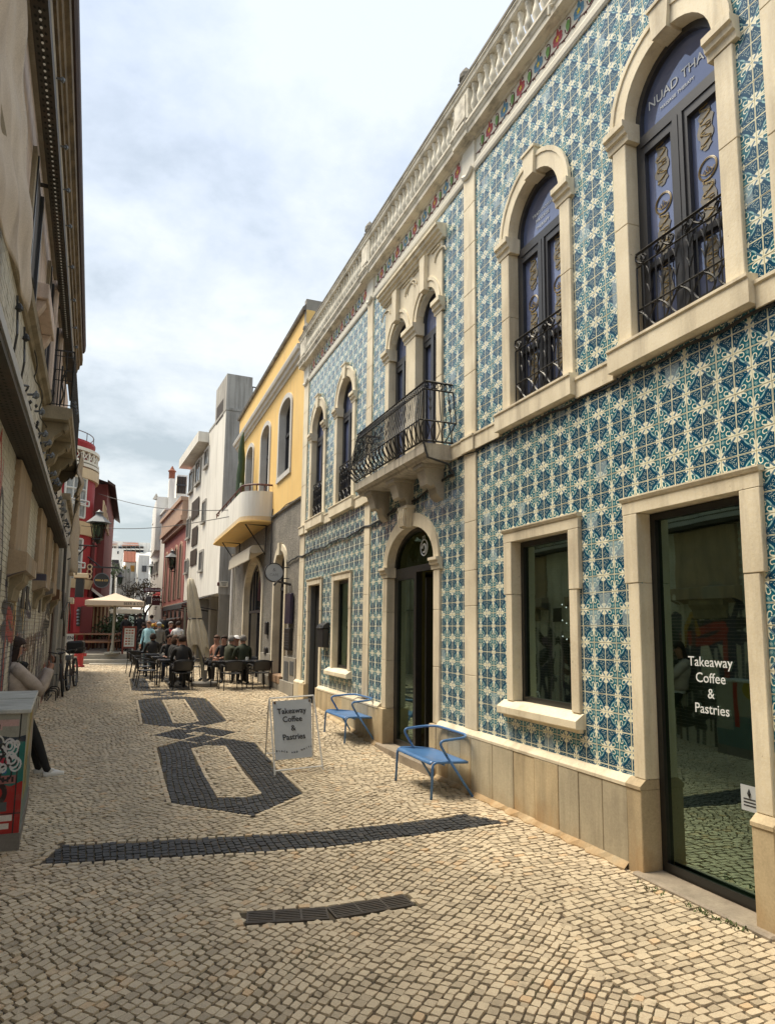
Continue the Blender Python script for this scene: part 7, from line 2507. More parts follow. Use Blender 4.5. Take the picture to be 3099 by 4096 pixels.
p = MB(); p.tube([(base.x, base.y, .34), (px_.x+(base.x-px_.x)*.5, 17.68, a.z-1.5)], .035, 8); p.build('pole', M['wood'], cpar) if False else p.build('pole', M['pole_grey'], cpar)
p = MB(); p.lathe([(.32, 0), (.33, .03), (.33, .09), (.30, .11), (.06, .12), (.05, .40)], (base.x-.02, base.y, .30), 20); p.build('base', M['concrete'], cpar)
c2p = thing('closed_parasol', 'thin closed parasol pole with small base standing just behind the big closed one', 'parasol', (1.75, 19.9, .31))
p = MB(); p.tube([(1.78, 19.9, .33), (1.74, 19.9, 2.3)], .03, 6); p.build('pole', M['pole_grey'], c2p)
p = MB(); p.lathe([(.26, 0), (.26, .08), (.05, .10)], (1.78, 19.9, .31), 16); p.build('base', M['concrete'], c2p)

# ================================================================ terrace with steps
tr = thing('terrace', None, None, (0, 28, 0)); tr['kind'] = 'structure'
y_a = at(450, 2648, 28.2)
xa, xb = at(300, 2640, 28).x, at(650, 2640, 28).x
p = MB(); p.bbox(xa-.6, xb+.5, 28.25, 28.9, .2, .50, b=.02); p.build('lower_step', M['stone_step'], tr)
p = MB(); p.bbox(xa-1.2, xb+.5, 28.9, 60, .2, TZ, b=.02); p.build('upper_step', M['stone_step'], tr)
p = MB(); p.box(xa+.5, xb+.2, 27.9, 28.25, .32, .37); p.build('kerb_line', M['frieze_white'], tr)
# picnic tables and benches
def picnic(label, x, y, rz=0):
    t = thing('picnic_table', label, 'picnic table', (x, y, TZ), rz, 'wooden picnic tables on the terrace')
    first = None
    for k in range(5):
        if first is None:
            p = MB(); p.bbox(-.85, .85, -.07, .07, .0, .035, b=.006); first = p.build('plank', M['wood'], t, world=False); o = first
        else: o = first.copy(); SC.collection.objects.link(o); o.parent = t
        o.location = (0, -.3+k*.15, .72)
    for s_ in (-1, 1):
        o = first.copy(); SC.collection.objects.link(o); o.parent = t; o.location = (0, s_*.62, .42); o.name = 'bench_plank'
        o = first.copy(); SC.collection.objects.link(o); o.parent = t; o.location = (0, s_*.78, .42); o.name = 'bench_plank'
        p = MB()
        p.tube([(s_*.6, -.5, 0), (s_*.6, .22, .71)], .035, 4); p.tube([(s_*.6, .5, 0), (s_*.6, -.22, .71)], .035, 4); p.tube([(s_*.6, -.78, .39), (s_*.6, .78, .39)], .03, 4)
        p.build('trestle', M['wood'], t, world=False)
    return t
q = at(385, 2600, 29.9); picnic('front picnic table with crossed legs left of the parasol pole', q.x-.15, 30.3, 0)
for i, lb_ in enumerate(('second picnic table in the row behind the front one', 'third picnic table in the row going back', 'last picnic table in the row, farthest back')):
    picnic(lb_, q.x+.05+i*.12, 32.4+i*2.1, 0)
# menu boards
def aboard(label, x0, y0, x1, y1, Y, z0, board, frame_mat):
    a = at(x0, y1, Y); b = at(x1, y0, Y)
    t = thing('menu_stand', label, 'menu stand', ((a.x+b.x)/2, Y, z0))
    p = MB(); w = .06
    top = b.z
    for xx in (a.x, b.x-w): p.box(xx, xx+w, Y, Y+.05, z0, top)
    p.box(a.x+w, b.x-w, Y, Y+.05, top-w*1.3, top); p.box(a.x+w, b.x-w, Y, Y+.05, z0+.22, z0+.22+w)
    p.tube([(a.x+.05, Y+.5, z0), (a.x+.1, Y+.04, top-.1)], .02, 4); p.tube([(b.x-.05, Y+.5, z0), (b.x-.1, Y+.04, top-.1)], .02, 4)
    p.build('frame', frame_mat, t)
    p = MB(); p.box(a.x+w+.01, b.x-w-.01, Y+.012, Y+.03, z0+.29, top-w*1.3-.01); p.build('sheet', board, t)
    rr = random.Random(int(x0)); x_ = a.x+w+.04; W_ = b.x-a.x-2*w-.08; H_ = top-z0-.45
    mats_ = [flat('photo_brown', (.25, .13, .07), .6), M['ink'], flat('photo_red', (.35, .08, .05), .6)]
    p = MB()
    for r_ in range(6):
        for c_ in range(3):
            u, v = x_+W_*(c_+.5)/3, z0+.34+H_*(r_+.5)/6
            if rr.random() < .55: p.box(u-W_*.12, u+W_*.12, Y+.008, Y+.0115, v-H_*.045, v+H_*.045, m=rr.choice((0, 2)))
            else:
                for k in range(3): p.box(u-W_*.13, u+W_*.10, Y+.008, Y+.0115, v-H_*.05+k*H_*.035, v-H_*.05+k*H_*.035+H_*.012, m=1)
    p.build('print', mats_, t)
    return t
aboard('tall menu stand with white photo sheet in a red wooden frame on the terrace', 486, 2505, 549, 2618, 28.95, TZ, flat('menu_white', (.62, .65, .62), .5), flat('frame_redwood', (.16, .03, .02), .5))
a = at(262, 2535, 27); 
hs = thing('fire_hydrant', 'red fire hydrant at the corner beyond the bicycles', 'hydrant', (at(324, 2600, 26.5).x, 26.5, .33))
p = MB(); hx = at(324, 2600, 26.5).x; p.lathe([(.16, 0), (.16, .05), (.11, .08), (.11, .5), (.15, .52), (.15, .62), (.12, .70), (.05, .78), (.03, .82)], (hx, 26.5, .33), 12)
p.tube([(hx-.2, 26.5, .75), (hx+.2, 26.5, .75)], .055, 8); p.build('body', flat('hydrant_red', (.42, .03, .03), .4), hs)
ws = thing('white_notice', 'white hand-lettered notice fixed to the end of the left wall', 'notice', (at(280, 2560, 25.2).x, 25.2, 1.6))
a = at(264, 2584, 24.4); b = at(296, 2536, 24.4)
p = MB(); p.box(a.x, b.x, 24.55, 24.58, a.z, b.z); p.build('board', M['decal_white'], ws)
text_mesh('MENU', .14, M['ink'], 'lettering', ws, ((a.x+b.x)/2, 24.545, b.z-.13), (1, 0, 0), (0, 0, 1), bold=.003)
# signs hanging over the street, left
a = at(408, 2322, 34); hang = thing('hanging_sign', 'round black hanging pub sign with gold lettering under an iron bracket', 'sign', (a.x, 34, a.z))
r = 26/FOC*34
p = MB(); disc(p, (a.x, 34, a.z), r, .12); p.build('panel', M['frame_black'], hang)
p = MB(); p.ring([(r*1.06*math.cos(i*math.pi/16), r*1.06*math.sin(i*math.pi/16)) for i in range(32)], [(r*.95*math.cos(i*math.pi/16), r*.95*math.sin(i*math.pi/16)) for i in range(32)], -.09, .09, closed=True, T=lambda x, y, z: (a.x+y, 34+x, a.z+z)); p.build('rim', M['metal_grey'], hang)
text_mesh('BEER & CO', r*.34, flat('sign_gold', (.65, .42, .12), .5), 'lettering', hang, (a.x, 33.93, a.z), (1, 0, 0), (0, 0, 1), bold=.004)
p = MB(); p.box(a.x-.9, a.x+.7, 33.97, 34.03, a.z+r+.25, a.z+r+.32); p.tube([(a.x, 34, a.z+r), (a.x, 34, a.z+r+.25)], .03, 4); p.tube([(a.x-.85, 34, a.z+r+.9), (a.x-.1, 34, a.z+r+.3)], .03, 4); p.build('bracket', M['iron'], hang)
# black box banner on red building
a = at(300, 2395, 31.5); b = at(338, 2315, 31.5)
bx_ = thing('black_sign_box', 'black rectangular projecting sign box under a cream hood on the red building', 'sign', ((a.x+b.x)/2, 31.5, a.z))
p = MB(); p.bbox(a.x, b.x, 31.3, 32.2, a.z, b.z, b=.02); p.build('box', M['frame_black'], bx_)
p = MB(); p.bbox(a.x-.1, b.x+.15, 31.2, 32.2, b.z+.01, b.z+.22, b=.03); p.build('hood', M['cream_trim'], bx_)
# pub awning and wooden front behind the tables
a = at(365, 2340, 36); 
pa = thing('pub_awning', 'black sloping awning with white edge over the picnic terrace', 'awning', (a.x, 36, a.z))
e0, e1 = at(366, 2330, 35.2), at(418, 2385, 33)
p = MB()
A0 = Vector((at(366, 2330, 42).x-.3, 34.6, at(366, 2335, 34.6).z)); 
p.face([(e0.x-.4, 34.5, e0.z+.1), (e0.x-.1, 44, e0.z+.1), (e1.x+.2, 44, e1.z-.0), (e1.x, 34.5, e1.z-.0)], m=0)
p.face([(e1.x, 34.5, e1.z), (e1.x+.2, 44, e1.z), (e1.x+.2, 44, e1.z-.25), (e1.x, 34.5, e1.z-.25)], m=0)
p.face([(e0.x-.4, 34.45, e0.z+.1), (e1.x, 34.45, e1.z), (e1.x, 34.45, e1.z-.15), (e0.x-.4, 34.45, e0.z-.05)], m=1)
p.build('cloth', [M['awning_black'], M['white_paint']], pa)
a = at(296, 2590, 33.4)
rp = thing('red_shopfront', 'red wooden pub front with a column of small round lamps', 'shopfront', (at(330, 2500, 33).x, 33, TZ))
b0, b1 = at(292, 2530, 30.6), at(372, 2420, 30.6)
p = MB(); p.box(b0.x, b1.x, 30.65, 30.9, b0.z, b1.z+.3); p.build('panel', M['red'], rp)
p = MB(); p.box(b0.x+.25, b1.x, 30.6, 30.65, b0.z, b1.z-.05); p.build('inset_panel', M['dark_red'], rp)
p = MB(); p.box(at(306, 2500, 30.5).x, at(320, 2500, 30.5).x, 30.56, 30.6, b0.z+.25, b1.z-.1); p.build('lamp_strip', M['frame_black'], rp)
for i in range(5):
    c = at(313, 2442+i*13, 30.5)
    p = MB(); p.lathe([(.01, -.05), (.06, -.03), (.05, .03), (.01, .05)], (c.x, 30.53, c.z), 8); p.build('lamp', M['metal_grey'], rp)
for i in range(9):
    x0 = 372+i*7.5
    c0_ = at(x0, 2560, 37.0); c1_ = at(x0+3.6, 2415, 37.0)
    p = MB(); p.box(c0_.x, c1_.x, 37.0, 37.1, TZ, c1_.z); p.build('board', M['cream_trim'] if i % 2 == 0 else M['wood'], rp)
# back of the terrace: glazed screens with greenery
gs = thing('terrace_screen', 'dark framed glass wind screen across the terrace behind the parasols', 'wind screen', (at(500, 2500, 38).x, 38, TZ))
for i in range(4):
    x0 = 432+i*38
    c0_ = at(x0, 2540, 38.0); c1_ = at(x0+36, 2452, 38.0)
    p = MB()
    for xx in (c0_.x, c1_.x-.06): p.box(xx, xx+.06, 38, 38.06, TZ, c1_.z)
    p.box(c0_.x, c1_.x, 38, 38.06, c1_.z-.06, c1_.z); p.box(c0_.x, c1_.x, 38, 38.06, TZ+.9, TZ+.96)
    p.build('frame', M['frame'], gs)
    p = MB(); p.face([(c0_.x+.06, 38.03, TZ), (c1_.x-.06, 38.03, TZ), (c1_.x-.06, 38.03, c1_.z-.06), (c0_.x+.06, 38.03, c1_.z-.06)]); p.build('glass', M['glass'], gs, recalc=False)
# bushes and bare tree at the far end
def tree(name, label, px, py, Y, zb, hgt, spread, n, seed, leaves, mat):
    c = at(px, py, Y)
    t = thing(name, label, 'tree', (c.x, Y, zb))
    r = random.Random(seed)
    p = MB(); tips = []
    def br(a, d, L, rad, dep):
        b = a+d*L
        mid_ = a.lerp(b, .5)+Vector((r.gauss(0, .06), r.gauss(0, .06), r.gauss(0, .04)))*L
        p.tube([a, mid_, b], [rad, rad*.8, rad*.6], 5)
        if dep == 0: tips.append(b); return
        for k in range(3 if dep > 1 else 4):
            dd = (d+Vector((r.gauss(0, spread), r.gauss(0, spread), r.gauss(.1, spread*.6)))).normalized()
            br(b, dd, L*r.uniform(.55, .8), rad*.55, dep-1)
    br(Vector((c.x, Y, zb)), Vector((0, 0, 1)), hgt*.38, hgt*.03, n)
    p.build('trunk', M['bark'], t)
    if leaves:
        q_ = MB()
        for tp in tips:
            for k in range(leaves):
                x, y, z = tp.x+r.gauss(0, .25), tp.y+r.gauss(0, .25), tp.z+r.gauss(0, .2)
                a = r.uniform(0, 6.28); l = r.uniform(.05, .12)
                q_.face([(x, y, z), (x+l*math.cos(a), y+l*.5, z+l*math.sin(a)), (x+l*math.cos(a+1.2), y-l*.5, z+l*math.sin(a+1.2))])
        q_.build('crown', mat, t, recalc=False, kind='stuff')
    return t
tree('tree', 'gnarled tree with dark brown foliage against the white end house', 583, 2420, 46, .7, 4.6, .75, 4, 5, 16, surf('brown_leaf', (.09, .07, .04), (.05, .05, .03), .9))
tree('tree', 'small bare tree behind the beige parasol', 545, 2420, 50, .7, 4.3, .6, 4, 8, 0, None)
for i, (px, s) in enumerate(((440, 1), (478, 2))):
    c = at(px, 2520, 36.5+i)
    t = thing('potted_shrub', ('left' if i == 0 else 'right')+' green potted shrub on the terrace behind the benches', 'shrub', (c.x, c.y, TZ), 0, 'potted shrubs on the terrace')
    p = MB(); p.lathe([(.18, 0), (.25, .45), (.22, .45)], (c.x, c.y, TZ), 10); p.build('pot', M['wood_dark'], t)
    p = MB(); r = random.Random(s)
    for k in range(320):
        x, y, z = c.x+r.gauss(0, .28), c.y+r.gauss(0, .25), TZ+.9+r.gauss(0, .28)
        a = r.uniform(0, 6.28); l = .12
        p.face([(x, y, z), (x+l*math.cos(a), y+.04, z+l*math.sin(a)), (x+l*math.cos(a+1), y-.04, z+l*math.sin(a+1))])
    p.build('foliage', M['leaf'], t, recalc=False, kind='stuff')
# red signs on the right beyond the pink building
a = at(578, 2361, c2[1]-1)
Ys = c2[1]-1
s1 = thing('restaurant_sign', 'long maroon projecting restaurant sign with round emblem end', 'sign', (a.x, Ys, a.z))
b0, b1 = at(590, 2368, Ys), at(644, 2352, Ys)
p = MB(); p.box(b0.x, b1.x, Ys, Ys+.12, b0.z, b1.z); disc(p, (at(585, 2360, Ys).x, Ys+.06, at(585, 2360, Ys).z), 9/FOC*Ys, .14); p.build('panel', M['maroon_sign'], s1)
text_mesh('RESTAURANT', .17, M['decal_white'], 'lettering', s1, ((b0.x+b1.x)/2, Ys-.01, (b0.z+b1.z)/2), (1, 0, 0), (0, 0, 1), bold=.004)
text_mesh('4', .26, M['decal_white'], 'lettering', s1, (at(585, 2360, Ys).x, Ys-.015, at(585, 2360, Ys).z), (1, 0, 0), (0, 0, 1), bold=.006)
b0, b1 = at(608, 2420, Ys), at(643, 2385, Ys)
s2 = thing('shop_sign', 'square dark maroon shop sign with pale lettering under a red awning', 'sign', (b0.x, Ys, b0.z))
p = MB(); p.box(b0.x, b1.x, Ys+.2, Ys+.3, b0.z, b1.z); p.build('panel', M['maroon_sign'], s2)
text_mesh('CAFE', .17, M['decal_white'], 'lettering', s2, ((b0.x+b1.x)/2, Ys+.19, b1.z-.2), (1, 0, 0), (0, 0, 1), bold=.004)
p = MB(); a = at(608, 2382, Ys); b = at(643, 2368, Ys)
p.face([(a.x, Ys-.2, a.z), (b.x, Ys-.2, a.z), (b.x, Ys+.3, b.z), (a.x+.3, Ys+.3, b.z)])
tag(p.build('red_awning', flat('awning_red', (.45, .03, .03), .7), recalc=False), 'small bright red awning beyond the pink building', 'awning')
a = at(596, 2400, Ys+.5)
p = MB(); p.bbox(a.x-.15, a.x+.15, Ys+.4, Ys+.7, a.z-.25, a.z+.25, b=.04)
tag(p.build('wall_box', M['metal_grey']), 'grey box hung beside the maroon signs', 'box')

# ================================================================ cafe furniture
def cafe_chair(loc, rz, label, src=None):
    if src is not None:
        t = copy_tree(src); t.location = loc; t.rotation_euler = (0, 0, rz); t['label'] = label
        return t
    t = thing('cafe_chair', label, 'chair', loc, rz, 'black cafe chairs on the street')
    # faces +y, back at -y
    p = MB()
    V = []; F = []
    for i in range(7):
        for j in range(7):
            u, v = i/6, j/6
            V.append((-.20+.40*v, -.20+.40*u, .40-.015*math.sin(math.pi*v)+.008*u))
    for i in range(6):
        for j in range(6): a = i*7+j; F.append((a, a+1, a+8, a+7))
    p.poly(V, F); o = p.build('seat', M['black_plastic'], t, world=False, smooth=True); o.modifiers.new('t', 'SOLIDIFY').thickness = .015
    p = MB(); V = []; F = []
    for i in range(6):
        for j in range(9):
            u, v = i/5, j/8
            V.append((-.22+.44*v, -.22-.05*u-.05*math.sin(math.pi*v), .44+.26*u-.03*u*abs(2*v-1)**2))
    for i in range(5):
        for j in range(8): a = i*9+j; F.append((a, a+1, a+10, a+9))
    p.poly(V, F); o = p.build('backrest', M['black_plastic'], t, world=False, smooth=True); o.modifiers.new('t', 'SOLIDIFY').thickness = .015
    for s_ in (-1, 1):
        for y, yo in ((.19, .03), (-.19, -.06)):
            p = MB(); p.tube([(s_*.22, y+yo, 0), (s_*.20, y, .42)], .012, 6); p.build('leg', M['black_plastic'], t, world=False)
        p = MB(); p.tube(rounded([(s_*.21, -.24, .56), (s_*.25, -.05, .60), (s_*.24, .17, .58), (s_*.20, .19, .42)], .05), .013, 6); p.build('armrest', M['black_plastic'], t, world=False)
    return t
def cafe_table(loc, rz, label, w=.62, l=.62, src=None):
    t = thing('cafe_table', label, 'table', loc, rz, 'dark cafe tables on the street')
    p = MB(); p.bbox(-w/2, w/2, -l/2, l/2, .62, .65, b=.008); p.build('top', M['table_top'], t, world=False)
    p = MB(); p.box(-w/2+.02, w/2-.02, -l/2+.02, l/2-.02, .585, .62); p.build('apron', M['black_plastic'], t, world=False)
    for sx in (-1, 1):
        for sy in (-1, 1):
            p = MB(); p.tube([(sx*(w/2-.015), sy*(l/2-.015), 0), (sx*(w/2-.03), sy*(l/2-.03), .60)], .016, 6); p.build('leg', M['black_plastic'], t, world=False)
    return t
Z3 = lambda y: gz(y)
cafe_table((2.92, 17.25, Z3(17.3)), R_(8), 'long dark table nearest the viewer in front of the seated men', 1.38, .62)
ch0 = cafe_chair((2.58, 16.72, Z3(16.7)), R_(6), 'left one of two empty black chairs tucked under the near long table')
cafe_chair((3.26, 16.85, Z3(16.8)), R_(8), 'right one of two empty black chairs tucked under the near long table', ch0)
cafe_chair((1.48, 17.05, Z3(17)), R_(4), 'black chair of the person in black sitting with their back to the viewer', ch0)
cafe_table((1.30, 17.9, Z3(18)), R_(3), 'small dark table nearest the viewer in the left row', .62, .62)
cafe_table((1.22, 19.6, Z3(19.6)), R_(3), 'second small dark table in the left row', .62, .62)
cafe_table((1.12, 21.4, Z3(21.4)), R_(3), 'third small dark table in the left row', .62, .62)
cafe_table((.95, 23.4, Z3(23.4)), R_(3), 'farthest dark table in the left row, by the woman in light blue', .62, .62)
for i, (x, y, r_, lb_) in enumerate(((.75, 17.8, -86, 'black chair on the left side of the first small table'), (.72, 19.5, -88, 'black chair on the left side of the second small table'), (.66, 21.2, -90, 'black chair on the left side of the third small table'),
        (1.95, 19.2, 92, 'black chair on the right side of the second small table, behind the parasol'), (.62, 23.0, -20, 'black chair under the seated person in a scarf'), (1.7, 18.7, 170, 'black chair under the woman in sunglasses'), (1.45, 20.4, 175, 'black chair behind the second small table'),
        (3.1, 18.3, 180, 'black chair of the man in a dark green jacket'), (3.35, 18.1, 185, 'black chair of the man in a white cap'), (2.6, 19.1, 120, 'black chair of the woman in a peach top'))):
    cafe_chair((x, y, Z3(y)), R_(r_), lb_, ch0)
# ================================================================ people
def cloth_flat(name, c, rough=.85):
    return surf(name, c, tuple(x*.65 for x in c), rough, 9, .8, bump=.3, fine_amt=.08)
PM = {}
def pm(key, c):
    if key not in PM: PM[key] = cloth_flat('cloth_'+key, c)
    return PM[key]
SKIN = surf('skin_tone', (.40, .21, .145), (.33, .165, .115), .55, 20, .5, bump=.05, fine_amt=.02)
def person(label, loc, rz, joints, top, legs, hair, shoe=(.02, .02, .02), scale=1.0, vol=1.0, hair_len=0.0, sleeves=True, cap=None, detail=1, head_yaw=0.0, extra_top=None, fingers=False, skirt=None):
    """joints: dict of positions in metres for a 1.7 m body facing +y; one skinned body, coloured by nearest bone"""
    t = thing('person', label, 'person', loc, rz)
    J = {k: Vector(v)*scale for k, v in joints.items()}
    R = dict(pelvis=.130, belly=.125, chest=.142, upchest=.115, neck=.048, skull=.085, crown=.062, hipL=.095, hipR=.095, kneeL=.062, kneeR=.062, ankL=.042, ankR=.042, heelL=.04, heelR=.04, toeL=.034, toeR=.034,
             shL=.062, shR=.062, elL=.044, elR=.044, wrL=.030, wrR=.030, palmL=.034, palmR=.034)
    E = [('pelvis', 'belly'), ('belly', 'chest'), ('chest', 'upchest'), ('upchest', 'neck'), ('neck', 'skull'), ('skull', 'crown')]
    for s in 'LR':
        E += [('pelvis', 'hip'+s), ('hip'+s, 'knee'+s), ('knee'+s, 'ank'+s), ('ank'+s, 'toe'+s), ('upchest', 'sh'+s), ('sh'+s, 'el'+s), ('el'+s, 'wr'+s), ('wr'+s, 'palm'+s)]
    names = ['pelvis']+[k for k in J if k != 'pelvis']
    names = [n for n in names if n in R]
    idx = {n: i for i, n in enumerate(names)}
    me = bpy.data.meshes.new('body')
    me.from_pydata([J[n] for n in names], [(idx[a], idx[b]) for a, b in E if a in idx and b in idx], [])
    o = bpy.data.objects.new('body', me); SC.collection.objects.link(o)
    sk = o.modifiers.new('skin', 'SKIN'); sk.use_smooth_shade = True
    for n in names:
        r = R[n]*scale
        x = r*(1.18 if n in ('chest', 'pelvis', 'belly') else 1.0)
        o.data.skin_vertices[0].data[idx[n]].radius = (x, r*.92)
    o.data.skin_vertices[0].data[0].use_root = True
    ss = o.modifiers.new('sub', 'SUBSURF'); ss.levels = detail; ss.render_levels = detail
    dg = bpy.context.evaluated_depsgraph_get()
    m2 = bpy.data.meshes.new_from_object(o.evaluated_get(dg))
    bpy.data.objects.remove(o)
    m2.name = 'body'
    m2.materials.clear()
    for q in (top, legs, SKIN, flat('shoe_tone', shoe, .6)): m2.materials.append(q)
    def seg(a, b, p):
        a, b = J[a], J[b]; d = b-a
        k = max(0, min(1, (p-a).dot(d)/max(d.length_squared, 1e-9)))
        return (p-a-d*k).length
    lab = [('pelvis', 'belly', 0), ('belly', 'chest', 0), ('chest', 'upchest', 0), ('upchest', 'neck', 0), ('neck', 'skull', 2), ('skull', 'crown', 2)]
    for s in 'LR':
        lab += [('pelvis', 'hip'+s, 1), ('hip'+s, 'knee'+s, 1), ('knee'+s, 'ank'+s, 1), ('ank'+s, 'toe'+s, 3), ('upchest', 'sh'+s, 0), ('sh'+s, 'el'+s, 0), ('el'+s, 'wr'+s, 0 if sleeves else 2), ('wr'+s, 'palm'+s, 2)]
    zcut = J['pelvis'].z-.02*scale
    for f in m2.polygons:
        c = f.center
        best = min((seg(a, b, c), mt_) for a, b, mt_ in lab)
        mi = best[1]
        if mi == 1 and c.z > J['pelvis'].z+.02*scale and (c-J['pelvis']).length < .17*scale: mi = 0
        f.material_index = mi
    m2.shade_smooth()
    b = bpy.data.objects.new('body', m2); SC.collection.objects.link(b); b.parent = t
    H = J['skull'].lerp(J['crown'], .45)
    up = (J['crown']-J['skull']).normalized()
    fw = Matrix.Rotation(head_yaw, 3, 'Z') @ Vector((0, 1, 0)); fw = (fw-up*fw.dot(up)).normalized(); sd = fw.cross(up)
    s_ = scale
    # face: nose, eyes, mouth, ears
    p = MB()
    def hp(x, y, z): return H+sd*x*s_+fw*y*s_+up*z*s_
    p.tube([hp(0, .075, .015), hp(0, .098, -.012), hp(0, .082, -.024)], [.008*s_, .012*s_, .008*s_], 6)
    for e in (-1, 1): p.tube([hp(e*.078, 0, .015), hp(e*.088, -.008, -.005), hp(e*.080, -.005, -.03)], [.010*s_, .016*s_, .008*s_], 6)
    p.build('face', SKIN, t, world=False, smooth=True)
    p = MB()
    for e in (-1, 1): p.tube([hp(e*.022, .080, .016), hp(e*.040, .073, .017)], .006*s_, 5)
    p.tube([hp(-.02, .078, -.048), hp(.02, .078, -.048)], .005*s_, 5)
    p.build('eyes_and_mouth', M['ink'] if detail < 2 else M['wood_dark'], t, world=False)
    if hair is not None:
        p = MB(); V = []; F = []; n, m_ = 16, 12
        rr = random.Random(int(abs(loc[0])*100))
        for i in range(m_+1):
            th = math.pi*.5-(math.pi*.5+hair_len*0+.55)*i/m_
            for j in range(n):
                ph = 2*math.pi*j/n
                fx, fy = math.sin(ph), math.cos(ph)
                th2 = th
                if fy > .25: th2 = max(th, math.pi*.5-(math.pi*.5-.42+.3*(1-fy))*i/m_)
                k = 1.0+.04*math.sin(ph*5+i)
                V.append(hp(.092*vol*math.cos(th2)*fx*k, .098*vol*math.cos(th2)*fy*k-.012, .012+.100*vol*math.sin(th2)*k))
        for i in range(m_):
            for j in range(n): a = i*n+j; b2 = i*n+(j+1) % n; F.append((a, b2, b2+n, a+n))
        p.poly(V, F)
        if hair_len > 0:
            V = []; F = []; L_ = 8
            for i in range(L_+1):
                tt = i/L_
                for j in range(13):
                    ph = math.pi*(.42+1.16*j/12)
                    k = .095*vol*(1+.16*math.sin(tt*math.pi*.8)-.30*tt*tt)+.006*math.sin(j*2.1+i)
                    V.append(hp(k*math.sin(ph), k*math.cos(ph)*.95-.012-.02*tt, .02-hair_len*tt))
            for i in range(L_):
                for j in range(12): a = i*13+j; F.append((a, a+1, a+14, a+13))
            V2 = [tuple(Vector(v)) for v in V]
            p.poly(V2, F)
        hm = pm('hair_%.2f_%.2f' % (hair[0], hair[2]), hair)
        ho = p.build('hair', hm, t, world=False, smooth=True, recalc=False)
        ho.modifiers.new('t', 'SOLIDIFY').thickness = .012
    if cap is not None:
        p = MB(); V = []; F = []
        for i in range(7):
            th = math.pi*.5*(1-i/6)
            for j in range(14):
                ph = 2*math.pi*j/14
                V.append(hp(.101*math.cos(th)*math.sin(ph), .108*math.cos(th)*math.cos(ph)-.01, .035+.085*math.sin(th)))
        for i in range(6):
            for j in range(14): a = i*14+j; b2 = i*14+(j+1) % 14; F.append((a, b2, b2+14, a+14))
        p.poly(V, F)
        p.poly([hp(-.07, .07, .04), hp(.07, .07, .04), hp(.055, .165, .028), hp(-.055, .165, .028)], [(0, 1, 2, 3)])
        o = p.build('cap', flat('cap_tone', cap, .8), t, world=False, smooth=True, recalc=False); o.modifiers.new('t', 'SOLIDIFY').thickness = .008
    # hands: four fingers and a thumb on each palm
    for s in 'LR':
        w, pl = J['wr'+s], J['palm'+s]
        d = (pl-w).normalized()
        a = Vector((0, 0, 1)) if abs(d.z) < .8 else Vector((0, 1, 0))
        if fingers: a = Vector((0, 1, 0)) if abs(d.y) < .7 else Vector((0, 0, 1))
        u = d.cross(a).normalized(); v = d.cross(u)
        p = MB()
        for k in range(4):
            o0 = pl+u*(-.024+.016*k)*s_+d*.018*s_
            L_ = (.066, .075, .070, .055)[k]*s_
            cur = .9 if fingers else .5
            p1 = o0+d*L_*.45+v*L_*.10*cur; p2 = p1+d*L_*.30+v*L_*.28*cur; p3 = p2+d*L_*.10+v*L_*.30*cur
            p.tube([o0, p1, p2, p3], [.0095*s_, .0088*s_, .008*s_, .006*s_], 6)
        o0 = w+u*.026*s_+d*.02*s_
        p.tube([o0, o0+u*.022*s_+d*.025*s_+v*.012*s_, o0+u*.026*s_+d*.050*s_+v*.026*s_], [.012*s_, .011*s_, .007*s_], 6)
        p.build('hand', SKIN, t, world=False, smooth=True)
    return t, J, hp
STAND = dict(pelvis=(0, 0, .93), belly=(0, .01, 1.06), chest=(0, 0, 1.22), upchest=(0, -.01, 1.36), neck=(0, 0, 1.47), skull=(0, .02, 1.56), crown=(0, .015, 1.65),
             hipL=(.09, 0, .88), hipR=(-.09, 0, .88), kneeL=(.10, .02, .48), kneeR=(-.10, .02, .48), ankL=(.10, -.01, .08), ankR=(-.10, -.01, .08), toeL=(.12, .14, .035), toeR=(-.12, .14, .035),
             shL=(.175, -.01, 1.38), shR=(-.175, -.01, 1.38), elL=(.24, -.02, 1.10), elR=(-.24, -.02, 1.10), wrL=(.24, .08, .88), wrR=(-.24, .08, .88), palmL=(.235, .11, .80), palmR=(-.235, .11, .80))
SIT = dict(pelvis=(0, -.05, .50), belly=(0, -.06, .63), chest=(0, -.04, .79), upchest=(0, -.02, .93), neck=(0, .01, 1.04), skull=(0, .035, 1.13), crown=(0, .03, 1.22),
           hipL=(.09, .02, .49), hipR=(-.09, .02, .49), kneeL=(.12, .42, .50), kneeR=(-.12, .42, .50), ankL=(.13, .38, .09), ankR=(-.13, .38, .09), toeL=(.14, .53, .04), toeR=(-.14, .53, .04),
           shL=(.17, -.02, .95), shR=(-.17, -.02, .95), elL=(.23, .08, .70), elR=(-.23, .08, .70), wrL=(.13, .30, .68), wrR=(-.13, .30, .68), palmL=(.09, .37, .68), palmR=(-.09, .37, .68))
def pose(base, **k):
    d = dict(base); d.update(k); return d
black = pm('black', (.018, .018, .02)); navy_ = pm('navy', (.02, .025, .04)); olive = pm('olive', (.05, .055, .03)); dgreen = pm('dark_green', (.025, .035, .018))
grey_ = pm('grey', (.20, .19, .17)); white_ = pm('white', (.72, .72, .72)); lblue = pm('light_blue', (.36, .62, .70)); peach = pm('peach', (.60, .32, .22)); jeans = pm('jeans', (.05, .07, .12)); teal2 = pm('dark_teal', (.04, .10, .12)); brown_ = pm('brown', (.10, .06, .04))
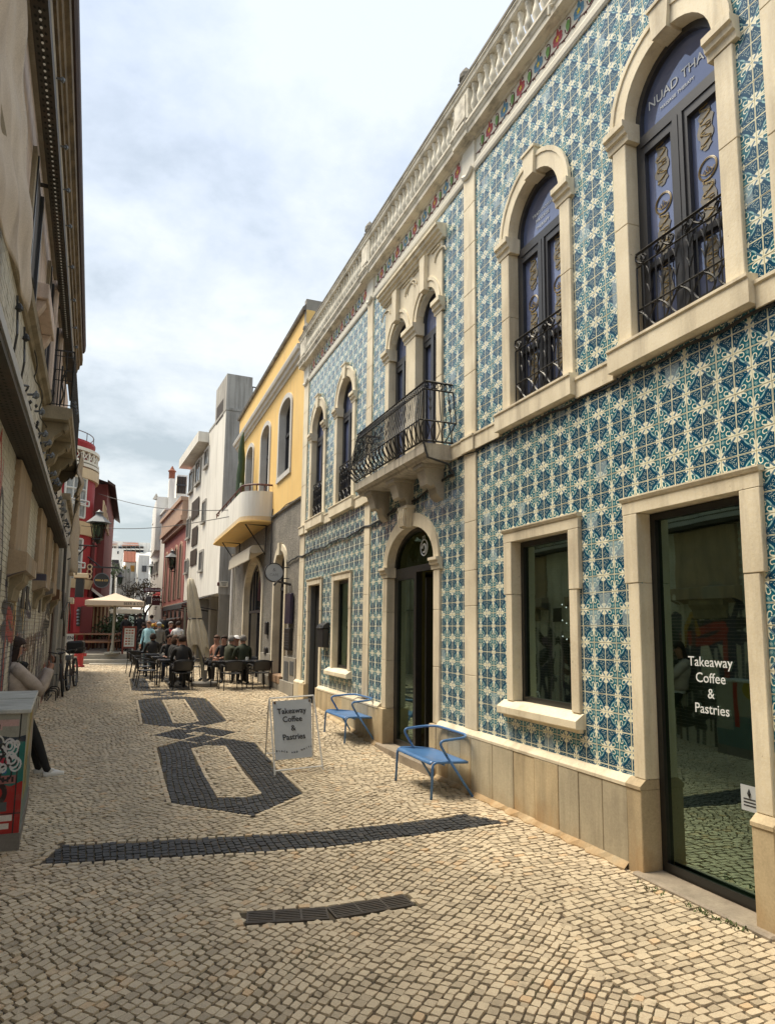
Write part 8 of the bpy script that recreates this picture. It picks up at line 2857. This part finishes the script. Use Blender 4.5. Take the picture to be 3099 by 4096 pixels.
# ---- the woman taking a picture against the left wall
# leaning back; faces +x (away from the wall), arms raised holding a phone
wj = dict(pelvis=(0, .02, .83), belly=(0, -.05, .97), chest=(0, -.10, 1.12), upchest=(0, -.11, 1.25), neck=(0, -.085, 1.345), skull=(0, -.05, 1.435), crown=(0, -.045, 1.53),
          hipL=(.085, .03, .80), hipR=(-.085, .03, .80), kneeL=(.09, .22, .44), kneeR=(-.07, .20, .44), ankL=(.10, .36, .07), ankR=(-.10, .30, .07), toeL=(.11, .50, .035), toeR=(-.11, .44, .035),
          shL=(.165, -.09, 1.27), shR=(-.165, -.09, 1.27), elL=(.17, .21, 1.00), elR=(-.19, .22, 1.00), wrL=(.07, .31, 1.24), wrR=(-.08, .33, 1.24), palmL=(.05, .335, 1.305), palmR=(-.055, .35, 1.30))
wx, wy = -1.02, 9.02
wt_, WJ, whp = person('woman in beige jacket and black trousers leaning on the graffiti wall holding a phone', (wx, wy, 0), R_(-90+16), wj, pm('beige_jacket', (.46, .385, .33)), pm('black_trousers', (.012, .012, .014)), (.025, .012, .008), shoe=(.55, .54, .50), scale=1.0, hair_len=.27, detail=2, fingers=True, vol=1.22)
# open jacket front, dark scarf, white hem, shoes, bag and phone
p = MB()
p.tube([(.10, .04, 1.30), (.02, .03, 1.24), (-.08, .04, 1.30)], .035, 8); p.tube([(.04, .035, 1.25), (.03, .06, 1.10), (.02, .05, .98)], [.04, .055, .05], 8)
p.build('scarf', black, wt_, world=False, smooth=True)
p = MB(); V = []
n = 20
for z, rx, ry, cy in ((.93, .155, .135, -.02), (.80, .165, .145, .02), (.775, .172, .152, .025)):
    for i in range(n): a = 2*math.pi*i/n; V.append((rx*math.cos(a), cy+ry*math.sin(a), z+(.012*math.sin(a*5) if z < .78 else 0)))
p.poly(V, [(k*n+i, k*n+(i+1) % n, (k+1)*n+(i+1) % n, (k+1)*n+i) for k in range(2) for i in range(n)])
p.build('shirt_hem', white_, wt_, world=False, smooth=True)
p = MB(); V = []
for z, rx, ry, cy in ((1.285, .13, .10, -.10), (1.25, .185, .145, -.10), (1.12, .20, .175, -.07), (1.02, .195, .17, -.05), (.97, .185, .165, -.04), (.90, .195, .175, -.02), (.84, .19, .17, .0), (.825, .178, .158, .0)):
    for i in range(n): a = 2*math.pi*i/n; V.append((rx*math.cos(a)*(1+.02*math.sin(a*7+z*9)), cy+ry*math.sin(a), z))
p.poly(V, [(k*n+i, k*n+(i+1) % n, (k+1)*n+(i+1) % n, (k+1)*n+i) for k in range(7) for i in range(n) if not (3 < i < 6)])
for s_ in 'LR':
    a, b, c = WJ['sh'+s_], WJ['el'+s_], WJ['wr'+s_]
    sl = [a+Vector((0, 0, .01)), a.lerp(b, .2), a.lerp(b, .4), a.lerp(b, .6), a.lerp(b, .8), b, b.lerp(c, .2), b.lerp(c, .4), b.lerp(c, .6), b.lerp(c, .8), b.lerp(c, .95)]
    p.tube(sl, [.070, .080, .074, .078, .070, .072, .062, .064, .055, .056, .050], 10)
p.build('jacket', pm('beige_jacket', (.46, .385, .33)), wt_, world=False, smooth=True, recalc=False).modifiers.new('t', 'SOLIDIFY').thickness = .01
p = MB()
for s_ in (-1, 1):
    a = Vector(WJ['ankL' if s_ > 0 else 'ankR']); b = Vector(WJ['toeL' if s_ > 0 else 'toeR'])
    p.tube([a+Vector((0, -.05, -.03)), a.lerp(b, .5)+Vector((0, 0, -.005)), b+Vector((0, .03, 0))], [.042, .044, .03], 8)
p.build('shoe', M['white_paint'], wt_, world=False, smooth=True)
p = MB(); p.bbox(-.20, -.06, .06, .18, .92, 1.12, b=.03); p.tube([(-.16, .10, 1.10), (-.05, .06, 1.3), (.10, -.05, 1.33)], .012, 5)
ob_ = p.build('shoulder_bag', dgreen, wt_, world=False)
ph_ = thing('phone', 'dark phone held up in the hands of the woman by the left wall', 'phone', (wx+.35, wy+.11, 1.345), R_(-74))
p = MB(); p.bbox(-.075, .075, -.005, .005, -.038, .038, b=.003); p.build('case', M['black_plastic'], ph_, world=False)
# ---- cafe guests
def ppos(px, py_head, Y, zh):
    return at(px, py_head, Y)
def seated(label, px, Y, rz, top, legs, hair, **k):
    q = at(px, 2560, Y)
    return person(label, (q.x, Y, gz(Y)-.02), R_(rz), k.pop('j', SIT), top, legs, hair, scale=k.pop('scale', .98), **k)
def standing(label, px, Y, rz, top, legs, hair, z=None, **k):
    q = at(px, 2500, Y)
    return person(label, (q.x, Y, gz(Y) if z is None else z), R_(rz), k.pop('j', STAND), top, legs, hair, scale=k.pop('scale', .98), **k)
HB = (.03, .018, .012); HG = (.22, .21, .20); HL = (.22, .13, .08)
seated('person in a black coat sitting back to the viewer at the first small table', 731, 17.1, 2, black, black, HB, scale=1.0)
seated('man with short dark hair in black, head bowed, at the first small table', 722, 18.6, 165, black, navy_, HB)
seated('woman in sunglasses with dark hair facing the viewer', 680, 19.7, 175, black, navy_, HB, hair_len=.12)
seated('brown-haired woman in dark clothes beside the woman in sunglasses', 699, 18.9, -80, black, black, (.09, .045, .025), hair_len=.15)
seated('person in a black coat with a pale scarf seated at the farthest left table', 613, 22.6, 8, black, black, HB, hair_len=.1)
standing('woman in a light blue jumper standing beside the left tables', 597, 24.8, 150, lblue, teal2, HL, scale=.95)
standing('person in a grey coat and grey cap among the left tables', 638, 25.2, 20, grey_, black, HG, cap=(.28, .33, .38), scale=.93)
standing('older man in black with a bright red scarf', 684, 25.4, 200, black, black, HG, scale=.95)
standing('person in a white t-shirt with dark hair turned away', 714, 23.6, -20, white_, jeans, HB, sleeves=False, scale=.95)
standing('dark-clothed man walking near the pink building wall', 659, 33.0, 170, black, black, HB, scale=.95, z=.68)
standing('person in a pale lilac shirt at the back of the terrace', 606, 33.5, 0, pm('lilac', (.45, .42, .46)), black, HB, z=.68, scale=.95)
standing('tall person in black in the middle of the terrace crowd', 560, 32.8, 5, black, black, HB, z=.68)
standing('person in black just left of the terrace crowd', 503, 32.0, 30, black, navy_, HB, z=.68, scale=.93)
seated('woman in a peach top seated by the white building awning', 870, 19.6, 130, peach, black, (.12, .07, .05))
seated('person in black leaning on the table next to the woman in peach', 899, 19.0, 150, black, black, HB)
seated('grey-haired man in a dark green jacket at the near long table', 925, 18.4, -60, olive, grey_, HG)
seated('man in a white baseball cap and dark jacket', 944, 18.7, 200, navy_, black, None, cap=(.78, .78, .80))
seated('grey-haired man seen from behind at the right end of the near table', 974, 18.0, 8, dgreen, black, HG, scale=1.0)
# red scarf
sc_ = [o for o in SC.objects if o.get('label', '').startswith('older man in black')][0]
p = MB(); p.tube([(.07, .06, 1.42*.95), (.04, .13, 1.30*.95), (.03, .14, 1.05*.95)], .03, 6); p.tube([(-.07, .06, 1.42*.95), (.02, .12, 1.33*.95)], .03, 6); p.build('scarf', flat('scarf_red', (.5, .03, .04), .8), sc_, world=False)
for (px, Y, lb_) in ((520, 34.0, 'terrace guest seated left of the tall person in black'), (541, 33.2, 'terrace guest seated behind the photo menu stand'), (575, 31.4, 'terrace guest seated right of the tall person in black')):
    q = at(px, 2540, Y)
    person(lb_, (q.x, Y, .68), R_(10*((px*7) % 9)), SIT, black if px % 2 else navy_, black, HB, scale=.98)
    cafe_chair((q.x, Y-.05, .68), R_(10*((px*7) % 9)), 'black chair of the '+lb_.replace('seated ', ''), ch0)
st_ = thing('fruit_stand', 'low stand with bright orange and yellow items between the terrace crowd and pink wall', 'stand', (at(625, 2500, 31).x, 31, .5))
c = at(627, 2500, 31)
p = MB(); p.box(c.x-.35, c.x+.35, 30.8, 31.2, .4, c.z-.12); p.build('table', M['wood_dark'], st_)
for k in range(14):
    rr = random.Random(k); p = MB(); x, y, z = c.x+rr.uniform(-.3, .3), 31+rr.uniform(-.15, .15), c.z-.06+rr.uniform(0, .12)
    p.lathe([(.01, -.06), (.05, -.03), (.05, .03), (.01, .06)], (x, y, z), 7); p.build('fruit', flat('orange_fruit', (.6, .25, .04), .5) if k % 2 else flat('yellow_fruit', (.7, .5, .08), .5), st_)
# cups and glasses on the tables
def cup(label, x, y, z):
    p = MB(); p.lathe([(.025, 0), (.035, .01), (.038, .08), (.034, .08), (.030, .015)], (x, y, z), 10)
    tag(p.build('cup', M['white_paint']), label, 'cup', 'white cups on the cafe tables')
cup('white cup on the near long table', 3.05, 17.3, gz(17.3)+.65)
cup('white cup on the first small table', 1.35, 17.9, gz(17.9)+.65)
cup('white cup on the second small table', 1.2, 19.55, gz(19.6)+.65)
